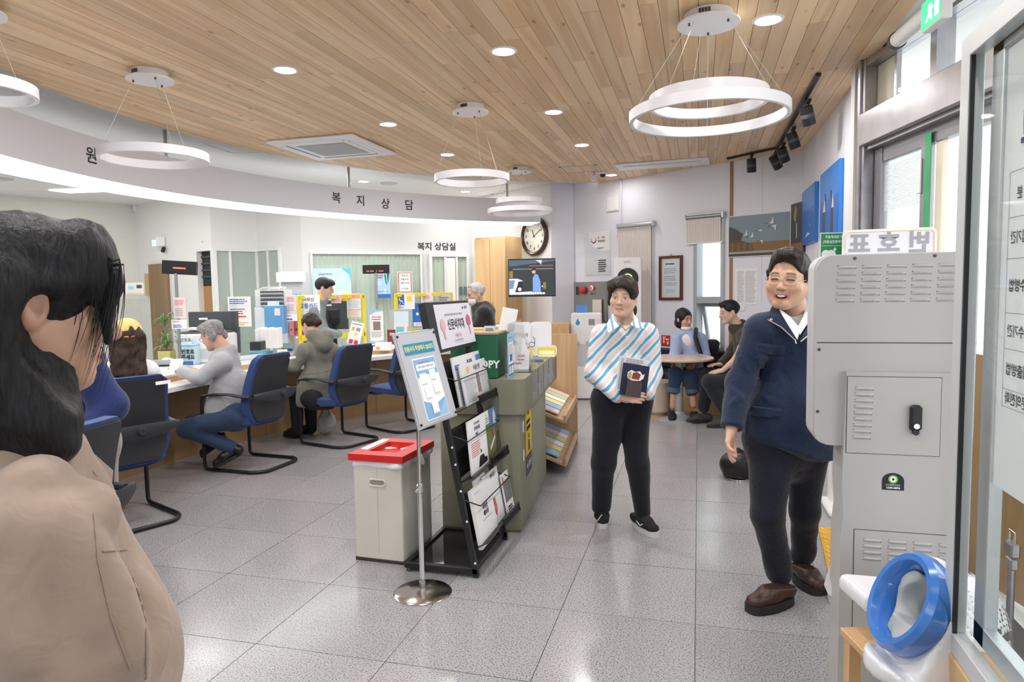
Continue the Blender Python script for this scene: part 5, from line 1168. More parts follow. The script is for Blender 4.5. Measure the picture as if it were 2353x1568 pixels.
 collar_flap([at(1409,720,D-.04),at(1394,745,D-.08),at(1398,766,D-.135),at(1422,750,D-.15),at(1412,738,D-.1)],'collar',m_cst,t);collar_flap([at(1455,721,D-.03),at(1481,755,D-.09),at(1460,754,D-.135),at(1448,745,D-.135),at(1456,735,D-.09)],'collar',m_cst,t)
 stroke(tr,[(1439,774),(1437,800),(1432,830),(1428,880),(1424,915)],.0025,'placket',m_strp,t)
 for px,py in ((1439,774),(1440,807),(1497,903)):button(tr,px,py,.005,mat('pearl',(.85,.83,.82),.2),t)
 mb = MB();pts = [at(1424,738,D-.06),at(1430,752,D-.115),at(1438,760,D-.14),at(1447,752,D-.125),at(1452,736,D-.06),at(1453,728,D-.01)]
 for a,b in zip(pts,pts[1:]):
  for i in range(5):mb.ell(a+(b-a)*i/5,(.004,.004,.004),6)
 sk(mb.obj('necklace',mat('gold',(.8,.52,.25),.25,.9)),t)
 S = grid_for([pv,hr,hl,kr,kl,ar,al],.13,.009)
 S.cone(hr+[0,0,.09],hl+[0,0,.09],.112,.112,.05,'u',(fw,.92));S.cone(at(1403,905,D),at(1455,905,D),.09,.09,.05,'u',(fw,.95));chain(S,[hr,kr,ar+[0,0,.02]],(.098,.072,.056),.03);chain(S,[hl,kl,al+[0,0,.02]],(.098,.070,.054),.03)
 S.cut(fl(1430,1205)+[0,0,.075],(0,0,-1));S.cut(at(1430,888,D),(0,0,1));S.wrinkle(.004,20,21,n=6);sk(S.obj('trousers',m_blacktrs),t)
 ml,ms = mat('black_knit',(.012,.012,.014),.75,bump=(300,.3)),mat('white_foam',(.72,.70,.71),.6)
 s1 = shoe(t,fl(1380,1192),fl(1386,1216),ml,ms,h=.06,w=.042,sole=.03,laces=ml,sc=.98);s2 = shoe(t,fl(1458,1207),fl(1508,1236),ml,ms,h=.06,w=.042,sole=.03,laces=ml,sc=.98)
 for s_,q in ((s1,((1366,1190),(1372,1199),(1383,1184))),(s2,((1463,1198),(1471,1208),(1477,1205)))):
  st = stroke(bvh(s_),q,.0035,'side_stripe',ms,t,sub=4)
  if st:st.parent = s_;st.matrix_parent_inverse = Matrix.Identity(4)
 b = thing('paper_sheaf','sheaf of printed papers held against the striped shirt behind the notebook','papers',at(1446,880,D-.22));u = at(1421,905,D-.2)
 ex = Vector(at(1487,832,D-.2)-at(1427,822,D-.22)).normalized();ey = Vector(at(1427,822,D-.22)-at(1416,900,D-.24)).normalized();n = ex.cross(ey).normalized();ey = n.cross(ex)
 def slab(name,mats,o,w_,h_,th):return wchild(MB().add([o,o+ex*w_,o+ex*w_+ey*h_,o+ey*h_,o-n*th,o+ex*w_-n*th,o+ex*w_+ey*h_-n*th,o+ey*h_-n*th],[(0,1,2,3),(7,6,5,4),(0,4,5,1),(1,5,6,2),(2,6,7,3),(3,7,4,0)]).obj(name,mats,None,0),b)
 o = Vector(at(1414,897,D-.245));slab('paper',mat('newsprint',(.72,.72,.74),.8),o,.17,.20,.008);P_ = Plane(o,ex,ey,.0012);pm = MB()
 P_.lines(pm,.01,.01,.028,.19,22,.5,seed=3);P_.lines(pm,.04,.165,.15,.195,3,.5,seed=4);wchild(pm.obj('print',m_greyink,None,0),b)
 nb = thing('notebook','dark navy notebook with a brown phone wallet held in the striped shirt woman\'s hands','notebook',at(1455,880,D-.24));b = nb
 o2 = Vector(at(1424,907,D-.258));slab('cover',mat('navy_cover',(.012,.022,.055),.5),o2,.155,.185,.012)
 P_ = Plane(o2,ex,ey,.0015);st = MB();P_.poly(st,[(.028,.1),(.03,.135),(.05,.15),(.07,.142),(.1,.15),(.118,.13),(.13,.138),(.125,.11),(.108,.095),(.06,.09)]);st.m(1);P_.poly(st,[(.055,.1),(.06,.135),(.085,.143),(.108,.13),(.1,.1)],.0006);st.m(2);P_.poly(st,[(.032,.1),(.033,.13),(.047,.143),(.055,.12),(.05,.098)],.0006)
 wchild(st.obj('sticker',[m_paper,mat('sticker_red',(.28,.05,.04),.5),mat('sticker_tan',(.55,.36,.16),.5)],None,0),nb)
 o3 = o2+ex*.03+n*.010;slab('phone_wallet',mat('brown_wallet',(.075,.055,.058),.5),o3,.09,.09,.010);wchild(MB().cyl(o2+ex*.025+n*.006+ey*.02,o2+ex*.025+n*.006+ey*.11,.004,n=8).obj('pen',m_black),nb)
woman_striped()
m_greyj = cloth('grey_linen_jacket',(.42,.42,.45),.85,fold=.3);m_jeans = cloth('blue_denim',(.030,.055,.12),.85,fold=.35);m_blackleather = mat('black_leather',(.012,.012,.013),.35)
def grey_man():
 t = person('grey haired man in a light grey jacket and jeans leaning on the counter',at(540,1060,5.85))
 D = 5.85;H = Head(at(488,771,D),frame(106,22,0),1.0);nk = at(524,806,D);sl,sr = at(512,832,D-.16),at(522,820,D+.18);pv = at(548,948,D);fw = fdir(100)*.9-UPV*.45;fw /= np.linalg.norm(fw)
 J = dict(nk=nk,sl=sl,sr=sr,pv=pv,fw=fw);el,wl_ = at(460,868,D-.22),at(417,853,D-.1);er,wr = at(470,862,D+.2),at(430,846,D+.1)
 hl,hr = at(545,958,D-.12),at(548,955,D+.12);kl,kr = at(428,985,D-.12),at(440,975,D+.16);al,ar = at(532,1028,D-.12),at(508,1012,D+.12)
 S = grid_for([H.W(0,0,.13),nk,sl,sr,el,wl_,er,wr,at(395,848,D),pv,kl,kr,al,ar],.11,.016,[(H.c,.125,.0048),(at(408,850,D),.09,.0055)])
 sd_head(S,H,nk,0);sd_torso(S,J,-.03,.95);chain(S,[sl,el,wl_],(.04,.034,.025));chain(S,[sr,er,wr],(.04,.034,.025));chain(S,[hl,kl,al],(.075,.05,.034));chain(S,[hr,kr,ar],(.075,.05,.034))
 sd_hand(S,wl_,at(398,847,D-.02)-wl_,fdir(160),-1,(.4,.5,.6,.6),.95,.04,.4);sd_hand(S,wr,at(410,842,D+.06)-wr,-UPV,1,(.4,.5,.6,.6),.95,.04,.4)
 sk(S.obj('body',SK1,None,face_tint(H,0,brow=(.5,.46,.45))),t)
 S = grid_for([H.W(0,0,.14),H.W(0,0,-.06)],.11,.0052)
 S.ell(H.W(0,-.018,.044),np.array((.084,.103,.09))*H.s,0,'u',H.F);S.ell(H.W(0,.05,.09),np.array((.06,.055,.035))*H.s,.03,'u',H.F);S.ell(H.W(0,.092,-.008),np.array((.076,.08,.082))*H.s,.01,'s',H.F);S.ell(H.W(0,.03,-.085),np.array((.12,.14,.07))*H.s,.01,'s',H.F)
 for q in (-1,1):S.ell(H.W(q*.085,-.004,-.01),np.array((.03,.024,.034))*H.s,.006,'s',H.F);S.ell(H.W(q*.07,-.05,-.015),np.array((.02,.04,.05))*H.s,.02,'u',H.F);S.ell(H.W(q*.085,-.004,-.008),np.array((.03,.022,.03))*H.s,.006,'s',H.F)
 S.wrinkle(.004,110,4,stretch=(1,1,.5));sk(S.obj('hair',HG),t);eyeglasses(t,H,m_black)
 S = grid_for([nk,sl,sr,el,wl_,er,wr,pv,at(500,945,D)],.15,.009)
 sd_torso(S,J,.016,.95,.05);chain(S,[sl,el,wl_],(.075,.062,.05),.03);chain(S,[sr,er,wr],(.075,.062,.05),.03);S.cone(at(530,890,D-.05),at(500,945,D-.08),.15,.12,.08,'u',(fdir(10),.7));S.cone(at(555,890,D),at(566,945,D),.14,.16,.06,'u',(fdir(10),.85))
 S.ell(nk+np.array([0,0,.075])+fdir(100)*.03,(.066,.066,.07),.01,'s');S.cut(at(530,962,D),(0,0,-1));S.cut(wl_+(wl_-el)*.0,wl_-el,.004);S.cone(nk-fdir(100)*.0+UPV*.01,nk+fdir(100)*.05,.066,.064,.02,'u');S.ell(nk+np.array([0,0,.06])+fdir(100)*.03,(.062,.062,.07),.008,'s')
 S.wrinkle(.005,20,5,n=6);S.wrinkle(.004,42,8,*bounds([sl,el,wl_],.1));sk(S.obj('jacket',m_greyj),t)
 S = grid_for([hl,hr,kl,kr,al,ar,pv],.13,.011);S.cone(hl,hr,.12,.12,.05);chain(S,[hl,kl,al],(.105,.078,.052));chain(S,[hr,kr,ar],(.105,.078,.052));S.wrinkle(.005,24,9,n=6);sk(S.obj('jeans',m_jeans),t)
 for a,kk in ((al,kl),(ar,kr)):S2 = grid_for([a,a+(a-kk)*.25],.08,.008);S2.cone(a-(a-kk)*.05,a+(a-kk)*.16,.043,.04);sk(S2.obj('sock',m_blackleather),t)
 shoe(t,at(556,1044,D-.08),at(494,1077,D-.16),m_blackleather,m_sole,h=.05,w=.046,sole=.024);shoe(t,at(522,1010,D+.02),at(466,1052,D+.02),m_blackleather,m_sole,h=.05,w=.046,sole=.024)
 pp = thing('receipt','white folded slip of paper in the grey haired man\'s hands','paper',at(408,838,D-.05));wchild(MB().box(at(405,838,D-.08),(.10,.004,.13),(R_(-50),0,R_(30))).obj('sheet',m_paper,None,0),pp)
grey_man()
m_hood = cloth('olive_grey_parka',(.19,.185,.15),.85,fold=.35)
def hood_woman():
 t = person('woman with a hair bun in an olive grey hooded jacket at the counter',at(735,1000,6.8))
 D = 6.78;H = Head(at(713,748,D),frame(122,18,0),.98);nk = at(729,782,D);sl,sr = at(697,808,D-.12),at(764,806,D+.14);pv = at(733,905,D);fw = fdir(128)*.95-UPV*.25;fw /= np.linalg.norm(fw)
 J = dict(nk=nk,sl=sl,sr=sr,pv=pv,fw=fw);el,wl_ = at(676,842,D-.12),at(660,822,D+.1);er,wr = at(757,850,D+.3),at(700,830,D+.4);hl,hr = at(718,915,D-.08),at(752,915,D+.1);kl,kr = at(680,902,D+.22),at(712,900,D+.42);al,ar = at(684,992,D+.2),at(716,985,D+.4)
 S = grid_for([H.W(0,0,.13),nk,sl,sr,el,wl_,er,wr,at(640,812,D),pv,kl,kr,al,ar],.11,.016,[(H.c,.12,.005),(at(655,818,D+.1),.08,.006)])
 sd_head(S,H,nk);sd_torso(S,J,-.03,.9);chain(S,[sl,el,wl_],(.04,.034,.025));chain(S,[sr,er,wr],(.04,.034,.025));chain(S,[hl,kl,al],(.07,.05,.034));chain(S,[hr,kr,ar],(.07,.05,.034));sd_hand(S,wl_,at(645,813,D+.12)-wl_,-UPV+fdir(200)*.3,-1,.5,.9);sk(S.obj('body',SK2,None,face_tint(H)),t)
 S = grid_for([H.W(0,0,.14),H.W(0,-.13,-.05)],.10,.0052);S.ell(H.W(0,-.018,.038),np.array((.083,.102,.090))*H.s,0,'u',H.F);S.ell(H.W(0,.092,-.014),np.array((.074,.08,.085))*H.s,.012,'s',H.F);S.ell(H.W(0,.03,-.10),np.array((.12,.14,.065))*H.s,.01,'s',H.F)
 for q in (-1,1):S.ell(H.W(q*.085,-.006,-.015),np.array((.03,.022,.032))*H.s,.006,'s',H.F)
 S.ell(H.W(0,-.115,.0),np.array((.04,.038,.04))*H.s,.008,'u',H.F);S.wrinkle(.003,110,4,stretch=(1,1,.5));sk(S.obj('hair',HBR),t)
 sk(MB().tube([H.W(.04*math.cos(a),-.093,.0+.04*math.sin(a)) for a in np.arange(0,6.28,.5)],.006,6,closed=True).obj('hair_band',mat('maroon_band',(.2,.02,.04),.6)),t)
 S = grid_for([nk,sl,sr,el,wl_,er,wr,pv],.16,.010);sd_torso(S,J,.022,.95,.03);chain(S,[sl,el,wl_],(.076,.066,.05),.03);chain(S,[sr,er,wr],(.076,.066,.05),.03);S.cone(at(715,885,D-.04),at(708,925,D-.06),.14,.12,.07,'u',(fdir(20),.8));S.cone(at(745,885,D+.02),at(742,920,D),.16,.15,.07,'u',(fdir(20),.85))
 S.cone(nk-fw*.05+UPV*.035-_rh*.06,nk-fw*.09-UPV*.06+_rh*.02,.07,.085,.02,'u');S.cone(nk-fw*.05+UPV*.03+_rh*.08,nk-fw*.09-UPV*.06+_rh*.0,.065,.085,.02,'u');S.ell(nk+np.array([0,0,.075])+fw*.02,(.075,.075,.07),.01,'s');S.cut(at(730,932,D),(0,0,-1));S.cut(wl_,wl_-el,.004)
 S.wrinkle(.006,20,7,n=6);S.wrinkle(.0035,42,8);ja = S.obj('hooded_jacket',m_hood);sk(ja,t);tr = bvh(ja)
 stroke(tr,[(686,862),(730,858),(772,850)],.003,'seam',m_hood,t);stroke(tr,[(693,858),(695,900)],.003,'pocket_seam',m_hood,t)
 m = mat('striped_skirt_dark',(.015,.016,.02),.8);S = grid_for([hl,hr,kl,kr,al,ar,pv],.13,.012);S.cone(hl,hr,.12,.12,.05);chain(S,[hl,kl,al],(.10,.075,.055));chain(S,[hr,kr,ar],(.10,.075,.055));sk(S.obj('trousers',m),t)
 shoe(t,al-[0,0,.07],al-[0,0,.07]+fdir(128)*.22,m_blackleather,m_sole);shoe(t,ar-[0,0,.07],ar-[0,0,.07]+fdir(128)*.22,m_blackleather,m_sole)
 p = at(650,812,D+.05);o = MB().box(p,(.10,.15,.006),(R_(25),0,R_(40)),.002).obj('passbook',mat('passbook_tan',(.55,.5,.4),.6));tag(o,'small tan booklet held by the woman in the hooded jacket','booklet')
 b = fl(752,1000);S = grid_for([b+[0,0,.1],b+[0,0,.32]],.18,.009);S.ell(b+[0,0,.12],(.10,.085,.115),.0);S.cone(b+[0,0,.2],b+[0,0,.30],.06,.025,.05);S.cone(b+[.02,0,.28],b+[.07,-.03,.22],.022,.012,.02);S.cone(b+[-.02,0,.28],b+[-.08,.02,.2],.022,.012,.02);S.cut(b+[0,0,.006],(0,0,-1));S.wrinkle(.008,40,3)
 tag(S.obj('plastic_bag',mat('bag_grey',(.45,.45,.42),.35,noise=(30,.25))),'knotted pale plastic bag on the floor under the hooded woman\'s chair','bag')
hood_woman()
m_tee = cloth('white_tee',(.80,.80,.83),.8,fold=.25)
def cap_woman():
 t = person('woman with long brown hair, yellow cap and white t-shirt seated at the counter',at(310,1150,4.3))
 D = 4.42;H = Head(at(293,778,D),frame(150,6,0),.97);nk = at(297,826,D);sl,sr = at(262,853,D-.02),at(340,853,D+.06);pv = np.array([-3.76,3.63,.60]);fw = np.array([-.92,.39,0]);J = dict(nk=nk,sl=sl,sr=sr,pv=pv,fw=fw)
 el,er = at(246,905,D+.1),at(352,905,D+.18);wl_,wr = at(262,890,D+.34),at(330,888,D+.36);lt = np.array([.39,.92,0]);hl,hr = pv-lt*.09-UPV*.04,pv+lt*.09-UPV*.04;kl,kr = hl+fw*.40-UPV*.03,hr+fw*.40-UPV*.03;al,ar = kl-UPV*(kl[2]-.09)-fw*.05,kr-UPV*(kr[2]-.09)-fw*.05
 S = grid_for([H.W(0,0,.13),nk,sl,sr,el,wl_,er,wr,pv,kl,kr,al,ar],.12,.016,[(H.c,.12,.005)])
 sd_head(S,H,nk);sd_torso(S,J,-.02,.88);chain(S,[sl,el,wl_],(.042,.034,.025));chain(S,[sr,er,wr],(.042,.034,.025));chain(S,[hl,kl,al],(.07,.05,.034));chain(S,[hr,kr,ar],(.07,.05,.034))
 for w_,e_ in ((wl_,el),(wr,er)):sd_hand(S,w_,w_-e_,-UPV,1,.4,.9)
 sk(S.obj('body',SK2,None,face_tint(H)),t)
 S = grid_for([H.W(0,0,.13),H.W(0,-.06,-.30)],.13,.006);S.ell(H.W(0,-.02,.03),np.array((.085,.105,.088))*H.s,0,'u',H.F)
 for q,z in ((-.06,-.25),(-.03,-.28),(0,-.30),(.03,-.27),(.06,-.24)):S.cone(H.W(q,-.06,0),H.W(q*1.35,-.085,z),.05,.022,.03)
 S.ell(H.W(0,.1,-.03),(.07,.1,.1),.01,'s',H.F);S.ell(H.W(0,.06,-.12),(.11,.085,.1),.01,'s',H.F);S.wrinkle(.006,70,4,stretch=(1,1,.12));sk(S.obj('hair',HBR),t)
 my = cloth('yellow_cap_cotton',(.82,.60,.23),.85,fold=.1);S = grid_for([H.W(0,0,.14),H.W(0,0,0)],.12,.005);S.ell(H.W(0,-.015,.040),np.array((.093,.112,.096))*H.s,0,'u',H.F);S.ell(H.W(0,-.015,.036),np.array((.087,.106,.092))*H.s,0,'s',H.F);S.cut(H.W(0,-.1,.004),-H.F[2]+H.F[1]*.05);S.ell(H.W(0,-.115,.012),np.array((.034,.04,.03))*H.s,.004,'s',H.F);ca = S.obj('cap',my);sk(ca,t)
 for nm,o in (('cap_strap',MB().tube([H.W(-.045,-.112,.008),H.W(0,-.125,.004),H.W(.045,-.112,.008)],.006,6).obj('cap_strap',mat('strap_tan',(.62,.38,.12),.6))),('visor',MB().grid(13,5,lambda u,v:tuple(H.W(.085*math.cos(u*3.14159),.055+.04*math.sin(u*3.14159)*(1)+v*.055*math.sin(u*3.14159),.012-.012*v*math.sin(u*3.14159)))).obj('visor',my))):sk(o,t)
 S = grid_for([nk,sl,sr,el,er,pv],.14,.009);sd_torso(S,J,.012,.92);S.cone(sl,sl*.45+el*.55,.068,.072,.03);S.cone(sr,sr*.45+er*.55,.068,.072,.03);S.ell(nk+np.array([0,0,.06]),(.07,.07,.07),.01,'s');S.wrinkle(.005,22,7,n=6);sh = S.obj('t_shirt',m_tee);sk(sh,t);tr = bvh(sh);stroke(tr,[(287,873),(352,868)],.0022,'print_line',m_ink,t,.0005)
 S = grid_for([hl,hr,kl,kr,al,ar,pv],.13,.012);S.cone(hl,hr,.12,.12,.05);chain(S,[hl,kl,al],(.095,.072,.055));chain(S,[hr,kr,ar],(.095,.072,.055));sk(S.obj('trousers',m_blacktrs),t)
 for a in (al,ar):shoe(t,a-[0,0,a[2]-.002]-fw*.04,a-[0,0,a[2]-.002]+fw*.18,m_blackleather,m_sole)
cap_woman()
m_navy2 = cloth('navy_knit',(.016,.030,.115),.85,fold=.3);m_greytr = cloth('grey_beige_trousers',(.33,.31,.30),.85,fold=.3)
def navy_sleeve_person():
 D = 3.3;t = person('person in a navy top and grey trousers mostly hidden behind the nearest woman',at(185,1200,D))
 H = Head(at(112,690,D),frame(120,10,0),.95);nk = at(138,775,D);sl,sr = at(190,835,D-.1),at(110,825,D+.2);pv = at(175,1020,D);fw = fdir(110);J = dict(nk=nk,sl=sl,sr=sr,pv=pv,fw=fw)
 el,wl_ = at(252,935,D-.05),at(205,985,D-.15);er,wr = at(110,930,D+.2),at(80,960,D);hl,hr = at(215,1045,D-.05),at(170,1045,D+.12);kl,kr = at(228,1180,D+.1),at(180,1180,D+.2);al,ar = np.array([*kl[:2],.09]),np.array([*kr[:2],.09])
 S = grid_for([H.W(0,0,.13),nk,sl,sr,el,wl_,er,wr,pv,kl,kr,al,ar],.12,.016,[(H.c,.12,.0055)]);sd_head(S,H,nk);sd_torso(S,J,-.03,.95);chain(S,[sl,el,wl_],(.042,.034,.025));chain(S,[sr,er,wr],(.042,.034,.025));chain(S,[hl,kl,al],(.07,.05,.034));chain(S,[hr,kr,ar],(.07,.05,.034));sd_hand(S,wl_,wl_-el,-UPV,1,.4);sd_hand(S,wr,wr-er,-UPV,1,.4);sk(S.obj('body',SK1,None,face_tint(H)),t)
 S = grid_for([H.W(0,0,.14),H.W(0,0,-.06)],.11,.006);S.ell(H.W(0,-.018,.044),(.083,.102,.088),0,'u',H.F);S.ell(H.W(0,.092,-.01),(.076,.08,.082),.01,'s',H.F);S.cut(H.W(0,0,-.03),-H.F[2]);sk(S.obj('hair',HB),t)
 S = grid_for([nk,sl,sr,el,wl_,er,wr,pv],.15,.0095);sd_torso(S,J,.014,.98,.03);chain(S,[sl,el,wl_],(.085,.078,.05),.03);chain(S,[sr,er,wr],(.078,.066,.05),.03);S.ell(nk+np.array([0,0,.075]),(.072,.072,.07),.01,'s');S.wrinkle(.007,20,7,n=6);S.cut(at(190,1020,D),(0,0,-1));sk(S.obj('sweater',m_navy2),t)
 S = grid_for([hl,hr,kl,kr,al,ar,pv],.13,.012);S.cone(hl+[0,0,.06],hr+[0,0,.06],.12,.12,.05);chain(S,[hl,kl,al],(.105,.078,.065));chain(S,[hr,kr,ar],(.105,.078,.065));S.wrinkle(.006,22,3);S.cut((0,0,.05),(0,0,-1));sk(S.obj('trousers',m_greytr),t)
 for a in (al,ar):shoe(t,a-[0,0,.088]-fw*.05,a-[0,0,.088]+fw*.2,m_blackleather,m_sole)
navy_sleeve_person()
def clerk():
 D = 8.0;t = person('clerk with short black hair and glasses behind the counter monitor',at(740,800,D));H = Head(at(746,663,D),frame(-95,12,0),1.0);nk = at(738,694,D);sl,sr = at(728,712,D+.17),at(724,716,D-.17);pv = at(718,800,D);fw = fdir(-95);J = dict(nk=nk,sl=sl,sr=sr,pv=pv,fw=fw)
 er,wr = at(740,765,D-.2),at(775,770,D-.15);el,wl_ = at(745,762,D+.2),at(778,768,D+.15)
 S = grid_for([H.W(0,0,.13),nk,sl,sr,pv,er,wr,el,wl_],.11,.016,[(H.c,.12,.0055)]);sd_head(S,H,nk);sd_torso(S,J,-.03,.95);chain(S,[sr,er,wr],(.04,.034,.025));chain(S,[sl,el,wl_],(.04,.034,.025));sk(S.obj('body',SK2,None,face_tint(H)),t)
 S = grid_for([H.W(0,0,.14),H.W(0,0,-.08)],.11,.006);S.ell(H.W(0,-.018,.042),(.085,.105,.09),0,'u',H.F);S.ell(H.W(0,.06,.07),(.065,.05,.045),.03,'u',H.F);S.ell(H.W(0,.1,-.02),(.076,.085,.08),.01,'s',H.F);S.ell(H.W(0,.05,-.10),(.12,.12,.08),.01,'s',H.F)
 for q in (-1,1):S.ell(H.W(q*.085,.0,-.015),(.03,.024,.03),.006,'s',H.F)
 sk(S.obj('hair',HB),t);eyeglasses(t,H,m_black)
 S = grid_for([nk,sl,sr,pv,er,wr,el,wl_],.14,.012);sd_torso(S,J,.012,.95,.03);chain(S,[sr,er,wr],(.068,.058,.045));chain(S,[sl,el,wl_],(.068,.058,.045));S.ell(nk+np.array([0,0,.07]),(.068,.068,.07),.01,'s');S.wrinkle(.005,22,5);sk(S.obj('cardigan',cloth('slate_knit',(.22,.26,.27),.85)),t)
 sk(MB().box(at(716,812,D),(.34,.34,.06),None,.02).obj('lap',m_blacktrs),t) if False else None
clerk()
def elder():
 D = 7.3;t = person('elderly white haired man with a face mask and dark padded vest',at(1115,900,D));H = Head(at(1092,676,D),frame(66,12,0),.96);nk = at(1106,708,D+.02);sl,sr = at(1113,722,D-.17),at(1112,716,D+.2);pv = at(1125,830,D);fw = fdir(78);J = dict(nk=nk,sl=sl,sr=sr,pv=pv,fw=fw)
 el,wl_ = at(1092,768,D-.22),at(1065,750,D-.1);er,wr = at(1092,768,D+.25),at(1060,752,D+.2)
 S = grid_for([H.W(0,0,.13),nk,sl,sr,pv,el,wl_,er,wr],.12,.016,[(H.c,.12,.005)]);sd_head(S,H,nk);sd_torso(S,J,-.03,.95);chain(S,[sl,el,wl_],(.04,.034,.025));chain(S,[sr,er,wr],(.04,.034,.025));sd_hand(S,wl_,wl_-el,-UPV,-1,.4);sk(S.obj('body',SK1,None,face_tint(H,0,eyes='squint',brow=(.7,.66,.64))),t)
 S = grid_for([H.W(0,0,.14),H.W(0,0,-.08)],.11,.0055);S.ell(H.W(0,-.018,.040),(.081,.1,.085),0,'u',H.F);S.ell(H.W(0,.080,.0),(.076,.085,.09),.015,'s',H.F);S.ell(H.W(0,.04,-.095),(.12,.13,.07),.01,'s',H.F)
 for q in (-1,1):S.ell(H.W(q*.085,.0,-.012),(.03,.026,.034),.006,'s',H.F)
 S.wrinkle(.003,100,4);sk(S.obj('hair',HW),t)
 S = grid_for([H.W(0,.08,0),H.W(0,0,-.12)],.08,.0045);S.ell(H.W(0,.035,-.068),(.066,.070,.062),0,'u',H.F);S.ell(H.W(0,.03,-.068),(.062,.066,.058),0,'s',H.F);S.cut(H.W(0,.04,-.045),H.F[2]*.9+H.F[1]*-.2);S.cut(H.W(0,.035,-.06),-H.F[1]);sk(S.obj('face_mask',mat('mask_white',(.85,.86,.87),.8)),t)
 for q in (-1,1):sk(MB().tube([H.W(q*.058,.045,-.05),H.W(q*.078,.0,-.02),H.W(q*.08,-.02,.0)],.0016,5).obj('mask_loop',m_paper),t)
 S = grid_for([nk,sl,sr,pv,el,wl_,er,wr],.14,.011);chain(S,[sl,el,wl_],(.07,.06,.048));chain(S,[sr,er,wr],(.07,.06,.048));sd_torso(S,J,.006,.95);S.ell(nk+np.array([0,0,.07]),(.066,.066,.06),.01,'s');S.wrinkle(.005,24,5);sk(S.obj('sweater',cloth('black_knit2',(.012,.012,.014),.8)),t)
 S = grid_for([nk,sl,sr,pv],.16,.011);sd_torso(S,J,.026,.96,.04);S.cone(nk+fw*.02,nk-fw*.05-UPV*.03,.085,.09,.04);S.ell(nk+np.array([0,0,.075]),(.075,.075,.07),.01,'s');S.ell(sl+fdir(0)*.05+UPV*-.01,(.085,.075,.09),.02,'s');S.wrinkle(.006,26,5,stretch=(1,1,2));sk(S.obj('padded_vest',cloth('dark_padded',(.035,.036,.03),.5,fold=.5)),t)
 st = thing('stool','dark seat hidden under the elderly man','stool',(0,0,0)) if False else None
elder()
m_bshirt = cloth('pale_blue_shirt',(.36,.46,.70),.8,fold=.25)
def masked_woman():
 D = 7.95;t = person('seated woman with a lowered face mask, pale blue shirt and backpack',at(1585,930,D));H = Head(at(1572,733,D),frame(-28,8,-4),1.0);nk = at(1576,762,D+.02);sr,sl = at(1556,780,D),at(1609,778,D+.02);pv = at(1592,860,D+.12);fw = fdir(8);J = dict(nk=nk,sl=sl,sr=sr,pv=pv,fw=fw)
 er,wr = at(1549,823,D-.02),at(1549,835,D-.28);el,wl_ = at(1620,818,D-.02),at(1596,834,D-.25);hr,hl = at(1578,865,D+.05),at(1606,865,D+.05);kr,kl = at(1553,858,D-.36),at(1587,866,D-.40);ar,al = at(1546,935,D-.3),at(1594,932,D-.38)
 S = grid_for([H.W(0,0,.13),nk,sl,sr,pv,el,wl_,er,wr,kr,kl,ar,al],.12,.016,[(H.c,.12,.0048),(at(1590,840,D-.28),.08,.006),(at(1549,840,D-.3),.07,.006)])
 sd_head(S,H,nk);sd_torso(S,J,-.03,.9);chain(S,[sl,el,wl_],(.04,.034,.025));chain(S,[sr,er,wr],(.04,.034,.025));chain(S,[hl,kl,al],(.07,.05,.034));chain(S,[hr,kr,ar],(.07,.05,.034));sd_hand(S,wl_,at(1583,850,D-.36)-wl_,-UPV*.4+fdir(180),-1,.35,.95);sd_hand(S,wr,at(1548,850,D-.4)-wr,fdir(180),1,.5,.9);sk(S.obj('body',SK1,None,face_tint(H)),t)
 S = grid_for([H.W(0,0,.14),H.W(0,0,-.13)],.12,.0052);S.ell(H.W(0,-.018,.036),(.088,.104,.09),0,'u',H.F);S.ell(H.W(0,-.03,-.05),(.092,.085,.08),.03,'u',H.F);S.ell(H.W(0,.105,-.015),(.062,.10,.078),.012,'s',H.F);S.ell(H.W(0,.08,-.1),(.075,.09,.1),.012,'s',H.F);S.cut(H.W(0,0,-.115),-H.F[2]);S.wrinkle(.003,100,4,stretch=(1,1,.3));sk(S.obj('hair',HB),t)
 S = grid_for([H.W(0,.08,0),H.W(0,0,-.12)],.09,.0048);S.ell(H.W(0,.035,-.098),(.064,.066,.04),0,'u',H.F);S.ell(H.W(0,.03,-.098),(.059,.061,.045),0,'s',H.F);S.cut(H.W(0,.035,-.078),H.F[2]);S.cut(H.W(0,.02,-.06),-H.F[1]);sk(S.obj('face_mask',mat('mask_white',(.85,.86,.87),.8)),t)
 for q in (-1,1):sk(MB().tube([H.W(q*.058,.045,-.088),H.W(q*.075,.01,-.04),H.W(q*.08,-.01,-.01)],.002,5).obj('mask_loop',m_paper),t)
 S = grid_for([nk,sl,sr,pv],.12,.011);sd_torso(S,J,.0,.88);S.ell(nk+np.array([0,0,.06]),(.06,.06,.07),.01,'s');sk(S.obj('undershirt',m_tee),t)
 S = grid_for([nk,sl,sr,pv,el,wl_,er,wr],.14,.010);sd_torso(S,J,.016,.93,.03);chain(S,[sr,er,wr],(.07,.062,.05));chain(S,[sl,el,wl_],(.07,.062,.05));S.ell(nk+np.array([0,0,.06]),(.068,.066,.07),.01,'s');S.cone(at(1577,772,D-.125),at(1588,850,D-.135),.08,.10,.015,'s');S.cut(wl_,wl_-el,.004);S.cut(wr,wr-er,.004);S.wrinkle(.005,24,5);sk(S.obj('shirt',m_bshirt),t)
 S = grid_for([hl,hr,kl,kr,al,ar,pv],.13,.011);S.cone(hl,hr,.12,.12,.05);chain(S,[hl,kl,kl*.55+al*.45],(.10,.078,.072));chain(S,[hr,kr,kr*.55+ar*.45],(.10,.078,.072));S.wrinkle(.005,24,9);sk(S.obj('jeans',m_jeans),t)
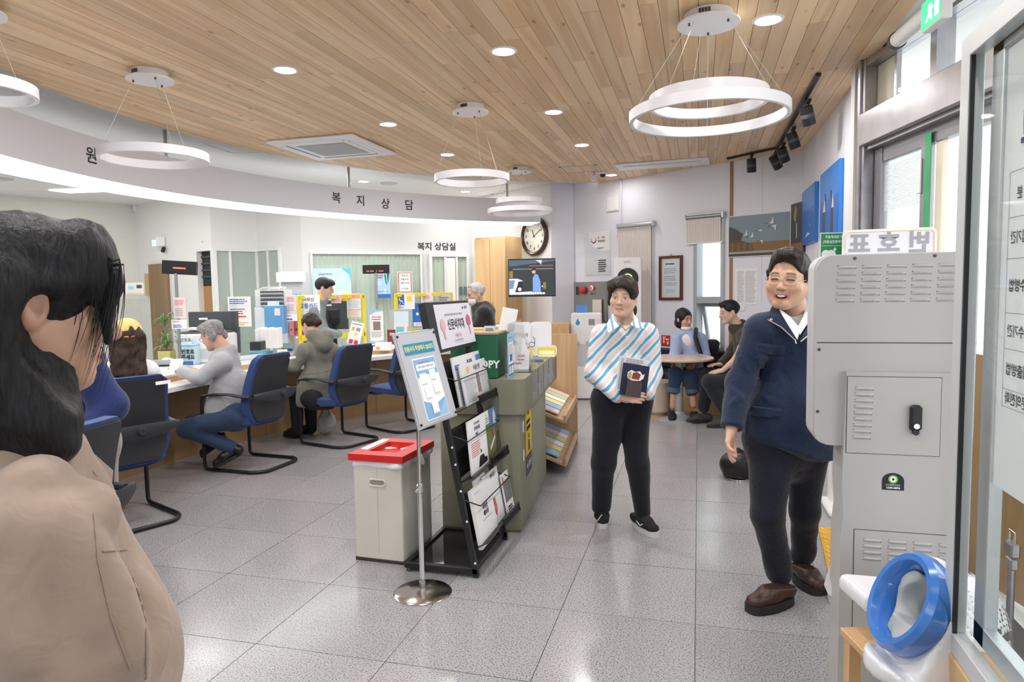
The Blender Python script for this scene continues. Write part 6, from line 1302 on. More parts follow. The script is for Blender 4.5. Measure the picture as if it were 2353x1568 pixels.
 for k_,a in ((kl,al),(kr,ar)):c = k_*.52+a*.48;S2 = grid_for([c],.13,.009);S2.cone(c+(k_-a)*.06,c-(k_-a)*.06,.077,.077,.0);S2.cut(c+(k_-a)*.08,k_-a);S2.cut(c-(k_-a)*.08,a-k_);sk(S2.obj('jeans_cuff',cloth('denim_inside',(.10,.13,.2),.85)),t)
 shoe(t,np.array([*ar[:2],.0])-fdir(10)*.04,np.array([*ar[:2],.0])+fdir(15)*.19,mat('black_knit',(.012,.012,.014),.75),mat('dark_rubber',(.022,.021,.022),.7));shoe(t,np.array([*al[:2],.0])-fdir(10)*.04,np.array([*al[:2],.0])+fdir(5)*.19,MATS['black_knit'],m_sole)
 b = thing('backpack','black backpack on the back of the seated woman in pale blue','backpack',at(1620,830,D+.2));S = grid_for([at(1618,800,D+.22),at(1628,850,D+.22)],.22,.012);S.box(at(1622,820,D+.26),(.15,.09,.21),.06,0,'u',np.array([_rh,-_fh,UPV]));S.wrinkle(.005,25,2);wchild(S.obj('bag',cloth('black_nylon',(.010,.010,.012),.6)),b)
 wchild(MB().tube([at(1600,758,D+.05),at(1600,757,D-.03),at(1598,775,D-.125),at(1606,800,D-.13),at(1615,825,D-.07),at(1622,838,D+.08)],[.02,.024,.026,.026,.022,.016],8).obj('shoulder_strap',m_blackp),b)
masked_woman()
m_osh = cloth('dark_olive_shirt',(.048,.044,.030),.85,fold=.3)
def olive_man():
 D = 7.3;t = person('seated man in a dark olive shirt leaning towards the masked woman',at(1690,930,D));H = Head(at(1675,718,D),frame(84,8,0),1.0);nk = at(1696,752,D+.02);sl,sr = at(1712,775,D-.14),at(1706,770,D+.2);pv = at(1722,868,D+.02);fw = fdir(85)*.9-UPV*.4;fw /= np.linalg.norm(fw);J = dict(nk=nk,sl=sl,sr=sr,pv=pv,fw=fw)
 el,wl_ = at(1694,822,D-.2),at(1660,852,D-.15);er,wr = at(1682,812,D+.25),at(1656,838,D+.1);hl,hr = at(1712,878,D-.1),at(1714,875,D+.14);kl,kr = at(1630,878,D-.15),at(1628,866,D+.12);al,ar = at(1668,950,D-.12),at(1618,935,D+.14)
 S = grid_for([H.W(0,0,.13),nk,sl,sr,pv,el,wl_,er,wr,kr,kl,ar,al],.12,.016,[(H.c,.12,.0048),(at(1645,850,D),.1,.006)])
 sd_head(S,H,nk);sd_torso(S,J,-.03,.95);chain(S,[sl,el,wl_],(.042,.036,.026));chain(S,[sr,er,wr],(.042,.036,.026));chain(S,[hl,kl,al],(.07,.05,.034));chain(S,[hr,kr,ar],(.07,.05,.034));sd_hand(S,wl_,at(1632,858,D-.1)-wl_,-UPV+fdir(180)*.5,-1,.3);sd_hand(S,wr,at(1634,838,D+.05)-wr,-UPV,-1,.3);sk(S.obj('body',SK2,None,face_tint(H)),t)
 S = grid_for([H.W(0,0,.14),H.W(0,0,-.08)],.11,.0055);S.ell(H.W(0,-.018,.044),(.084,.104,.09),0,'u',H.F);S.ell(H.W(0,.05,.095),(.06,.05,.03),.03,'u',H.F);S.ell(H.W(0,.098,-.008),(.076,.08,.08),.01,'s',H.F);S.ell(H.W(0,.03,-.09),(.12,.14,.07),.01,'s',H.F)
 for q in (-1,1):S.ell(H.W(q*.085,.0,-.012),(.03,.024,.034),.006,'s',H.F)
 S.wrinkle(.002,100,4);sk(S.obj('hair',HB),t);eyeglasses(t,H,m_chrome)
 S = grid_for([nk,sl,sr,pv,el,wl_,er,wr],.14,.0105);sd_torso(S,J,.014,.97,.04);chain(S,[sl,el,wl_],(.072,.062,.046));chain(S,[sr,er,wr],(.072,.062,.046));S.cone(nk-fw*.03,nk+fw*.04+UPV*.01,.075,.07,.02);S.ell(nk+np.array([0,0,.065])+fw*.03,(.062,.062,.07),.01,'s');S.cut(wl_,wl_-el,.004);S.cut(wr,wr-er,.004);S.wrinkle(.006,22,5);sk(S.obj('shirt',m_osh),t)
 S = grid_for([hl,hr,kl,kr,al,ar,pv],.13,.011);S.cone(hl,hr,.12,.12,.05);chain(S,[hl,kl,al],(.105,.082,.06));chain(S,[hr,kr,ar],(.105,.082,.06));S.wrinkle(.006,22,9);sk(S.obj('jeans',cloth('black_denim',(.016,.020,.027),.85)),t)
 mg = mat('grey_suede',(.05,.047,.05),.85);shoe(t,np.array([*ar[:2],0])-fdir(85)*.08,np.array([*ar[:2],0])+fdir(85)*.2,mg,m_sole);shoe(t,np.array([*al[:2],0])-fdir(85)*.08,np.array([*al[:2],0])+fdir(85)*.2,mg,m_sole)
olive_man()
# ================================================================== nearest woman, seen from behind
m_beige = cloth('beige_jacket',(.40,.30,.24),.8,fold=.25)
def near_woman():
 D = 1.0;t = person('woman with long black hair and a beige jacket in the left foreground',(-.75,.75));t.location = (float(at(110,1300,D)[0]),float(at(110,1300,D)[1]),0)
 H = Head(at(84,700,D),frame(-131,11,0),1.0);fw = fdir(-112);nk = at(60,1040,D);sl,sr = at(-90,1215,D+.15),at(92,1228,D-.12);pv = at(35,1640,D)+np.array([0,0,-.08]);J = dict(nk=nk,sl=sl,sr=sr,pv=pv,fw=fw)
 er,wr = at(120,1520,D-.14),at(230,1660,D-.03);el,wl_ = at(20,1540,D+.28),at(200,1640,D+.22);hr,hl = pv+fdir(0)*.09-UPV*.05,pv+fdir(180)*.09-UPV*.05;kr,kl = np.array([*hr[:2],.46]),np.array([*hl[:2],.46]);ar,al = np.array([*hr[:2],.09])-fw*.03,np.array([*hl[:2],.09])-fw*.03
 S = grid_for([H.W(0,0,.14),H.W(0,.13,0),nk,sl,sr,el,er,wr,wl_,pv,kr,kl,ar,al],.14,.018,[(H.c,.14,.004)])
 sd_head(S,H,nk);sd_torso(S,J,-.03,.95);chain(S,[sr,er,wr],(.042,.036,.026));chain(S,[sl,el,wl_],(.042,.036,.026));chain(S,[hr,kr,ar],(.075,.05,.035));chain(S,[hl,kl,al],(.075,.05,.035));sd_hand(S,wr,wr-er,-UPV,1,.4);sd_hand(S,wl_,wl_-el,-UPV,-1,.4)
 sk(S.obj('body',SK1,None,face_tint(H)),t)
 S = grid_for([H.W(0,0,.15),H.W(0,-.08,-.27)],.16,.005);s = H.s
 S.ell(H.W(0,-.018,.036),np.array((.088,.110,.098))*s,0,'u',H.F);S.ell(H.W(0,-.055,-.03),np.array((.092,.075,.10))*s,.05,'u',H.F)
 for q in (-1,1):S.cone(H.W(q*.06,.03,.085),H.W(q*.085,.02,.035),.03*s,.02*s,.03)
 chain(S,[H.W(-.06,-.055,.0),at(42,790,.95),at(56,880,.95),at(92,960,.95),at(132,1022,.95)],(.05,.048,.048,.045,.03),.03);chain(S,[H.W(-.02,-.09,.0),at(-20,850,.98),at(0,970,.99),at(60,1060,.99)],(.07,.085,.085,.05),.04);chain(S,[H.W(.05,-.06,-.02),at(-90,850,1.08),at(-90,1050,1.1)],(.06,.08,.07),.04)
 S.ell(H.W(0,.115,-.03),np.array((.085,.078,.095))*s,.02,'s',H.F);S.ell(H.W(-.108,.066,-.06),np.array((.055,.055,.080))*s,.014,'s',H.F);S.ell(H.W(-.105,.022,-.045),np.array((.040,.042,.050))*s,.012,'s',H.F);S.ell(H.W(-.100,-.004,-.016),np.array((.030,.020,.034))*s,.008,'s',H.F)
 for q,b_ in ((-.058,-.03),(-.035,.0),(-.01,.005),(.02,.0),(.05,-.02)):S.cone(H.W(q*.7,.040,.098),H.W(q*1.05,.074,.045),.022*s,.017*s,.03);S.cone(H.W(q*1.05,.074,.045),H.W(q*1.1,.087,b_-.015),.016*s,.006*s,.012)
 S.wrinkle(.0016,170,4,stretch=(1,1,.10));S.wrinkle(.0022,50,14,stretch=(1,1,.12));sk(S.obj('hair',HB),t)
 r2 = random.Random(3);mb = MB()
 for i in range(0):
  a = R_(-180+360*r2.random());x0,y0 = .092*math.sin(a),-.018-.114*math.cos(a)
  if y0 > .0:continue
  ln = .24+.12*r2.random();pts = [H.W(x0*.6,y0*.62,.06)]
  for k in range(1,7):q = k/6;pts.append(H.W(x0*(1.02+.10*q)+.004*math.sin(4*q+i),y0*(1.0+.02*q)+.003*math.sin(5*q+2*i),.085-.12*q))
  mb.tube(pts,[.0014,.0014,.0013,.0012,.001,.0008,.0004],4)
 for i in range(40):
  f0 = r2.random();pts = [H.W(-.03-.03*f0,.015+.025*f0,.075-.02*f0)];fin = .09+.12*r2.random()
  for k in range(1,8):q = k/7;pts.append(H.W(-.058-.022*f0-.010*math.sin(2.6*q)+.006*q,.038+.046*f0+.014*math.sin(2.2*q)-.006*q*(i % 4),.095-fin*q))
  mb.tube(pts,[.0009,.0009,.0008,.0008,.0007,.0006,.0004,.0002],4)
 o = mb.obj('hair_strands',HB);o['kind'] = 'stuff';sk(o,t)
 S = grid_for([nk,sl,sr,el,er,wr,wl_,pv],.2,.0085)
 sd_torso(S,J,.022,.95,.03);S.cone(at(80,1320,D+.02),at(120,1500,D+.03),.11,.14,.08);S.cone(at(165,1370,D+.06),at(175,1500,D+.08),.07,.09,.06);chain(S,[sr,er,wr],(.085,.080,.065),.04);chain(S,[sl,el,wl_],(.085,.078,.062),.04)
 S.cone(at(150,1120,D+.03),at(190,1150,D+.08),.035,.03,.03);S.ell(nk+np.array([0,0,.09]),(.075,.075,.09),.015,'s');S.cone(at(100,1075,D-.02),at(160,1105,D+.05),.05,.04,.04)
 S.wrinkle(.011,12,5,n=7,stretch=(1,1,.5));S.wrinkle(.0045,30,9,stretch=(1,1,.6));folds(S,[[(24,1120),(87,1092),(130,1084)],[(154,1183),(213,1305),(272,1403)],[(221,1130),(244,1215)],[(98,1194),(51,1305)],[(205,1293),(256,1391),(339,1555)],[(138,1226),(189,1328),(221,1462)],[(60,1240),(30,1400),(60,1550)],[(335,1340),(351,1443),(355,1541)],[(20,1180),(0,1260)]],.016,.035);ja = S.obj('jacket',m_beige);sk(ja,t);tr = bvh(ja)
 stroke(tr,[(215,1180),(225,1290),(255,1420),(300,1540)],.0012,'seam',m_beige,t);stroke(tr,[(235,1268),(290,1264)],.0012,'yoke_seam',m_beige,t);stroke(tr,[(305,1330),(335,1430),(335,1560)],.0016,'zip_flap',m_beige,t)
 collar_flap([at(165,1030,D+.0),at(186,1025,D+.04),at(255,1085,D+.09),at(250,1140,D+.07),at(212,1092,D+.02)],'collar',m_beige,t,.008)
 S = grid_for([hl,hr,kl,kr,al,ar,pv],.14,.013);S.cone(hl,hr,.13,.13,.05);chain(S,[hl,kl,al],(.105,.08,.065));chain(S,[hr,kr,ar],(.105,.08,.065));S.cut((0,0,.06),(0,0,-1));sk(S.obj('trousers',m_blacktrs),t)
 for a in (al,ar):shoe(t,np.array([*a[:2],0])-fw*.06,np.array([*a[:2],0])+fw*.2,m_blackleather,m_sole)
near_woman()
# ================================================================== flat printed things
def sheet(name,label,cat,c,ex,ey,w_,h_,bg,ops=(),th=.002,group=None,parent=None,part='sheet',bev=0.0):
 """board of w_ x h_ centred on c in the plane ex, ey; ops draw flat print in fractions of the board"""
 ex = Vector(ex).normalized();ey = Vector(ey);ey = (ey-ex*ey.dot(ex)).normalized();n = ex.cross(ey)
 if parent is None:
  t = thing(name,label,cat,c,0,group);o0 = Vector((0,0,0))
 else:t = parent;o0 = Vector(c)
 rm = Matrix((ex,ey,n)).transposed()
 o = MB().box(o0-n*th/2,(w_,h_,th),rm,bev).obj(part,bg,None,0 if not bev else 35)
 if parent is None:o.parent = t
 else:wchild(o,t)
 if ops:
  P = Plane(o0-ex*w_/2-ey*h_/2,ex,ey,.0012);mats = [];mb = MB()
  for i,op in enumerate(ops):
   m = op[1]
   if m not in mats:mats.append(m)
   mb.m(mats.index(m));a = op[2:];d = .0002*i
   if op[0] == 'r':P.rect(mb,a[0]*w_,a[1]*h_,a[2]*w_,a[3]*h_,d)
   elif op[0] == 't':P.text(mb,a[0],a[1]*w_,a[2]*h_,a[3]*h_,d,bold=a[4] if len(a) > 4 else .012,**(a[5] if len(a) > 5 else {}))
   elif op[0] == 'l':P.lines(mb,a[0]*w_,a[1]*h_,a[2]*w_,a[3]*h_,a[4],d=d,th=a[5] if len(a) > 5 else .35,seed=i+int(w_*1000))
   elif op[0] == 'd':P.disc(mb,a[0]*w_,a[1]*h_,a[2]*h_,d)
   elif op[0] == 'p':P.poly(mb,[(x*w_,y*h_) for x,y in a[0]],d)
  q = mb.obj('print',mats,None,0)
  if parent is None:q.parent = t
  else:wchild(q,t)
 return t
def facing_sheet(name,label,cat,px0,py0,px1,py1,d,bg,ops=(),yaw=0.0,tilt=0.0,roll=0.0,**k):
 """upright sheet about facing the hall at depth d; yaw turns its face to the picture's right"""
 c = at((px0+px1)/2,(py0+py1)/2,d);ex = _rh*math.cos(R_(yaw))+_fh*math.sin(R_(yaw));nn = np.cross(ex,UPV);ey = UPV*math.cos(R_(tilt))-nn*math.sin(R_(tilt))
 if roll:ex,ey = ex*math.cos(R_(roll))+ey*math.sin(R_(roll)),ey*math.cos(R_(roll))-ex*math.sin(R_(roll))
 w_ = (px1-px0)/FPX*d/max(.3,math.cos(R_(yaw)));h_ = (py1-py0)/FPX*d/math.cos(R_(tilt));return sheet(name,label,cat,c,ex,ey,w_,h_,bg,ops,**k)
BR = R_(-2.5);bx,by = np.array([math.cos(BR),math.sin(BR)]),np.array([-math.sin(BR),math.cos(BR)]);BO = np.array([-1.816,3.306])
t = thing('waste_bin','cream waste bin with red lid and white bin liner showing','bin',(BO[0]+.14,BO[1]+.2,0),BR)
m_cream2 = mat('cream_plastic',(.66,.63,.56),.45,noise=(4,.05))
mb = MB();mb.prism(round_rect(-.148,.148,-.188,.188,.012),.02,.535)
mb.obj('body',m_cream2,t);MB().box((0,0,.01),(.30,.38,.022),None,.004).obj('base',mat('bin_base',(.05,.035,.035),.5),t)
MB().box((0,-.1885,.29),(.0015,.001,.49)).obj('seam',mat('seam_grey',(.45,.43,.38),.6),t)
mb = MB()
P_ = [(-.04+.0*k,0) for k in range(0)]
hr_ = [(.032*math.copysign(1,math.cos(a))+.018*math.cos(a),.018*math.sin(a)) for a in np.arange(0,6.28,.35)]
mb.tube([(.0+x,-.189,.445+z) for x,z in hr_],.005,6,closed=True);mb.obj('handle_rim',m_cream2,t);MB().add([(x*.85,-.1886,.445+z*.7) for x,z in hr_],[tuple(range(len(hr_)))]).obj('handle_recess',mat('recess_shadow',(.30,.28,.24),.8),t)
S = grid_for([np.array([-.15,-.19,.53]),np.array([.15,.19,.57])],.03,.006);S.box((0,0,.548),(.156,.196,.022),.015,0);S.wrinkle(.006,70,3,stretch=(.4,.4,2));S.cone((.158,.02,.545),(.17,.05,.50),.02,.012,.02);S.obj('bin_liner',mat('liner_white',(.82,.82,.85),.3),t)
mb = MB();hole = (.085,.12)
for x0,x1,y0,y1 in ((-.165,.165,-.205,-hole[1]),(-.165,.165,hole[1],.205),(-.165,-hole[0],-hole[1],hole[1]),(hole[0],.165,-hole[1],hole[1])):mb.b2((x0,y0,.565),(x1,y1,.602))
mb.obj('lid_frame',m_red,t);MB().box((0,.0,.575),(.175,.25,.008),(R_(-6),0,0)).obj('flap',m_red,t)
for sx_,y0,y1 in ((-1,0,0),):MB().box((-.125,.03,.604),(.045,.26,.003)).obj('lid_label',m_paper,t)
t = thing('notice_stand','silver floor stand with an aluminium framed notice board and round steel base','stand',(-1.305,3.02,0))
MB().lathe([(.143,0),(.143,.004),(.135,.010),(.05,.020),(.018,.028),(.016,.06),(.013,.062),(.013,.075)],n=40).obj('base',mat('polished_steel',(.55,.53,.52),.18,1.0),t)
MB().cyl((0,0,.06),(0,0,.52),.0125,n=14).obj('lower_pole',m_chrome,t);MB().cyl((0,0,.5),(0,0,.99),.0095,n=14).obj('upper_pole',m_chrome,t)
MB().lathe([(.0125,.5),(.017,.505),(.017,.54),(.0125,.545)],n=14).obj('collar',m_chrome,t);MB().cyl((.0,-.014,.522),(.0,-.045,.522),.006,n=8).obj('clamp_screw',m_chrome,t)
BLp = at(965,990,3.1);exb = np.array([math.cos(R_(83.7)),math.sin(R_(83.7)),0]);TLp = np.array([-1.3426,2.8537,1.2931]);eyb = (TLp-BLp)/np.linalg.norm(TLp-BLp);wb,hb = .392,.460;nb_ = np.cross(exb,eyb);cb = BLp+exb*wb/2+eyb*hb/2
wchild(MB().box(cb-nb_*.008,(wb,hb,.012),Matrix((exb,eyb,nb_)).transposed(),.002).obj('board_frame',m_alu),t)
m_silverpaper = mat('silver_sheet',(.50,.51,.55),.45);lb2 = mat('qr_sheet_blue',(.22,.45,.72),.5);m_cyan = mat('banner_blue',(.02,.26,.45),.5);m_byel = mat('banner_yellow',(.9,.72,.08),.5)
sheet('','','',cb,exb,eyb,wb-.02,hb-.02,m_silverpaper,(('r',m_cyan,.10,.765,.88,.885),('t',m_byel,'민원서식 작성예시 QR코드',.49,.825,.062,.03,{'sx':.92})),parent=t,part='backing_sheet')
sheet('','','',cb+eyb*-.055+nb_*.002+exb*.005,exb,eyb,.22,.30,m_paper,(('r',lb2,.03,.02,.97,.98),('p',m_paper,((.03,.68),(.3,.74),(.7,.7),(.97,.72),(.97,.3),(.5,.22),(.03,.32))),('r',m_paper,.08,.80,.92,.90),('t',m_ink,'나에게 민원서식 작성예시 QR코드',.5,.85,.045,.01,{'sx':.8}),('l',m_redink,.2,.915,.7,.94,1),('p',mat('mid_blue',(.33,.56,.82),.5),((.5,.02),(.97,.3),(.97,.02))),
   *[op for x,y in ((.12,.56),(.56,.60),(.18,.33),(.58,.38),(.30,.08)) for op in (('r',m_paper,x,y,x+.28,y+.19),('l',m_greyink,x+.03,y+.0,x+.25,y+.03,1))]),parent=t,part='information_sheet')
for sx_,sy_ in ((-1,-1),(-1,1),(1,-1),(1,1)):wchild(MB().cyl(cb+exb*sx_*(wb/2-.02)+eyb*sy_*(hb/2-.02),cb+exb*sx_*(wb/2-.02)+eyb*sy_*(hb/2-.02)+nb_*.006,.006,n=10).obj('screw',m_black),t)
RO = np.array([-1.10,3.25,0]);rex = np.array([0,1.0,0]);rey = np.array([-.182,0,.9833]);rn = np.cross(rex,rey)
def RP(u,v,d=0.0):return RO+rex*u+rey*v+rn*d
t = thing('newspaper_rack','black metal newspaper rack leaning back with sign board and three mesh trays','rack',(-1.3,3.55,0));RK = Matrix((rex,rey,rn)).transposed()
for u in (0,.55):wchild(MB().box(RP(u,.72,0),(.028,1.43,.03),RK,.002).obj('post',m_black),t)
for u in (0,.55):wchild(MB().b2((-1.50,3.25+u-.014,.02),(-1.09,3.25+u+.014,.05),.002).obj('base_rail',m_black),t)
for x in (-1.12,-1.49):wchild(MB().b2((x-.013,3.25,.022),(x+.013,3.8,.048),.002).obj('base_cross_bar',m_black),t)
wchild(MB().b2((-1.48,3.27,.03),(-1.13,3.78,.034)).obj('base_mesh',glass_mat('fine_black_mesh',(.30,.30,.30),opac=.35,dif=(.06,.06,.065))),t)
for x,y in ((-1.10,3.25),(-1.10,3.8),(-1.48,3.25),(-1.48,3.8)):wchild(MB().cyl((x,y,0),(x,y,.022),.013,n=10).obj('foot',m_dgrey),t)
for v in (.08,.3,.46,.6,.69,1.33):wchild(MB().cyl(RP(.0,v,.012)-rex*.014,RP(.0,v,.012)-rex*.017,.006,n=8).obj('bolt',m_paper),t)
wchild(MB().box(RP(.29,1.31,.012),(.66,.27,.045),RK,.004).obj('sign_box',m_blackp),t)
m_sgn = mat('sign_white',(.72,.71,.78),.4);m_redc = mat('cartoon_red',(.6,.12,.18),.5);m_pinkc = mat('cartoon_pink',(.75,.42,.45),.5)
sheet('','','',RP(.33,1.31,.037),rex,rey,.56,.235,m_sgn,(('t',m_ink,'신문비치대',.5,.50,.27,.02,{'sx':.92}),('t',m_ink,'매일 아침부터 신문을 무료로 보실 수 있습니다',.48,.745,.062,.004),('t',m_ink,'광진구',.87,.885,.085,.02),('d',m_ink,.775,.885,.035),('t',m_redink,'비치용 신문',.5,.235,.085,.01),('t',m_ink,'읽고 제자리에 놓아주세요',.5,.125,.052,.002),('r',m_greyink,.36,.30,.64,.304),('r',m_greyink,.36,.07,.64,.074),('d',m_pinkc,.135,.52,.15),('p',m_pinkc,((.115,.4),(.155,.4),(.165,.2),(.125,.2))),('d',m_redc,.875,.56,.15),('p',m_pinkc,((.86,.44),(.89,.44),(.895,.22),(.865,.22)))),parent=t,part='sign_sheet')
m_mesh = glass_mat('black_wire_mesh',(.25,.25,.25),opac=.5,dif=(.02,.02,.022))
for v0,lab in ((.86,0),(.51,1),(.16,2)):
 wchild(MB().box(RP(.31,v0-.005,.045),(.60,.09,.003),RK @ Matrix.Rotation(R_(75),3,'X')).obj('tray_bottom',m_mesh),t)
 wchild(MB().box(RP(.46,v0+.012,.10),(.60-.28,.045,.002),RK).obj('tray_mesh',m_mesh),t)
 wchild(MB().tube([RP(.29,v0+.035,.10),RP(.62,v0+.035,.10),RP(.62,v0-.012,.10),RP(.29,v0-.012,.10)],.006,6,closed=True).obj('tray_lip',m_black),t)
 wchild(MB().box(RP(.28,v0+.13,-.01),(.55,.26,.002),RK).obj('back_mesh',m_mesh),t)
 dv = {.86:.16,.51:.19,.16:.2}[v0]
 wchild(MB().tube([RP(0,v0+dv+.05,.01),RP(.03,v0+dv,.085),RP(.60,v0+dv,.085),RP(.57,v0+dv+.05,.01)],.0035,6).obj('retaining_wire',m_black),t)
def rack_item(name,label,u0,v0,w_,h_,d,bg,ops,th=.008,cat='booklet',group=None,lean=0.0):
 e2 = Vector(rey)+Vector(rn)*lean;return sheet(name,label,cat,RP(u0+w_/2,v0+h_/2,d+lean*h_/2),rex,e2,w_,h_,bg,ops,th,group)
npap = mat('newsprint2',(.70,.70,.72),.85);ph1 = mat('photo_blue',(.12,.25,.5),.5);ph2 = mat('photo_brown',(.28,.2,.16),.6);m_lawn = mat('photo_green',(.16,.19,.06),.6)
rack_item('newspaper','newspaper at the back of the top rack tray with a blue photo',.17,.865,.50,.27,.03,npap,(('t',m_ink,'한겨레',.55,.82,.12,.02),('r',ph1,.05,.74,.2,.84),('r',ph1,.78,.8,.95,.93),('l',m_greyink,.05,.05,.95,.72,12)),cat='newspaper',group='newspapers in the rack')
rack_item('newspaper','folded newspaper at the front of the top rack tray with orange seal',.20,.86,.50,.225,.055,npap,(('t',m_ink,'서울신문',.55,.84,.15,.012),('r',m_orange,.2,.78,.29,.92),('l',m_greyink,.06,.05,.44,.66,14),('r',ph2,.47,.2,.58,.70),('l',m_greyink,.61,.05,.96,.66,14),('r',ph1,.62,.06,.9,.1)),cat='newspaper',group='newspapers in the rack')
rack_item('brochure','white brochure with a car drawing in the middle rack tray',.10,.50,.30,.29,.045,m_paper,(('t',m_ink,'광진구 종합정보센터',.5,.90,.05,.02,{'sx':.8}),('t',m_navyink,'주거복지사업',.5,.80,.085,.03,{'sx':.75}),('t',m_navyink,'안내',.45,.69,.085,.03),('l',m_redink,.08,.30,.6,.58,7),('p',m_ink,((.42,.1),(.46,.18),(.52,.26),(.72,.26),(.78,.18),(.9,.17),(.92,.08),(.42,.06))),('d',m_navyink,.6,.34,.035)),lean=.1)
rack_item('magazine','green and blue photo magazine in the middle rack tray',.40,.50,.25,.29,.05,m_lawn,(('r',ph1,.35,.62,1,1),('r',m_paper,0,.74,.33,1),('t',m_ink,'6',.16,.92,.09,.02),('l',m_ink,.04,.76,.3,.88,3),('p',mat('photo_white',(.75,.76,.78),.6),((.6,.66),(.64,.9),(.74,.97),(.84,.85),(.8,.66))),('p',MATS['photo_white'],((.15,.2),(.6,.4),(.6,.46),(.15,.28))),('r',m_redc,.5,.45,.62,.62),('p',m_dgrey,((.6,.12),(.8,.5),(.95,.5),(.95,.12)))),lean=.06)
rack_item('book','thick white paperback standing in the lowest rack tray',.03,.13,.30,.31,.05,m_paper,(('t',m_ink,'아차산',.52,.60,.10,.035),('t',m_ink,'메아리',.52,.49,.10,.035),('l',m_greyink,.1,.9,.5,.93,1),('l',m_greyink,.3,.38,.8,.42,1),('r',m_navyink,.78,.05,.85,.1),('l',m_greyink,.3,.06,.7,.1,1)),.022,'book')
rack_item('folder','white folder with a red figure behind the paperback in the rack',.27,.15,.27,.30,.035,m_paper,(('t',m_ink,'행복광진',.62,.90,.09,.01),('p',m_redc,((.3,.3),(.35,.5),(.5,.5),(.55,.3),(.45,.15))),('d',m_orange,.45,.32,.03)),.006,'folder')
rack_item('brochure','narrow brochure with a grey street photo in the lowest rack tray',.52,.15,.15,.24,.055,m_paper,(('r',mat('photo_grey',(.2,.2,.22),.6),.05,.3,.95,.82),('r',m_redc,.1,.7,.2,.95),('l',m_ink,.2,.08,.9,.2,2,.6)))
rack_item('booklet','plain white booklet peeping out above the paperback in the rack',.16,.2,.2,.26,.02,m_paper,())
DZ = .950
t = thing('copier_paper_box','dark green copier paper box with COPY lettering on the help desk','box',IP(-.275,.16,DZ),IR);m_gbox = mat('green_carton',(.012,.12,.05),.55)
MB().box((0,0,.135),(.29,.34,.27),None,.004).obj('carton',m_gbox,t);MB().box((0,.0,.272),(.30,.35,.012)).obj('rim',mat('kraft',(.42,.31,.2),.8),t)
P_ = Plane((-.145,-.171,0),(1,0,0),(0,0,1),.001);P_.text(MB(),'COPY',.222,.085,.062,0,bold=.03).obj('lettering',m_paper,t,0)
hp_ = sheet('leaflet','blue and white leaflet hanging on the right side of the green box','leaflet',IP(-.07,.12,DZ+.13),(iy[0],iy[1],0),(0,0,1),.20,.27,m_lightblue,(('r',m_paper,.08,.08,.92,.8),('l',m_greyink,.14,.5,.86,.76,6),('r',m_blue,.3,.36,.7,.52),('l',m_redink,.14,.88,.8,.93,1),('r',m_blue,.1,.04,.9,.3),('r',m_paper,.16,.08,.4,.26),('r',m_paper,.5,.08,.84,.26)))
m_clearp = glass_mat('clear_plastic',(.93,.94,.95),opac=.12,dif=(.85,.86,.88))
for i,(px,py,w_,h_,rr,lb) in enumerate(((1180,805,.09,.27,-8,'clear plastic bag of spectacles hanging beside the green box'),(1197,790,.05,.24,18,'slanted clear plastic packet beside the green box'),(1168,735,.05,.12,-12,'small white paper bag standing behind the green box'))):
 facing_sheet('plastic_packet',lb,'packet',px-18,py-60*h_/.27,px+18,py+60*h_/.27,4.35,m_clearp if i < 2 else m_paper,(('r',m_paper,.2,.3,.8,.6),) if i < 2 else (),roll=rr)
t = thing('sanitiser_bottle','clear pump bottle of hand sanitiser on the glass desk top','bottle',IP(-.20,.62,.953))
MB().lathe([(.001,0),(.034,0),(.036,.01),(.036,.12),(.03,.15),(.013,.17),(.013,.185)],n=18).obj('bottle',m_acryl,t);MB().lathe([(.0365,.04),(.0365,.10)],n=18,caps=False).obj('label',m_paper,t);MB().lathe([(.015,.18),(.015,.205),(.005,.206),(.005,.235)],n=12).obj('pump',m_wplast,t);MB().tube([(0,0,.235),(-.035,0,.236),(-.045,0,.225)],.006,6).obj('spout',m_wplast,t)
t = thing('notice_tent','clear acrylic tent card with white notice in front of the pump bottle','sign',IP(-.10,.50,.953),IR)
MB().add([(-.09,-.06,.0),(.09,-.06,0),(.09,0,.12),(-.09,0,.12),(-.09,.06,0),(.09,.06,0)],[(0,1,2,3),(3,2,5,4)]).obj('card',mat('tent_card',(.80,.80,.86),.4),t)
P_ = Plane((-.09,-.06,0),(1,0,0),(0,.06,.12),.001);mb = P_.lines(MB(),.03,.03,.155,.11,3,.4,seed=4);mb.obj('print',m_redink,t,0)
t = thing('spectacles_rack','yellow labelled rack of reading glasses on the help desk','rack',IP(-.20,1.12,.953),IR)
MB().box((0,0,.045),(.26,.09,.09)).obj('rack_body',m_acryl,t);P_ = Plane((-.13,-.046,0),(1,0,0),(0,0,1),.001);mb = P_.rect(MB(),.005,.005,.255,.085);mb.obj('label',m_yellow,t,0);mb = MB();P_.lines(mb,.02,.05,.24,.08,1,.7,d=.001,seed=2);mb.obj('print',m_redink,t,0);P_.lines(MB(),.02,.01,.24,.045,2,.5,d=.001,seed=6).obj('print',m_ink,t,0)
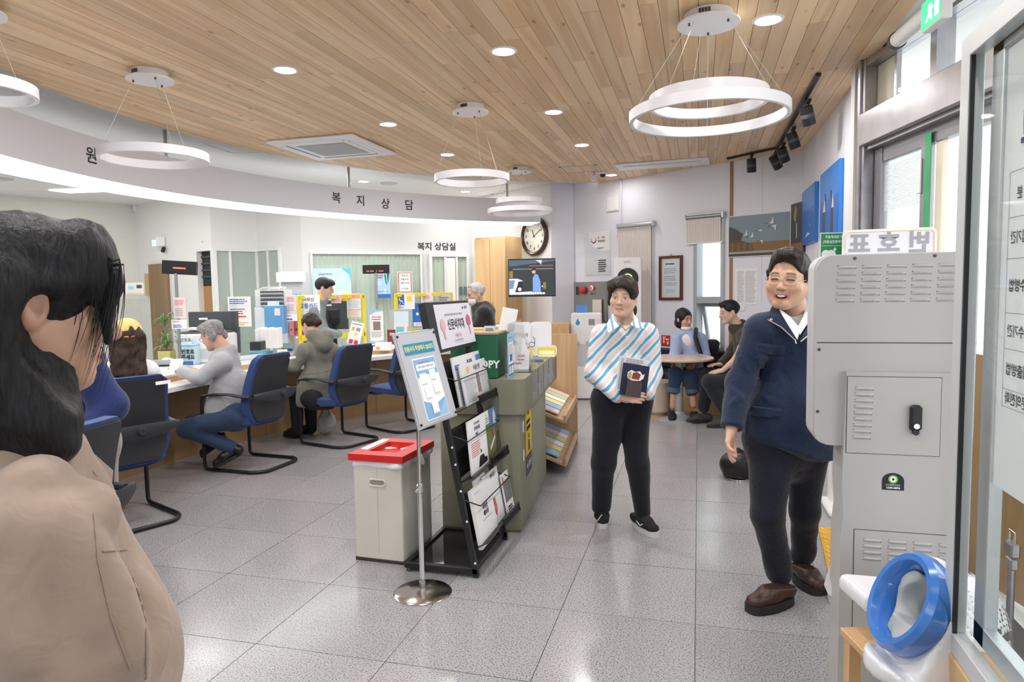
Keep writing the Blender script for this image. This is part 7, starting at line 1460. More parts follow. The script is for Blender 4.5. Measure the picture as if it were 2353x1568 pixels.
for i,(x,cc) in enumerate(((-.08,m_yellow),(.0,m_teal),(.08,mat('tag_pink',(.8,.1,.25),.4)))):
 g = thing('reading_glasses','dark reading glasses with a %s tag standing in the yellow rack' % ('yellow','blue','pink')[i],'glasses',IP(-.20+x,1.12,1.035),IR,'reading glasses in the rack')
 for q in (-1,1):MB().tube([(q*.03+.022*math.cos(a),0,.03+.018*math.sin(a)) for a in np.arange(0,6.28,.5)],.0025,5,closed=True).obj('rim',m_black,g);MB().tube([(q*.052,0,.035),(q*.05,.02,.07),(q*.03,.05,.085)],.0025,5).obj('temple',m_black,g)
 MB().box((0,-.02,.008),(.035,.01,.016)).obj('tag',cc,g)
for i,(x,y,px_,lb,tx) in enumerate(((-.22,1.36,0,'tall white plastic folder stand labelled in Korean on the help desk','비치안내'),(-.06,1.40,0,'rounded white plastic document stand at the right end of the help desk',''),(-.0,1.30,0,'small clear stand with a yellow label at the end of the help desk',None))):
 w_,h_ = (.17,.27) if i < 2 else (.16,.09)
 t = thing('document_stand',lb,'stand',IP(x,y,.953),IR);MB().prism(round_rect(-w_/2,w_/2,0,h_,.03),-.006,.006,lambda v:(v[0],v[2]+.1*v[1],v[1])).obj('board',mat('milky_plastic',(.80,.81,.85),.35),t);MB().box((0,.0,.004),(w_*.8,.07,.008)).obj('foot',m_wplast,t)
 P_ = Plane((-w_/2,-.007,0),(1,0,0),(0,.1,1),.001)
 if tx:P_.text(MB(),tx,w_/2,h_*.62,.034,0).obj('lettering',m_ink,t,0)
 if tx is None:P_.rect(MB(),.01,.0,w_-.01,.075).obj('label',m_yellow,t,0);P_.rect(MB(),.02,.02,w_-.02,.05,.001).obj('print',m_paper,t,0)
tag(MB().box(IP(-.33,.95,1.0),(.13,.2,.09),(0,0,IR+.2)).obj('brown_box',mat('kraft',(.42,.31,.2),.8),None,0),'small brown cardboard box behind the pump bottle','box')
tag(MB().box(IP(-.12,1.02,.96),(.26,.03,.012),(0,0,IR)).obj('pen_tray',mat('pen_blue',(.2,.3,.6),.4)),'flat blue pen tray in front of the reading glasses','tray')
for k in range(4):tag(MB().box(IP(-.38+.01*k,.46+.07*k,.957+.004*k),(.16,.22,.004),(0,0,IR+.4-.25*k)).obj('form_sheet',m_paper,None,0),'loose white form %s on the glass desk top behind the green box' % ('nearest the box','second from the box','third from the box','farthest from the box')[k],'paper','loose forms on the glass top')
o = MB().box(IP(-.37,.30,1.10),(.20,.14,.28),(0,0,IR),.004).obj('carton',mat('orange_wood_box',(.72,.42,.16),.5));tag(o,'orange brown carton standing behind the green copier paper box','box')
facing_sheet('notice_card','white Korean notice card on the orange brown carton','sign',1113,749,1139,776,4.2,mat('card_grey',(.66,.67,.72),.5),(('l',m_ink,.1,.55,.9,.8,2,.5),('l',m_ink,.1,.2,.9,.5,1,.7)))
c = fl(1560,965)
t = thing('cafe_table','round cafe table with pale wooden top and grey trumpet base','table',c)
MB().lathe([(.001,.68),(.365,.68),(.375,.685),(.375,.70),(.37,.705),(.001,.705)],n=48).obj('table_top',mat('pale_top',(.66,.50,.42),.3),t);MB().lathe([(.376,.684),(.376,.70)],n=48,caps=False).obj('edge_band',mat('edge_wood',(.6,.38,.2),.45),t)
mg = mat('table_grey',(.40,.41,.44),.35,.3);MB().cyl((0,0,.06),(0,0,.68),.047,n=20).obj('column',mg,t);MB().lathe([(.25,0),(.25,.008),(.22,.018),(.14,.03),(.085,.055),(.055,.09),(.047,.10)],n=40).obj('base',mg,t)
q = at(1506,950,7.9);t = thing('round_stool','beige upholstered drum stool beside the cafe table','stool',(q[0],q[1],0));MB().lathe([(.16,.05),(.175,.07),(.178,.36),(.165,.395),(.12,.405),(.001,.407)],n=32).obj('drum',mat('beige_vinyl',(.56,.47,.38),.5),t);MB().cyl((0,0,0),(0,0,.05),.14,n=24).obj('plinth',m_maple,t)
t = thing('banquette_bench','long built-in bench with navy cushions and light wood front under the windows','bench',SP(1.6,0,.25));m_nvin = mat('navy_vinyl',(.022,.030,.065),.4)
s0,s1 = sl(1500,800)[0],SLEN-.02
wchild(sbox(MB(),s0,s1,.0,.36,.02,.46).obj('front_panel',m_maple),t);n_ = 4
for k in range(n_):a,b = s0+(s1-s0)*k/n_,s0+(s1-s0)*(k+1)/n_;wchild(sbox(MB(),a+.004,b-.004,.36,.44,.02,.48,.015).obj('seat_cushion',m_nvin),t);wchild(sbox(MB(),a+.004,b-.004,.45,.70,.01,.09,.02).obj('back_cushion',m_nvin),t)
q = fl(1696,1100);t = thing('leather_bag','black rounded leather bag standing on the floor behind the man in navy','bag',q);S = SDF(axis(-.2,.2,.01),axis(-.16,.16,.01),axis(-.02,.26,.01));S.ell((0,0,.11),(.14,.10,.11));S.box((0,0,.06),(.11,.08,.055),.03,.03);S.cut((0,0,.012),(0,0,-1));S.obj('body',m_blackleather,t);MB().lathe([(.09,0),(.09,.012),(.001,.013)],n=20).obj('base_rim',m_chrome,t);MB().tube([(-.06,0,.2),(0,0,.235),(.06,0,.2)],.01,8).obj('handle',m_blackp,t)
# ================================================================== kiosk seen from behind
KY = 2.49
def kp(px,py,y=KY):d = ray(px,py);return CAM+d*(y/d[1])
t = thing('ticket_kiosk','tall pale grey queue ticket kiosk seen from behind','kiosk',(.62,2.62,0));m_kio = mat('kiosk_grey',(.47,.46,.445),.4);m_kiow = mat('kiosk_white',(.66,.66,.67),.3);m_gap = mat('dark_gap',(.06,.06,.06),.7)
def kprism(poly,y0,y1,name,m):return wchild(MB().prism(poly,y0,y1,lambda v:(v[0],v[2],v[1])).obj(name,m),t)
hx0,hx1,hz0,hz1 = .384,.86,.935,1.577
kprism([(x,z) for x,z in round_rect(hx0,hx1,hz0,hz1,.05)],KY,KY+.13,'head_back',m_kio);kprism([(x,z) for x,z in round_rect(hx0-.004,hx1+.004,hz0-.004,hz1+.004,.052)],KY+.03,KY+.16,'head_shell',m_kiow)
kprism([(.468,0),(.81,0),(.81,.62),(.80,.74),(.79,1.19),(.478,1.19),(.47,.80),(.476,.70),(.468,.62)],KY-.022,KY+.15,'body_back',m_kio)
kprism([(.487,0),(.83,0),(.83,.60),(.82,.95),(.487,.95),(.483,.78),(.487,.6)],KY+.006,KY+.2,'body_shell',m_kiow)
wchild(MB().box((.492,KY+.16,.42),(.04,.10,.15),(0,R_(14),0),.01).obj('tray_shell',m_kiow),t)
wchild(MB().b2((hx0+.004,KY-.001,1.284),(hx1,KY,1.287)).obj('seam',m_gap),t)
def louvre(cx,cz,y,w_=.058):return wchild(MB().grid(9,5,lambda u,v:(cx+(u-.5)*w_,y-.006*math.sin(math.pi*v)*(1-(2*u-1)**4),cz+(v-.5)*.011)).obj('louvre',m_kio),t)
for r_ in range(6):
 for c_ in range(5):louvre(.476-.0008*r_+c_*.0745,1.537-r_*.0222,KY)
KD = KY-.022
for nm,x0,x1,z0,z1 in (('upper_door',.481,.757,.918,1.174),('lower_door',.511,.80,.05,.655)):
 wchild(MB().b2((x0-.002,KD-.0005,z0-.002),(x1+.002,KD,z1+.002)).obj(nm+'_gap',m_gap),t);wchild(MB().b2((x0,KD-.003,z0),(x1,KD,z1)).obj(nm,m_kio),t)
for r_ in range(9):louvre(.531-.0006*r_,1.135-r_*.0205,KD-.003,.056)
for r_ in range(4):
 for c_ in range(4):louvre(.565+c_*.075,.622-r_*.021,KD-.003,.056)
wchild(MB().box((.683,KD-.012,1.043),(.036,.022,.085),None,.008).obj('door_handle',m_blackp),t);wchild(MB().cyl((.683,KD-.022,1.018),(.683,KD-.027,1.018),.009,n=14).obj('lock_barrel',m_chrome),t);wchild(MB().cyl((.683,KD-.01,.997),(.683,KD-.02,.997),.010,n=12).obj('handle_tip',m_blackp),t)
for x,z in ((.50,1.566),(.735,1.568),(.395,1.262),(.394,1.05)):wchild(MB().ell((x,KY-.001,z),(.0055,.003,.0055),10).obj('screw',m_dgrey),t)
def ksticker(px,py,w_,h_,y,ops_par):
 c = kp(px,py,y);P = Plane(c-np.array([w_/2,0,h_/2]),(1,0,0),(0,0,1),.001);mb = MB();mb.m(0);P.poly(mb,[(0,0),(w_,0),(w_,h_*.55)]+[(w_/2+w_/2*math.cos(a),h_*.55+h_*.45*math.sin(a)) for a in np.arange(.2,3.1,.3)]+[(0,h_*.55)])
 mb.m(1);P.disc(mb,w_/2,h_*.63,h_*.25,.0004);mb.m(2);P.disc(mb,w_/2,h_*.63,h_*.17,.0006);mb.m(0);P.disc(mb,w_/2,h_*.63,h_*.07,.0008);mb.m(2);P.text(mb,'1644-6836',w_/2,h_*.13,h_*.17,.0004,bold=.03);P.text(mb,'신도종합서비스',w_/2,h_*.29,h_*.12,.0004);wchild(mb.obj('service_sticker',[m_ink,mat('eco_green',(.2,.5,.12),.5),m_paper],None,0),t)
ksticker(2052,1107,.066,.058,KD,None)
P_ = Plane((.4845,KY+.19,.60),(0,-1,0),(0,0,1),.002);mb = MB();put_text(mb,'SINDOH Techno',P_.P(.09,.12),P_.ey*-1,P_.ex,.04,.01);wchild(mb.obj('side_lettering',m_greyink,None,0),t)
sg = thing('kiosk_sign','translucent sign board on top of the kiosk with mirrored Korean letters','sign',(.62,KY+.08,1.58));P_ = Plane((.472,KY+.055,1.55),(1,0,0),(0,0,1),0);mb = MB().prism(round_rect(0,.285,0,.112,.02),0,.006,lambda v:(v[0]+.472,KY+.06+v[2],v[1]+1.552));wchild(mb.obj('board',mat('sign_translucent',(.74,.74,.77),.4,emit=(.9,.9,1),es=.12)),sg)
for ch,x in (('번',.232),('호',.142),('표',.052)):wchild(put_text(MB(),ch,(.472+x,KY+.0585,1.612),(1,0,0),(0,0,1),.075,.035,mirror=True).obj('letter',mat('letter_grey',(.42,.42,.46),.5),None,0),sg)
rr_ = round_rect(.008,.277,-.02,.104,.016);wchild(MB().tube([(.472+x,KY+.0585,1.552+z) for x,z in rr_],.002,4,closed=True).obj('yellow_line',mat('pale_yellow',(.85,.72,.45),.5)),sg)
BC = at(2086,1386,1.86);bn = _fh*.08-_rh*.88+UPV*.44;bn /= np.linalg.norm(bn);bq = Vector((0,0,1)).rotation_difference(Vector(bn)).to_matrix()
t = thing('blood_pressure_monitor','white blood pressure machine with a blue arm ring','medical device',(BC[0]+.1,BC[1],BC[2]-.2));m_ring_b = mat('ring_blue',(.055,.20,.60),.18,coat=.6);m_bpw = mat('device_white',(.80,.80,.83),.2,coat=.4)
mb = MB().lathe([(.092,-.08),(.094,-.03),(.100,.010),(.112,.030),(.128,.032),(.140,.018),(.141,-.01),(.134,-.03)],(0,0,0),48,caps=False);mb.v = [tuple(bq @ Vector(v)+Vector(BC)) for v in mb.v];wchild(mb.obj('arm_ring',m_ring_b),t)
m_cuff = mat('cuff_cloth',(.42,.44,.44),.7);S = SDF(axis(-.11,.11,.006),axis(-.11,.11,.006),axis(-.16,.02,.006));S.cone((0,0,-.14),(0,0,.0),.092,.092,0);S.cone((.01,0,-.06),(0,0,.06),.045,.078,.03,'s');S.cut((0,0,-.005),(0,0,1));S.wrinkle(.012,40,4);o = S.obj('cuff',m_cuff,t);o.matrix_parent_inverse = t.matrix_basis.inverted() @ Matrix.Translation(BC) @ bq.to_4x4()
pl_ = SDF(axis(BC[0]-.26,BC[0]+.42,.010),axis(BC[1]-.28,BC[1]+.30,.010),axis(BC[2]-.30,BC[2]+.22,.010));b0 = BC-bn*.09
RT3 = np.array([_rh,-_fh,UPV]);pl_.cone(BC-bn*.02,BC-bn*.14,.136,.128,.0);pb = at(2090,1400,2.06);pb[2] = .525;pl_.box(pb,(.15,.15,.030),.02,.03,'u',RT3);pl_.ell(at(2105,1530,1.84),(.13,.12,.12),.06,'u',RT3);pl_.box(at(2178,1410,1.93),(.05,.12,.13),.04,.05,'u',RT3);pl_.cone(BC+bn*.095,BC+bn*.3,.147,.147,.0,'s');pl_.cone(BC-bn*.15,BC+bn*.16,.120,.120,.0,'s');pl_.box(BC+bn*.09,(.16,.16,.12),.01,0,'s',np.array([np.cross(UPV,bn)/np.linalg.norm(np.cross(UPV,bn)),np.cross(bn,np.cross(UPV,bn)/np.linalg.norm(np.cross(UPV,bn))),bn]));pl_.cut((0,0,.43),(0,0,-1));wchild(pl_.obj('housing',m_bpw),t)
wchild(MB().cyl(at(2046,1346,1.80),at(2046,1346,1.80)+np.array([0,0,.004]),.006,n=10).obj('button',m_ring_b),t)
for k,(px,py) in enumerate(((2050,1350),)):pass
tb = thing('side_table','small light wood table under the blood pressure machine','table',(BC[0]+.05,BC[1],0));zt = .43
wchild(MB().box((BC[0]+.09,BC[1]+.07,zt-.012),(.36,.36,.024),(0,0,YAW),.003).obj('table_top',m_maple),tb)
for a in (-1,1):
 for b in (-1,1):q = np.array([BC[0]+.09,BC[1]+.07,0])+_rh*a*.15+_fh*b*.16;wchild(MB().box((q[0],q[1],(zt-.024)/2),(.035,.035,zt-.024),(0,0,YAW)).obj('leg',m_maple),tb)
GX = .62
def gp(px,py):d = ray(px,py);return CAM+d*(GX/d[0])
GY1,GZ0,GZ1,GY0 = 1.95,.545,2.07,.35
t = thing('glazed_notice_door','grey framed glass door leaf at the right with a white notice behind it','door',(GX,1.2,0));m_gfr = mat('door_frame_grey',(.60,.63,.64),.4,.2);fw_ = .052
def gb(x0,x1,y0,y1,z0,z1,name,m,bev=.002):return wchild(MB().b2((x0,y0,z0),(x1,y1,z1),bev).obj(name,m),t)
gb(GX,GX+.035,GY1-fw_,GY1,GZ0,GZ1,'stile',m_gfr);gb(GX,GX+.035,GY0,GY0+fw_,GZ0,GZ1,'stile',m_gfr);gb(GX,GX+.035,GY0+fw_,GY1-fw_,GZ1-fw_,GZ1,'rail',m_gfr);gb(GX,GX+.035,GY0+fw_,GY1-fw_,GZ0,GZ0+fw_,'rail',m_gfr);gb(GX+.002,GX+.012,GY1-fw_-.008,GY1-fw_,GZ0+fw_,GZ1-fw_,'gasket',m_blackp,0)
gb(GX+.015,GX+.021,GY0+fw_,GY1-fw_,GZ0+fw_,GZ1-fw_,'pane',m_glass_soft,0)
X2 = GX+.038;gb(X2,X2+.03,GY1-.145,GY1-.085,GZ0+.06,GZ1-.02,'inner_stile',m_alu);gb(X2,X2+.03,GY0,GY1-.085,GZ0+.06,GZ0+.11,'inner_rail',m_alu);gb(X2,X2+.03,GY0,GY1-.085,GZ1-.07,GZ1-.02,'inner_rail',m_alu);gb(X2+.018,X2+.022,GY0,GY1-.14,GZ0+.1,GZ1-.05,'inner_pane',m_glass_soft,0)
wchild(MB().b2((GX-.005,GY0,0),(GX+.10,GY1,GZ0),.003).obj('plinth',m_maple),t)
NX = X2+.008;t2 = thing('notice_poster','large white notice sheet with a mirrored Korean table behind the glass','poster',(NX,1.4,1.4));y1_,y0_ = GY1-.15,.5
wchild(MB().prism([(y1_,GZ1-.06),(y0_,GZ1-.06),(y0_,1.01),(y1_,1.01)],NX,NX+.002,lambda v:(v[2],v[0],v[1])).obj('sheet',mat('notice_white',(.80,.82,.84),.5),None,0),t2)
P_ = Plane((NX,y1_,0),(0,-1,0),(0,0,1),.001);mb = MB();mb.m(0)
for z in (1.72,1.62,1.53,1.41,1.33,1.24):P_.rect(mb,.03,z,.9,z+.0015)
for x in (.03,.17):P_.rect(mb,x,1.20,x+.0015,1.72)
P_.rect(mb,.03,1.2,.9,1.2015)
mb.m(1)
for tx,z in (('구 분',1.67),('모집기간',1.575),('접수방법',1.47),('접수기간',1.37),('제출방법',1.285),('문의전화',1.22)):P_.text(mb,tx,.10,z,.03,.0006,bold=.01,mirror=True);P_.lines(mb,.2,z-.02,.8,z+.02,2,.5,.0006,seed=int(z*100))
mb.m(2);P_.text(mb,'공고',.16,1.80,.09,.0006,bold=.03,mirror=True);mb.m(1);P_.text(mb,'주',.17,1.88,.05,.0006,bold=.02,mirror=True);wchild(mb.obj('print',[m_greyink,m_ink,m_navyink],None,0),t2)
struct(eb(MB(),.9,3.4,0,1.12,.005,.03).obj('wall_panel',m_brown))
t = thing('metal_latch','old metal padlock latch seen through the glass door','lock',at(2326,1262,2.35));MB().box((0,0,0),(.03,.06,.05),None,.006).obj('body',m_steel,t);MB().tube([(0,-.02,.02),(0,-.02,.06),(0,.02,.06),(0,.02,.02)],.006,8).obj('shackle',m_chrome,t);MB().box((0,0,-.05),(.025,.05,.04),None,.005).obj('hasp',m_steel,t);MB().cyl((0,0,-.07),(0,0,-t.location[2]),.012,n=10).obj('mount',m_steel,t)
tp_ = thing('tactile_paving','yellow tactile paving strip with raised oval studs beside the kiosk','paving',(.8,3.7,0));m_tac = mat('tactile_yellow',(.72,.40,.035),.5,noise=(20,.2));tm = MB().box((0,0,.006),(.298,.298,.008)).mesh('tile',m_tac);sm_ = MB().ell((0,0,0),(.010,.026,.006),10).mesh('stud',mat('stud_yellow',(.80,.47,.06),.45));ang = math.atan2(*(fl(1925,1420)-fl(1880,1215))[1::-1])+math.pi/2;k = 0
e1 = np.array([math.cos(ang),math.sin(ang)]);e2 = np.array([-math.sin(ang),math.cos(ang)]);o_ = fl(1925,1420)[:2]
for j in range(4):
 q = o_+e1*.15+e2*(.15+.3*j);ti = inst('tile',tm,None);ti.location = (q[0],q[1],0);ti.rotation_euler = (0,0,ang);wchild(ti,tp_)
 for a in range(6):
  for b in range(4 if j < 3 else 4):st = inst('stud',sm_,ti,(-.125+.05*a,-.11+.073*b+.018*(a % 2),.011),(0,0,R_(20)))
q = fl(1905,1172);t = thing('defibrillator_stand','white defibrillator stand with green sign partly hidden by the kiosk','cabinet',(q[0]+.16,q[1],0))
MB().box((0,0,.02),(.38,.36,.04),None,.012).obj('base',m_wplast,t);MB().box((0,.1,.55),(.30,.08,1.05),None,.01).obj('column',m_wplast,t);MB().box((-.02,0,1.38),(.36,.24,.42),None,.01).obj('case',m_wplast,t);MB().box((-.03,-.122,1.36),(.27,.004,.30)).obj('window',mat('case_glass',(.55,.62,.6),.2),t);MB().box((0,-.02,.3),(.2,.12,.3),None,.01).obj('shelf_box',m_dgrey,t)
MB().lathe([(.03,1.59),(.03,1.61),(.02,1.635),(.001,1.64)],(-.15,0,0),14).obj('beacon',m_red,t)
facing_sheet('defibrillator_sign','green and white defibrillator sign with Korean lettering above the kiosk','sign',1884,535,1946,604,4.75,m_paper,(('r',m_green,.03,.03,.97,.97),('t',m_paper,'자동제세동기',.5,.85,.12,.015,{'sx':.85}),('t',m_paper,'(자동심장충격기)',.5,.69,.12,.015,{'sx':.85}),('r',m_paper,.06,.56,.94,.572),('d',m_paper,.22,.28,.15),('d',m_paper,.42,.28,.15),('p',m_paper,((.08,.25),(.56,.25),(.32,.0))),('r',m_paper,.5,.42,.6,.47),('r',m_paper,.53,.38,.57,.51)))
t = thing('exit_sign','green emergency exit sign hanging over the entrance','sign',at(2152,24,3.2));c = np.array(t.location);wchild(MB().box(c,(.05,.20,.14),(0,0,R_(8)),.004).obj('case',m_wplast),t);P_ = Plane(c+np.array([-.040,.095,-.07]),(.1392,-.990,0),(0,0,1),.0);mb = P_.rect(MB(),.005,.005,.195,.135);wchild(mb.obj('face',mat('exit_green',(.03,.55,.22),.4,emit=(.05,.8,.3),es=.6),None,0),t);mb = P_.poly(MB(),[(.05,.03),(.08,.07),(.07,.1),(.1,.11),(.13,.08),(.11,.07),(.12,.03),(.1,.03),(.09,.055),(.07,.03)],.001);P_.rect(mb,.14,.03,.18,.12,.001);wchild(mb.obj('pictogram',mat('sign_white_glow',(.9,1,.95),.4,emit=(.9,1,.95),es=.8),None,0),t)
t = thing('roller_blind','raised roller blind tube under the ceiling above the entrance door','blind',(1.10,4.2,2.86));wchild(MB().cyl(fl(2062,92,2.87),fl(2190,-20,2.87),.042,n=20).obj('roller_tube',m_paper),t);wchild(MB().cyl(fl(2060,95,2.87),fl(2064,91,2.87),.05,n=16).obj('end_cap',m_dgrey),t)
for px0,px1,y0,y1 in ((2053,2042,100,518),(2068,2051,100,520)):
 a,b = fl(px0+5,95,2.84),None;n_ = 70;mb = MB();zz = np.linspace(2.84,1.79,n_);P0 = at(px0,y0,4.5);P1 = at(px1,y1,4.5)
 for k in range(n_):q = P0+(P1-P0)*k/n_;mb.ell(q,(.0045,.0045,.0045),6)
 o = mb.obj('bead_chain',m_paper);o['kind'] = 'stuff';wchild(o,t)
# ================================================================== on and along the end wall
def wall_sheet(name,label,cat,px0,py0,px1,py1,bg,ops=(),off=.012,th=.012,part='panel',**k):
 a,b = wl(px0,py0,SA,SB),wl(px1,py1,SA,SB);s0,s1 = s_on(a),s_on(b);z0,z1 = float(wl((px0+px1)/2,py1,SA,SB)[2]),float(wl((px0+px1)/2,py0,SA,SB)[2])
 return sheet(name,label,cat,SP((s0+s1)/2,(z0+z1)/2,off),(SD[0],SD[1],0),(0,0,1),s1-s0,z1-z0,bg,ops,th,part=part,**k),s0,s1,z0,z1
wall_sheet('staff_board','pale wall board with a red and blue smile emblem and a staff list','sign',1345,533,1403,632,mat('board_pale',(.66,.70,.74),.3),(('p',m_paper,((.15,1),(1,1),(1,.55),(.7,.55),(.35,.65),(.18,.82))),*[('d',m_redink if i < 5 else m_navyink,.26+.022*i,.80-.055*math.sin(math.pi*i/9),.013+.004*math.sin(math.pi*i/9)) for i in range(10)],('d',m_redink,.26,.84,.012),('d',m_navyink,.45,.84,.012),('t',m_redink,'새',.56,.86,.055),('t',m_ink,'발전',.75,.86,.045),('t',m_ink,'행복광진',.68,.775,.058),('l',m_ink,.5,.60,.85,.64,1),('l',m_ink,.55,.06,.88,.36,6,.5),('l',m_greyink,.38,.32,.5,.36,1)))
_,s0,s1,z0,z1 = wall_sheet('certificate','brown framed certificate hanging between the two windows','picture',1518,590,1568,688,mat('mat_board',(.72,.68,.60),.6),(('r',mat('cert_paper',(.66,.72,.76),.6),.13,.07,.87,.93),('l',m_ink,.25,.80,.75,.86,1,.5),('l',m_greyink,.2,.6,.8,.74,3,.4),('l',m_greyink,.2,.43,.8,.56,3,.4),('l',m_greyink,.2,.32,.8,.40,2,.4),('l',m_greyink,.25,.15,.8,.24,2,.3)))
t = bpy.data.objects['certificate'];mf = mat('frame_brown',(.10,.035,.022),.35)
mb = MB();frame_s(mb,s0-.01,s1+.01,z0-.01,z1+.01,.032,0,.03);wchild(mb.obj('frame',mf),t);wchild(MB().tube([SP((s0+s1)/2-.02,z1+.01,.01),SP((s0+s1)/2,z1+.035,.01),SP((s0+s1)/2+.02,z1+.01,.01)],.004,6).obj('hanger',m_steel),t)
_,s0,s1,z0,z1 = wall_sheet('hydrant_cabinet','grey steel fire hydrant cabinet with red alarm bell and lamp','cabinet',1321,648,1398,900,mat('hydrant_steel',(.28,.27,.265),.35,.6),(('r',m_gap if 'm_gap' in globals() else m_ink,.0,.645,1,.65),),.03,.05)
t = bpy.data.objects['hydrant_cabinet'];W_ = s1-s0
def dome(px,py,r,d,m,name,off=.055):q = wl(px,py,SA,SB);c = q+np.array([*SN,0])*off;mb = MB().lathe([(r,0),(r,d*.4),(r*.7,d*.85),(.001,d)],n=24,caps=False);rm = Vector((0,0,1)).rotation_difference(Vector((*SN,0))).to_matrix();mb.v = [tuple(rm @ Vector(v)+Vector(c)) for v in mb.v];wchild(mb.obj(name,m),t)
dome(1345,667,.055,.05,m_red,'alarm_bell');dome(1365,662,.036,.012,m_paper,'lamp_base');dome(1364,662,.022,.035,mat('red_lamp',(.7,.02,.02),.2,emit=(1,.05,.05),es=.8),'lamp');dome(1366,675,.012,.02,m_black,'socket')
q0 = sl(1331,668);sb = MB();sbox(sb,q0[0]-.012,q0[0]+.012,q0[1]-.06,q0[1]+.06,.05,.058);wchild(sb.obj('slot',m_black),t);q0 = sl(1379,713);sb = MB();sbox(sb,q0[0]-.09,q0[0]+.07,q0[1]-.15,q0[1]+.15,.056,.058);wchild(sb.obj('instruction_card',mat('card_cream',(.78,.72,.66),.6),None,0),t)
wall_sheet('access_point','white square wireless box high on the end wall','box',1395,450,1424,486,m_wplast,(('r',m_orange,.68,.06,.9,.1),),.02,.035,part='housing',bev=.008)
wall_sheet('extinguisher_sign','red fire extinguisher sign with white pictogram low on the end wall','sign',1520,771,1540,796,m_red,(('r',m_paper,.22,.3,.38,.75),('r',m_paper,.15,.78,.5,.88),('p',m_paper,((.6,.35),(.9,.35),(.75,.12))),('r',m_paper,.7,.35,.8,.5),('l',m_paper,.5,.55,.95,.75,1,.7)),.004,.004)
sky,land,rock = mat('photo_sky',(.21,.28,.32),.35),mat('photo_land',(.24,.13,.05),.4),mat('photo_rock',(.11,.07,.035),.4);wht = mat('photo_white2',(.75,.76,.74),.4);dk = mat('photo_dark',(.06,.065,.065),.4)
def swan(x,y,s,up):return [('p',wht,[(x-.05*s,y),(x,y+.02*s),(x+.03*s,y),(x,y-.02*s)]),('p',wht,[(x-.015*s,y),(x+.012*s,y+.10*s*up),(x+.02*s,y)]),('r',dk,x-.10*s,y-.004,x-.05*s,y+.006)]
wall_sheet('swan_photograph','wide framed photograph of white swans flying over brown reeds','picture',1676,491,1818,589,mat('photo_edge',(.8,.8,.8),.4),(('r',sky,.01,.02,.99,.98),('p',dk,((.01,.75),(.12,.68),(.25,.55),(.22,.4),(.01,.36))),('r',land,.01,.12,.99,.34),('p',rock,((.01,.12),(.42,.12),(.4,.3),(.2,.40),(.01,.42))),*[('p',land,((.03+.1*i,.16+.05*j),(.12+.1*i,.15+.05*j),(.10+.1*i,.185+.05*j),(.05+.1*i,.195+.05*j))) for i in range(4) for j in range(4)],('r',mat('photo_shore',(.4,.36,.3),.4),.01,.08,.99,.13),('r',dk,.01,.02,.99,.08),*swan(.30,.52,1,1.4),*swan(.40,.47,1,1.1),*swan(.54,.60,1,.4),*swan(.72,.76,1.2,1.3),*swan(.76,.68,1.2,-1),*swan(.56,.36,.8,-1)),.02,.02)
def strip_picture(label,A,B,z0,z1,bg,ops):ex = np.array([B[0]-A[0],B[1]-A[1],0]);return sheet('photograph',label,'picture',np.array([(A[0]+B[0])/2,(A[1]+B[1])/2,(z0+z1)/2]),ex,(0,0,1),np.linalg.norm(ex),z1-z0,bg,ops,.03,part='panel',group=None)
strip_picture('dark narrow photograph hung across the corner of the end wall',(.985,8.16),(1.075,7.86),1.83,2.37,mat('photo_night',(.06,.055,.06),.35),(('p',mat('reed_yellow',(.3,.27,.08),.5),((.2,.7),(.35,.95),(.5,.9),(.4,.6))),('r',wht,.45,.3,.5,.6),('r',land,.02,.02,.98,.2)))
bl_,bl2 = mat('photo_azure',(.02,.17,.62),.3),mat('photo_azure2',(.04,.25,.75),.3)
strip_picture('blue sky photograph, farther of the two on the right wall',(XR-.035,7.93),(XR-.035,7.08),1.90,2.46,bl_,(('r',bl2,.02,.6,.98,.98),('d',wht,.65,.32,.03),('p',wht,((.3,.12),(.7,.16),(.5,.2)))))
strip_picture('tall blue photograph of two birds, nearer of the two on the right wall',(XR-.035,6.80),(XR-.035,5.93),1.88,2.47,bl2,(('r',bl_,.02,.02,.98,.55),*[('p',dk,((x,.02),(x+.14,.02),(x+.12,.35),(x+.1,.55),(x+.02,.55),(x,.3))) for x in (.2,.62)],('p',wht,((.2,.4),(.28,.6),(.34,.4))),('p',wht,((.66,.4),(.72,.6),(.78,.4))),('r',dk,.3,.55,.34,.66),('r',dk,.6,.55,.64,.66)))
wall_sheet('notice_list','long white printed list on the wall behind the man in navy','paper',1690,616,1741,700,m_paper,(('l',m_greyink,.08,.05,.42,.92,22),('l',m_greyink,.46,.05,.95,.92,26)),.004,.002)
wall_sheet('thermostat','small white thermostat on the wall right of the slim window','switch',1695,703,1712,714,m_wplast,(('r',m_green,.08,.2,.4,.8),),.012,.02)
q = at(1350,905,9.3);t = thing('water_dispenser','white water dispenser with a blue water drop emblem','dispenser',(q[0],q[1],0),YAW-.15)
MB().box((0,0,.585),(.40,.36,1.15),None,.012).obj('body',m_wplast,t);MB().box((.0,-.182,.60),(.30,.006,.30),None,.004).obj('tap_recess',mat('recess_grey',(.6,.6,.63),.4),t);P_ = Plane((-.2,-.181,0),(1,0,0),(0,0,1),.001)
P_.poly(MB(),[(.085+.028*math.cos(a)*(1 if math.sin(a) < .3 else .6),1.03+(.03 if math.sin(a) < 0 else .055)*math.sin(a)) for a in np.arange(0,6.28,.3)]).obj('water_drop',mat('drop_blue',(.02,.3,.62),.4),t,0);P_.rect(MB(),.23,1.0,.31,1.08).obj('display',mat('display_grey',(.3,.3,.3),.3),t,0);P_.rect(MB(),.32,1.03,.38,1.09).obj('sticker',m_pink,t,0)
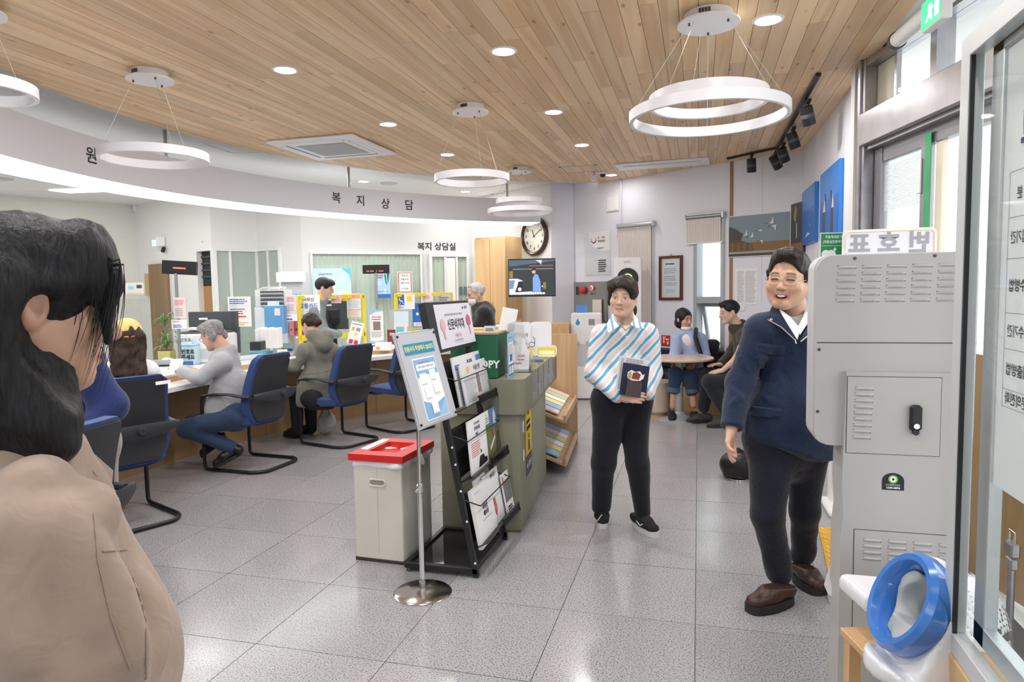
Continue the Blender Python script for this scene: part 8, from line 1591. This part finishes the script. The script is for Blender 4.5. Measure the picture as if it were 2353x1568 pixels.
for k in (-1,1):MB().cyl((-.06*k-.05,-.18,.78),(-.06*k-.05,-.23,.77),.012,n=10).obj('tap',m_alu,t)
q = at(1345,690,9.25);tag(MB().box((q[0]-.05,q[1],1.215),(.15,.1,.10),(0,0,YAW)).obj('tissue_box',mat('tissue_blue',(.1,.28,.7),.5),None,0),'blue and white carton on top of the water dispenser','box')
q = at(1445,900,8.75);t = thing('air_tower','tall white standing air conditioner with a round black fan grille','air conditioner',(q[0],q[1],0),YAW-.22);MB().box((0,0,.93),(.335,.32,1.86),None,.01).obj('body',m_wplast,t)
MB().lathe([(.001,.012),(.13,.012),(.132,0)],(0,-.162,1.60),32,(R_(90),0,0)).obj('fan_disc',m_black,t)
for k in range(30):a = 2*math.pi*k/30;o = MB().box((.083*math.cos(a),-.177,1.60+.083*math.sin(a)),(.08,.004,.003),(0,-a+.35,0)).obj('fan_blade',m_dgrey,t)
MB().tube([(.055*math.cos(a),-.18,1.60+.055*math.sin(a)) for a in np.arange(.3,2.9,.2)],.006,6).obj('light_arc',mat('green_glow',(.3,.8,.2),.4,emit=(.35,1,.2),es=2),t);P_ = Plane((-.165,-.161,0),(1,0,0),(0,0,1),.001);P_.lines(MB(),.12,1.79,.22,1.82,2,.4).obj('print',m_greyink,t,0)
CD = (PK-PW)/np.linalg.norm(PK-PW);CN = np.array([CD[1],-CD[0]]);CN = CN if CN @ (CAM[:2]-PK) > 0 else -CN;c = wl(1231,543,PW,PK)+np.array([*CN,0])*.02
t = thing('wall_clock','large round dark framed wall clock with cream dial and Arabic numerals','clock',c);RKc = Matrix(((CD[0],0,CN[0]),(CD[1],0,CN[1]),(0,1,0)));rc_ = .285
def cl(mb):mb.v = [tuple(RKc @ Vector(v)) for v in mb.v];return mb
cl(MB().lathe([(rc_*.82,.0),(rc_*.83,.03),(rc_*.92,.045),(rc_,.03),(rc_,-.015)],n=48,caps=False)).obj('frame',mat('clock_brown',(.06,.028,.022),.35),t);cl(MB().lathe([(.001,.008),(rc_*.84,.008)],n=48,caps=False)).obj('dial',mat('dial_cream',(.78,.77,.68),.5),t)
mb = MB()
for k in range(1,13):a = R_(90-30*k);put_text(mb,str(k),(rc_*.64*math.cos(a),rc_*.64*math.sin(a),.010),(1,0,0),(0,1,0),.062,.02)
for k in range(60):a = R_(6*k);mb.box((rc_*.78*math.cos(a),rc_*.78*math.sin(a),.0095),(.008 if k % 5 == 0 else .004,.003,.001),(0,0,a))
cl(mb).obj('numerals',m_ink,t,0)
for nm,a,l_,w_ in (('hour_hand',116,.105,.010),('minute_hand',30,.165,.007)):cl(MB().box((l_*.4*math.cos(R_(a)),l_*.4*math.sin(R_(a)),.015),(l_*1.2,w_,.002),(0,0,R_(a)))).obj(nm,m_ink,t)
cl(MB().cyl((0,0,.01),(0,0,.02),.012,n=12)).obj('hub',m_ink,t)
em = lambda n,c:mat('screen_'+n,c,.3,emit=c,es=.9)
kx,wh_,sh_ = em('dark',(.012,.016,.022)),em('car',(.42,.42,.55)),em('shirt',(.12,.22,.48));
t = facing_sheet('television','wall television showing a man in a blue shirt beside a white car','television',1168,595,1276,682,9.2,m_black,(('r',em('garage',(.022,.028,.03)),.015,.03,.985,.97),('p',em('pipe',(.05,.08,.12)),((.015,.8),(.985,.93),(.985,.97),(.015,.97))),('r',em('rail',(.25,.05,.035)),.45,.80,.95,.83),('r',em('beam',(.16,.18,.18)),.1,.72,.95,.74),('r',em('ochre',(.16,.12,.025)),.02,.5,.1,.68),('r',em('ochre',(.16,.12,.025)),.74,.2,.80,.38),('p',wh_,((.015,.06),(.015,.48),(.2,.48),(.32,.42),(.22,.40),(.14,.12),(.5,.14),(.55,.06))),('p',kx,((.17,.13),(.21,.4),(.29,.38),(.31,.2),(.26,.13))),('p',em('glass',(.1,.16,.25)),((.02,.2),(.02,.44),(.14,.44),(.1,.22))),('d',wh_,.24,.2,.05),('p',sh_,((.52,.1),(.52,.5),(.57,.6),(.63,.58),(.68,.4),(.69,.1))),('d',em('face',(.42,.24,.18)),.545,.66,.055),('p',kx,((.5,.68),(.52,.76),(.58,.76),(.6,.62),(.57,.70))),('d',wh_,.72,.27,.02),('l',em('subtitle',(.8,.8,.8)),.22,.055,.78,.12,1,.7),('p',em('lamp',(.35,.42,.6)),((.58,.96),(.72,.96),(.7,.84),(.66,.9)))),yaw=-6,th=.03)
def cupboard(name,label,corner,wl_,wr_,h,fr_dir,parts):
 """corner = nearest vertical edge, wl_ along the front to the left, wr_ back to the right"""
 t = thing(name,label,'cupboard',(corner[0],corner[1],0));f = np.array(fr_dir)/np.linalg.norm(fr_dir);b = np.array([-f[1],f[0]]);b = b if b @ corner[:2] > 0 else -b;c0 = np.array(corner[:2])+f*wl_/2+b*wr_/2;rz = math.atan2(f[1],f[0])
 wchild(MB().box((c0[0],c0[1],h/2),(wl_,wr_,h),(0,0,rz),.003).obj('body',m_maple),t)
 for nm,s0,s1,z0,z1,m,th in parts:c = np.array(corner[:2])+f*(s0+s1)/2-b*th/2;wchild(MB().box((c[0],c[1],(z0+z1)/2),(s1-s0-.006,th,z1-z0-.006),(0,0,rz),.002).obj(nm,m),t)
 return t
cA = at(1163,600,9.7);fd = at(1092,600,10.0)[:2]-cA[:2];wlc = float(np.linalg.norm(fd))
cupboard('tall_cupboard','tall light wood double door cupboard below the wall clock',cA,wlc,.42,2.25,fd,(('door',0,wlc/2,1.0,2.22,m_maple,.018),('door',wlc/2,wlc,1.0,2.22,m_maple,.018),('lower_door',0,wlc/2,.08,1.0,m_maple,.018),('lower_door',wlc/2,wlc,.08,1.0,m_maple,.018),('handle',wlc/2-.035,wlc/2-.015,1.18,1.32,m_alu,.035),('handle',wlc/2+.015,wlc/2+.035,1.18,1.32,m_alu,.035),('label',.02,.09,1.03,1.1,m_paper,.02),('label',.02,.09,.92,.99,m_paper,.02),('label',.10,.19,.95,.99,m_paper,.02)))
cB = at(1308,760,8.9);fd = at(1176,760,9.0)[:2]-cB[:2];wlc = float(np.linalg.norm(fd));cupboard('low_cupboard','low light wood cupboard under the television',cB,wlc,.40,1.03,fd,(('door',0,wlc/2,.08,1.0,m_maple,.018),('door',wlc/2,wlc,.08,1.0,m_maple,.018),('lock',wlc-.1,wlc-.06,.9,.96,m_steel,.04)))
# ================================================================== on the service counter
def CT(px,py):return fl(px,py,CZ)
def dep(p):return float((np.array(p)-CAM) @ _f)
def rsheet(name,label,cat,px0,py0,px1,py1,rad,bg,ops=(),**k):
 p = cyl_at((px0+px1)/2,(py0+py1)/2,rad);return facing_sheet(name,label,cat,px0,py0,px1,py1,dep(p),bg,ops,**k)
def screen(label,px0,px1,ytop,rad,frame=None,ybot=None):
 a,b = cyl_at(px0,ytop,rad),cyl_at(px1,ytop,rad);z1 = (a[2]+b[2])/2;d = (b-a)[:2];L_ = float(np.hypot(*d));rz = math.atan2(d[1],d[0]);c = (a+b)/2;h = z1-CZ
 t = thing('counter_screen',label,'screen',(c[0],c[1],CZ),rz);MB().box((0,0,h/2),(L_,.006,h)).obj('acrylic_panel',m_acryl,t)
 if frame:
  for x0,x1,q0,q1 in ((-L_/2,L_/2,h-.035,h+.01),(-L_/2-.01,-L_/2+.03,0,h),(L_/2-.03,L_/2+.01,0,h),(-L_/2,L_/2,.14,.20)):MB().b2((x0,-.012,q0),(x1,.012,q1),.002).obj('frame_bar',m_yellow,t)
 else:
  for x in (-L_/2,L_/2):MB().b2((x-.012,-.02,0),(x+.012,.02,.04)).obj('foot',m_acryl,t)
screen('clear acrylic counter screen at the left end behind the yellow cap',275,428,686,5.12)
screen('clear acrylic counter screen between the grey haired man and the clerk',526,672,682,5.12)
screen('yellow framed acrylic screen in front of the clerk',684,836,680,5.14,True)
screen('yellow framed acrylic screen beside the wheelchair sign',908,1038,675,5.14,True)
yl = mat('note_yellow',(.88,.66,.05),.6);pk = (('l',m_redink,.1,.62,.9,.9,4),('l',m_greyink,.12,.1,.88,.5,5))
rsheet('notice','white notice with red and blue handwriting lines on the acrylic screen','paper',523,682,578,751,5.09,m_paper,(('l',m_blue,.08,.74,.92,.94,3,.5),('r',m_greyink,.02,.69,.98,.695),('l',m_ink,.1,.40,.8,.62,3),('l',m_redink,.15,.25,.85,.42,1,.3),('r',mat('ochre_line',(.7,.45,.05),.6),.08,.12,.88,.14),('r',MATS['ochre_line'],.08,.06,.7,.08)),yaw=-6)
rsheet('notice','pink printed notice on the screen above the plant','paper',399,684,427,732,5.10,m_pink,pk);rsheet('notice','small white notice with blue lines below the pink one above the plant','paper',394,735,429,756,5.08,m_paper,(('l',m_redink,.1,.7,.6,.9,1),('l',m_blue,.1,.1,.7,.5,2,.5)))
rsheet('notice','pink printed notice left of the card sign','paper',657,678,681,720,5.10,m_pink,pk);rsheet('notice','small white notice under the pink one left of the card sign','paper',655,722,683,738,5.09,m_paper,(('l',m_redink,.1,.6,.6,.9,1),('r',m_blue,.1,.15,.6,.35)))
rsheet('card_sign','white sign reading senior transport card in black and blue Korean letters','sign',683,678,735,716,5.09,m_paper,(('t',m_ink,'어르신',.5,.70,.24,.02),('t',m_blue,'교통카드',.5,.30,.36,.02,{'sx':.85})))
rsheet('card_sign','white sign with thin grey handwriting below the transport card sign','sign',684,717,735,748,5.09,m_paper,(('t',m_greyink,'건강관리 상담',.5,.70,.30,0,{'sx':.8}),('l',m_greyink,.1,.1,.6,.4,1)))
rsheet('notice','pink notice on the yellow frame in front of the clerk','paper',761,678,784,697,5.11,m_pink,(('l',m_redink,.1,.2,.9,.8,4),));rsheet('notice','yellow note on the frame in front of the clerk','paper',785,677,797,692,5.11,yl,(('l',m_orange,.1,.2,.9,.8,3),))
rsheet('timetable','orange headed timetable sheet on the yellow framed screen','paper',797,675,829,732,5.10,m_paper,(('r',m_orange,.03,.80,.97,.97),('r',m_orange,.03,.33,.97,.37),('l',m_greyink,.06,.42,.94,.76,6,.2),('r',m_orange,.03,.02,.97,.05),('l',m_orange,.06,.08,.94,.3,4,.3),('d',m_green,.5,.89,.02)))
rsheet('wheelchair_sign','blue wheelchair symbol on a white sheet on the yellow framed screen','sign',907,677,953,711,5.10,m_paper,(('r',m_blue,.02,.28,.48,.99),('d',m_paper,.24,.88,.06),('p',m_paper,((.21,.80),(.27,.80),(.27,.62),(.38,.60),(.42,.42),(.46,.42),(.42,.36),(.36,.54),(.22,.56))),*[('d',m_paper,.22+.1*math.cos(a)*.7,.50+.17*math.sin(a),.022) for a in np.arange(2.0,6.6,.35)],('l',m_blue,.02,.08,.45,.2,1),('r',yl,.6,.55,.85,.9)))
rsheet('notice','pink notice on the yellow frame right of the wheelchair sign','paper',970,674,992,692,5.11,m_pink,(('l',m_redink,.1,.2,.9,.8,4),));rsheet('notice','grey notice under the right end of the yellow frame','paper',1007,677,1036,702,5.10,mat('grey_sheet',(.55,.55,.57),.6),(('l',m_ink,.1,.4,.9,.8,2),('l',m_ink,.3,.1,.6,.3,1)))
rsheet('newspaper_sign','blue card with white strip lettered in Korean behind the notice stand','sign',948,697,980,752,5.0,m_blue,(('r',m_paper,.05,.03,.95,.2),('t',m_redink,'신문증',.5,.11,.12,.01),('d',m_lightblue,.6,.8,.1),('d',m_paper,.35,.55,.06)))
def wsheet(name,label,px0,py0,px1,py1,bg,ops):c = wl((px0+px1)/2,(py0+py1)/2,PQ4,PW);return facing_sheet(name,label,'poster',px0,py0,px1,py1,dep(c)-.22,bg,ops,yaw=12)
wsheet('school_poster','large light blue education poster on the interior window behind the clerk',721,617,805,690,mat('poster_sky',(.55,.74,.86),.5),(('p',m_teal,((.75,1),(1,1),(1,.55),(.95,.8))),('r',m_paper,.09,.1,.56,.72),('t',m_navyink,'교육급여 바우처',.33,.81,.07,.01,{'sx':.9}),('t',m_navyink,'2025학년도',.33,.62,.11,.025,{'sx':.9}),('r',mat('school_cream',(.8,.75,.6),.6),.62,.02,.95,.28),('d',m_paper,.7,.7,.04),('d',m_paper,.75,.7,.05)))
wsheet('market_poster','blue and white poster behind the second number display',863,628,896,685,mat('poster_aqua',(.4,.66,.85),.5),(('r',m_blue,0,0,1,.16),('l',m_redink,.05,.78,.6,.95,2,.6),('p',m_green,((.6,.95),(.72,.95),(.8,.5),(.7,.6))),('p',m_navyink,((.8,.98),(.95,.98),(.85,.55))),('p',m_paper,((.5,.2),(.65,.4),(.75,.2))),('l',m_paper,.05,.5,.6,.65,2,.4),('l',m_redink,.05,.22,.9,.3,1)))
wsheet('seaweed_poster','white poster with red border and handwritten Korean prices',914,625,947,674,m_paper,(('r',mat('border_red',(.6,.2,.15),.6),.04,.03,.96,.97),('r',m_paper,.12,.08,.88,.93),('t',m_ink,'완도산',.5,.82,.12,.01),('t',m_ink,'명품 미역',.5,.64,.11,.01,{'sx':.8}),('t',m_ink,'명품 다시마',.5,.47,.11,.01,{'sx':.75}),('t',m_ink,'각 1만원',.5,.2,.11,.01,{'sx':.8})))
for (x0,y0,x1,y1,xp,yb,rd,lb,segs) in ((372,600,450,631,404,760,5.22,'black number display with red digits on a pole at the left of the counter',((.33,.62),(.48,.62),(.60,.70))),(833,609,894,629,864,716,5.22,'black number display with red digits on a pole at the middle of the counter',((.15,.24),(.28,.42),(.52,.55),(.62,.78)))):
 p = cyl_at(xp,(y0+y1)/2,rd);d = dep(p);ops = [('r',mat('led_red',(1,.05,.03),.4,emit=(1,.06,.04),es=3),a,.25 if rd == 5.22 and x0 > 500 else .42,b,.33 if x0 > 500 else .52) for a,b in segs]
 t = facing_sheet('number_display',lb,'display',x0,y0,x1,y1,d,m_black,ops,th=.04,roll=-4 if x0 < 500 else 0);q = cyl_at(xp,y1,rd);wchild(MB().cyl((q[0],q[1],CZ),(q[0],q[1],q[2]+.01),.014,n=10).obj('pole',m_steel),t);wchild(MB().cyl((q[0],q[1],CZ),(q[0],q[1],CZ+.012),.07,n=20).obj('pole_foot',m_dgrey),t)
def monitor(label,x0,y0,x1,y1,rd,yaw=0):
 p = cyl_at((x0+x1)/2,(y0+y1)/2,rd);d = dep(p);w_,h_ = (x1-x0)/FPX*d,(y1-y0)/FPX*d;t = thing('monitor',label,'monitor',(p[0],p[1],CZ),YAW+R_(yaw));zc = p[2]-CZ
 MB().box((0,0,zc),(w_,.035,h_),None,.006).obj('housing',m_dgrey,t);MB().box((0,.019,zc),(w_*.96,.002,h_*.92)).obj('screen',m_black,t);MB().box((0,-.03,zc-.02),(w_*.4,.035,h_*.5),None,.01).obj('rear_cover',m_blackp,t);MB().box((0,-.02,zc/2),(.06,.03,zc)).obj('stand',m_blackp,t);MB().box((0,0,.008),(.24,.18,.014),None,.005).obj('foot',m_blackp,t);MB().box((-w_*.2,-.02,zc+h_*.33),(.09,.003,.02)).obj('asset_label',m_paper,t)
monitor('dark monitor seen from behind the grey haired man',436,716,551,812,5.34);monitor('dark monitor seen from behind in front of the clerk',736,690,800,757,5.34);monitor('dark monitor seen from behind at the left end of the counter',180,700,262,770,5.34)
def on_counter(px,py):return CT(px,py)
def tub(label,px,py,w_,h_,col,txt):
 p = on_counter(px,py);t = thing('ticket_tub',label,'box',p,YAW-.1);MB().box((0,0,h_/2),(w_,w_*.75,h_),None,.008).obj('tub',col,t);MB().box((0,0,h_+.006),(w_*1.04,w_*.8,.014),None,.004).obj('lid',m_lightblue if txt else m_wplast,t);P_ = Plane((-w_/2,-w_*.375,0),(1,0,0),(0,0,1),.001);P_.rect(MB(),w_*.1,h_*.02,w_*.95,h_*.2).obj('blue_base',m_blue,t,0)
 if txt:
  mb = MB();P_.text(mb,txt[0],w_*.62,h_*.68,h_*.26,.001,bold=.04);P_.text(mb,txt[1],w_*.62,h_*.40,h_*.26,.001,bold=.04);mb.obj('lettering',m_ink,t,0)
 return t
m_paleb = mat('pale_blue_tub',(.55,.74,.82),.4);tub('pale blue tub for used queue tickets with bold black Korean letters',437,838,.155,.19,m_paleb,('번호표','주세요'));tub('pale blue tissue tub on the counter beside the woman in the hooded jacket',664,806,.16,.15,mat('tub_white',(.74,.8,.83),.4),None)
facing_sheet('ticket_sign','small white card lettered in Korean standing on the ticket tub','sign',414,774,440,795,dep(on_counter(437,838)),m_paper,(('t',m_ink,'번호표',.5,.6,.45,.01),))
for px,py,lb in ((446,790,'white pump of a sanitiser bottle behind the ticket tub'),(686,800,'white pump bottle beside the tissue tub')):
 p = on_counter(px,py+45 if px < 500 else py+6);t = thing('pump_bottle',lb,'bottle',p);MB().lathe([(.001,0),(.032,0),(.032,.15),(.012,.17),(.012,.19),(.005,.19),(.005,.22)],n=14).obj('bottle',m_wplast,t);MB().tube([(0,0,.22),(-.035,0,.22)],.007,6).obj('spout',m_wplast,t)
p = on_counter(385,838);t = thing('potted_plant','leafy green plant in a square yellow pot on the counter','plant',p,YAW);MB().prism([(-.06,-.06),(.06,-.06),(.06,.06),(-.06,.06)],0,.14).obj('pot',mat('pot_yellow',(.82,.75,.25),.5),t,0);MB().box((.02,-.061,.07),(.05,.002,.03)).obj('pot_label',m_paper,t);MB().box((0,0,.138),(.11,.11,.01)).obj('soil',mat('soil',(.05,.035,.02),.9),t);MB().tube([(0,0,.14),(.01,0,.3),(0,0,.44)],.006,6).obj('stem',mat('stem_green',(.16,.26,.07),.6),t);r3 = random.Random(5);ml_ = mat('leaf_green2',(.14,.27,.06),.5,noise=(30,.3))
for k in range(38):
 a = r3.random()*6.28;z = .16+.28*r3.random() if k > 14 else .16+.06*r3.random();L_ = .10+.10*r3.random();d = Vector((math.cos(a),math.sin(a),0));s_ = Vector((-d.y,d.x,0));P0 = Vector((0,0,z));up = .05+.1*r3.random();pts = []
 for u in (0,.35,.7,1):pts.append((P0+d*L_*u+Vector((0,0,up*math.sin(u*2.2)-.07*u*u)),.010*(1-(2*u-.8)**2*.4)*(1 if u < 1 else .1)))
 mb = MB();vs = [];
 for q,w_ in pts:vs += [q+s_*w_,q-s_*w_]
 mb.add(vs,[(0,1,3,2),(2,3,5,4),(4,5,7,6)]);mb.obj('leaf',ml_,t)
p = on_counter(335,826);p = pol(5.30,phi(p),CZ);t = thing('printer','wide off-white printer on the counter behind the yellow cap','printer',p,YAW);MB().box((0,0,.15),(.50,.36,.30),None,.02).obj('case',m_wplast,t);MB().box((0,-.181,.1),(.42,.004,.1)).obj('tray',mat('tray_grey',(.6,.6,.6),.5),t);MB().box((0,0,.31),(.46,.33,.02),None,.006).obj('top_cover',m_dgrey,t);MB().box((-.05,0,.335),(.25,.2,.02),(0,.1,.2)).obj('paper_stack',m_paper,t)
p = on_counter(392,838);t = thing('card_terminal','grey card terminal on the ledge beside the plant','terminal',p+np.array([.05,-.12,0]),YAW);MB().box((0,0,.03),(.2,.14,.05),(R_(-12),0,0),.01).obj('body',mat('terminal_grey',(.42,.46,.47),.4),t);MB().ell((.03,-.02,.06),(.06,.04,.022)).obj('handset',m_wplast,t)
p = on_counter(600,812);t = thing('coin_tray','turquoise plastic tray on the counter','tray',p);MB().prism(round_rect(-.11,.11,-.07,.07,.02),0,.006).obj('base',m_teal,t);MB().tube([(x,y,.016) for x,y in round_rect(-.115,.115,-.075,.075,.02)],.007,6,closed=True).obj('rim',m_teal,t)
p = on_counter(618,742);q = cyl_at(618,742,5.4);
def desk_box(name,label,x0,y0,x1,y1,rd,m,cat='box',depth=.2,yaw=0,extra=None):
 q = cyl_at((x0+x1)/2,(y0+y1)/2,rd);d = dep(q);w_,h_ = (x1-x0)/FPX*d,(y1-y0)/FPX*d;t = thing(name,label,cat,(q[0],q[1],q[2]-h_/2),YAW+R_(yaw));MB().box((0,depth/2,h_/2),(w_,depth,h_),None,.004).obj('body',m,t)
 if extra:extra(t,w_,h_)
 return t
def trays(t,w_,h_):
 for k in range(4):MB().box((w_*.08,-.004,h_*(.14+.24*k)),(w_*.78,.012,h_*.17)).obj('slot',m_dgrey,t);MB().box((w_*.08,-.012,h_*(.08+.24*k)),(w_*.76,.03,.006)).obj('paper',m_paper,t)
 for k in range(3):MB().box((.01*k,.1,h_+.012+.01*k),(w_*.7,.2,.008),(0,0,.1*k)).obj('paper_stack',m_paper,t)
hq = cyl_at(620,705,5.42)
desk_box('cabinet_stack','white low cabinet carrying the letter trays',586,706,660,790,5.42,m_wplast,'cabinet',.3);desk_box('letter_tray','grey four slot letter tray with papers on top',586,667,654,705,5.42,mat('tray_shell',(.74,.74,.73),.5),'tray',.28,0,trays)
desk_box('shelf_unit','tall white shelf unit with teal trays against the booth wall',648,625,696,800,6.3,mat('shelf_grey',(.55,.56,.58),.5),'shelf',.3,0,lambda t,w_,h_:(MB().box((0,-.01,h_*.93),(w_*1.3,.08,h_*.13)).obj('top_box',m_wplast,t),*[MB().box((0,-.008,h_*(.63+.06*k)),(w_*.95,.02,h_*.04)).obj('tray',m_teal,t) for k in range(2)]))
desk_box('magazine_file','light blue perforated magazine file with papers',606,703,652,768,5.2,mat('file_blue',(.16,.40,.74),.45),'file',.1,-8,lambda t,w_,h_:(MB().box((w_*.22,-.003,h_*.78),(w_*.3,.004,h_*.26)).obj('label',m_paper,t),MB().box((-w_*.1,.05,h_+.02),(w_*.5,.05,.06)).obj('papers',m_paper,t)))
for k,(x0,x1) in enumerate(((664,675),(675,687))):desk_box('ring_binder',('left','right')[k]+' pink ring binder standing behind the tissue tub',x0,736,x1,772,5.25,mat('binder_pink',(.78,.25,.27),.5),'binder',.2,0,lambda t,w_,h_:MB().cyl((0,-.001,h_*.4),(0,-.004,h_*.4),w_*.2,n=12).obj('finger_hole',m_dgrey,t))
for k in range(6):desk_box('form_pad',('first','second','third','fourth','fifth','sixth')[k]+' white form pad from the left in the wire stand',586+9*k,757-3*(k % 2),593+9*k,801,5.0,m_paper,'papers',.16)
desk_box('phone','black desk phone in front of the white form pads',574,786,598,806,4.95,m_blackp,'phone',.16)
rsheet('table_calendar','white product leaflet leaning on a stand on the counter','leaflet',802,740,832,792,4.95,m_paper,(('r',m_orange,.15,.6,.35,.75),('r',m_greyink,.5,.6,.8,.75),('r',yl,.45,.4,.65,.52),('r',m_redink,.15,.02,.45,.2),('r',m_redink,.55,.02,.85,.2),('l',m_green,.1,.85,.9,.93,1)),roll=-14,tilt=8)
rsheet('standing_leaflet','tall white and blue leaflet with a photo standing on the counter','leaflet',850,712,881,788,5.0,m_paper,(('p',m_lightblue,((0,1),(1,1),(1,.96),(.4,.93),(0,.84))),('t',m_redink,'광진구 통합',.5,.77,.07,.01,{'sx':.8}),('l',m_ink,.15,.68,.85,.73,1),('r',ph2,.25,.38,.78,.64),('l',m_greyink,.1,.16,.95,.34,4),('p',m_lightblue,((0,0),(1,0),(1,.08),(.5,.03),(0,.05)))),th=.004)
t = rsheet('leaflet_holder','grey leaflet holder with blue and pink leaflets','holder',894,712,940,790,5.05,mat('holder_grey',(.45,.45,.47),.5),(('r',mat('leaf_ice',(.62,.75,.85),.6),.25,.5,.98,.95),('r',m_pink,.25,.3,.9,.6),('r',m_teal,.35,.3,.75,.5),('r',m_paper,.45,.15,.95,.34)),th=.02,tilt=6)
rsheet('passport_booklet','dark red booklet standing at the edge of the counter','booklet',890,758,909,792,4.9,mat('booklet_maroon',(.22,.04,.05),.5),(('r',mat('label_tan',(.6,.5,.4),.6),.3,.6,.75,.8),),th=.006)
rsheet('slip_tower','pale box with orange print on the counter behind the hooded woman\'s chair','box',862,788,898,806,4.75,m_paper,(('r',m_orange,.05,.1,.3,.5),),th=.08)
t = facing_sheet('cork_board','small cork board with a white list on the far office wall','board',333,629,357,680,dep(on(345,650,PB,PC,.02)),mat('cork',(.60,.42,.2),.8),(('r',m_paper,.5,.1,.85,.85),),yaw=3)
t = thing('office_door','brown wooden office door in the corner of the far wall','door',on(372,700,PB,PC,.03));a,b = on(352,700,PB,PC,.03),on(393,700,PB,PC,.03);c = (a+b)/2;wchild(MB().box((c[0],c[1],1.0),(float(np.linalg.norm((b-a)[:2])),.04,2.0),(0,0,math.atan2(*(b-a)[1::-1])),.004).obj('leaf',wood_mat('door_oak',(.36,.22,.12),(.27,.16,.08),5,'Z',False,.5,0)),t);wchild(MB().cyl(b+[-.03,-.05,-b[2]+1.0],b+[-.03,-.09,-b[2]+1.0],.02,n=12).obj('knob',m_steel),t)
q = on(377,556,PB,PC,.05);t = thing('emergency_lamp','white emergency lamp box above the office door','lamp',q,YAW);MB().box((0,0,0),(.14,.07,.16),None,.01).obj('case',m_wplast,t);MB().box((-.11,0,-.02),(.05,.05,.1),None,.005).obj('blue_sign',mat('lamp_blue',(.3,.7,.9),.4,emit=(.4,.8,1),es=1),t);MB().cyl((.05,-.02,-.1),(.05,-.06,-.16),.03,n=12).obj('camera_ball',m_black,t)
q = on(308,478,PA,PB,.06);t = thing('corner_sensor','small white motion sensor in the ceiling corner of the office','sensor',q);MB().box((0,0,0),(.08,.08,.12),None,.02).obj('case',m_wplast,t)
facing_sheet('wall_panel_switches','white row of small wall switches behind the yellow cap','switch',280,650,330,676,10.2,mat('switch_plate',(.78,.78,.72),.5),(('r',m_lightblue,.3,.4,.55,.7),('r',m_dgrey,.68,.5,.92,.8),('r',yl,.1,.05,.9,.1)))
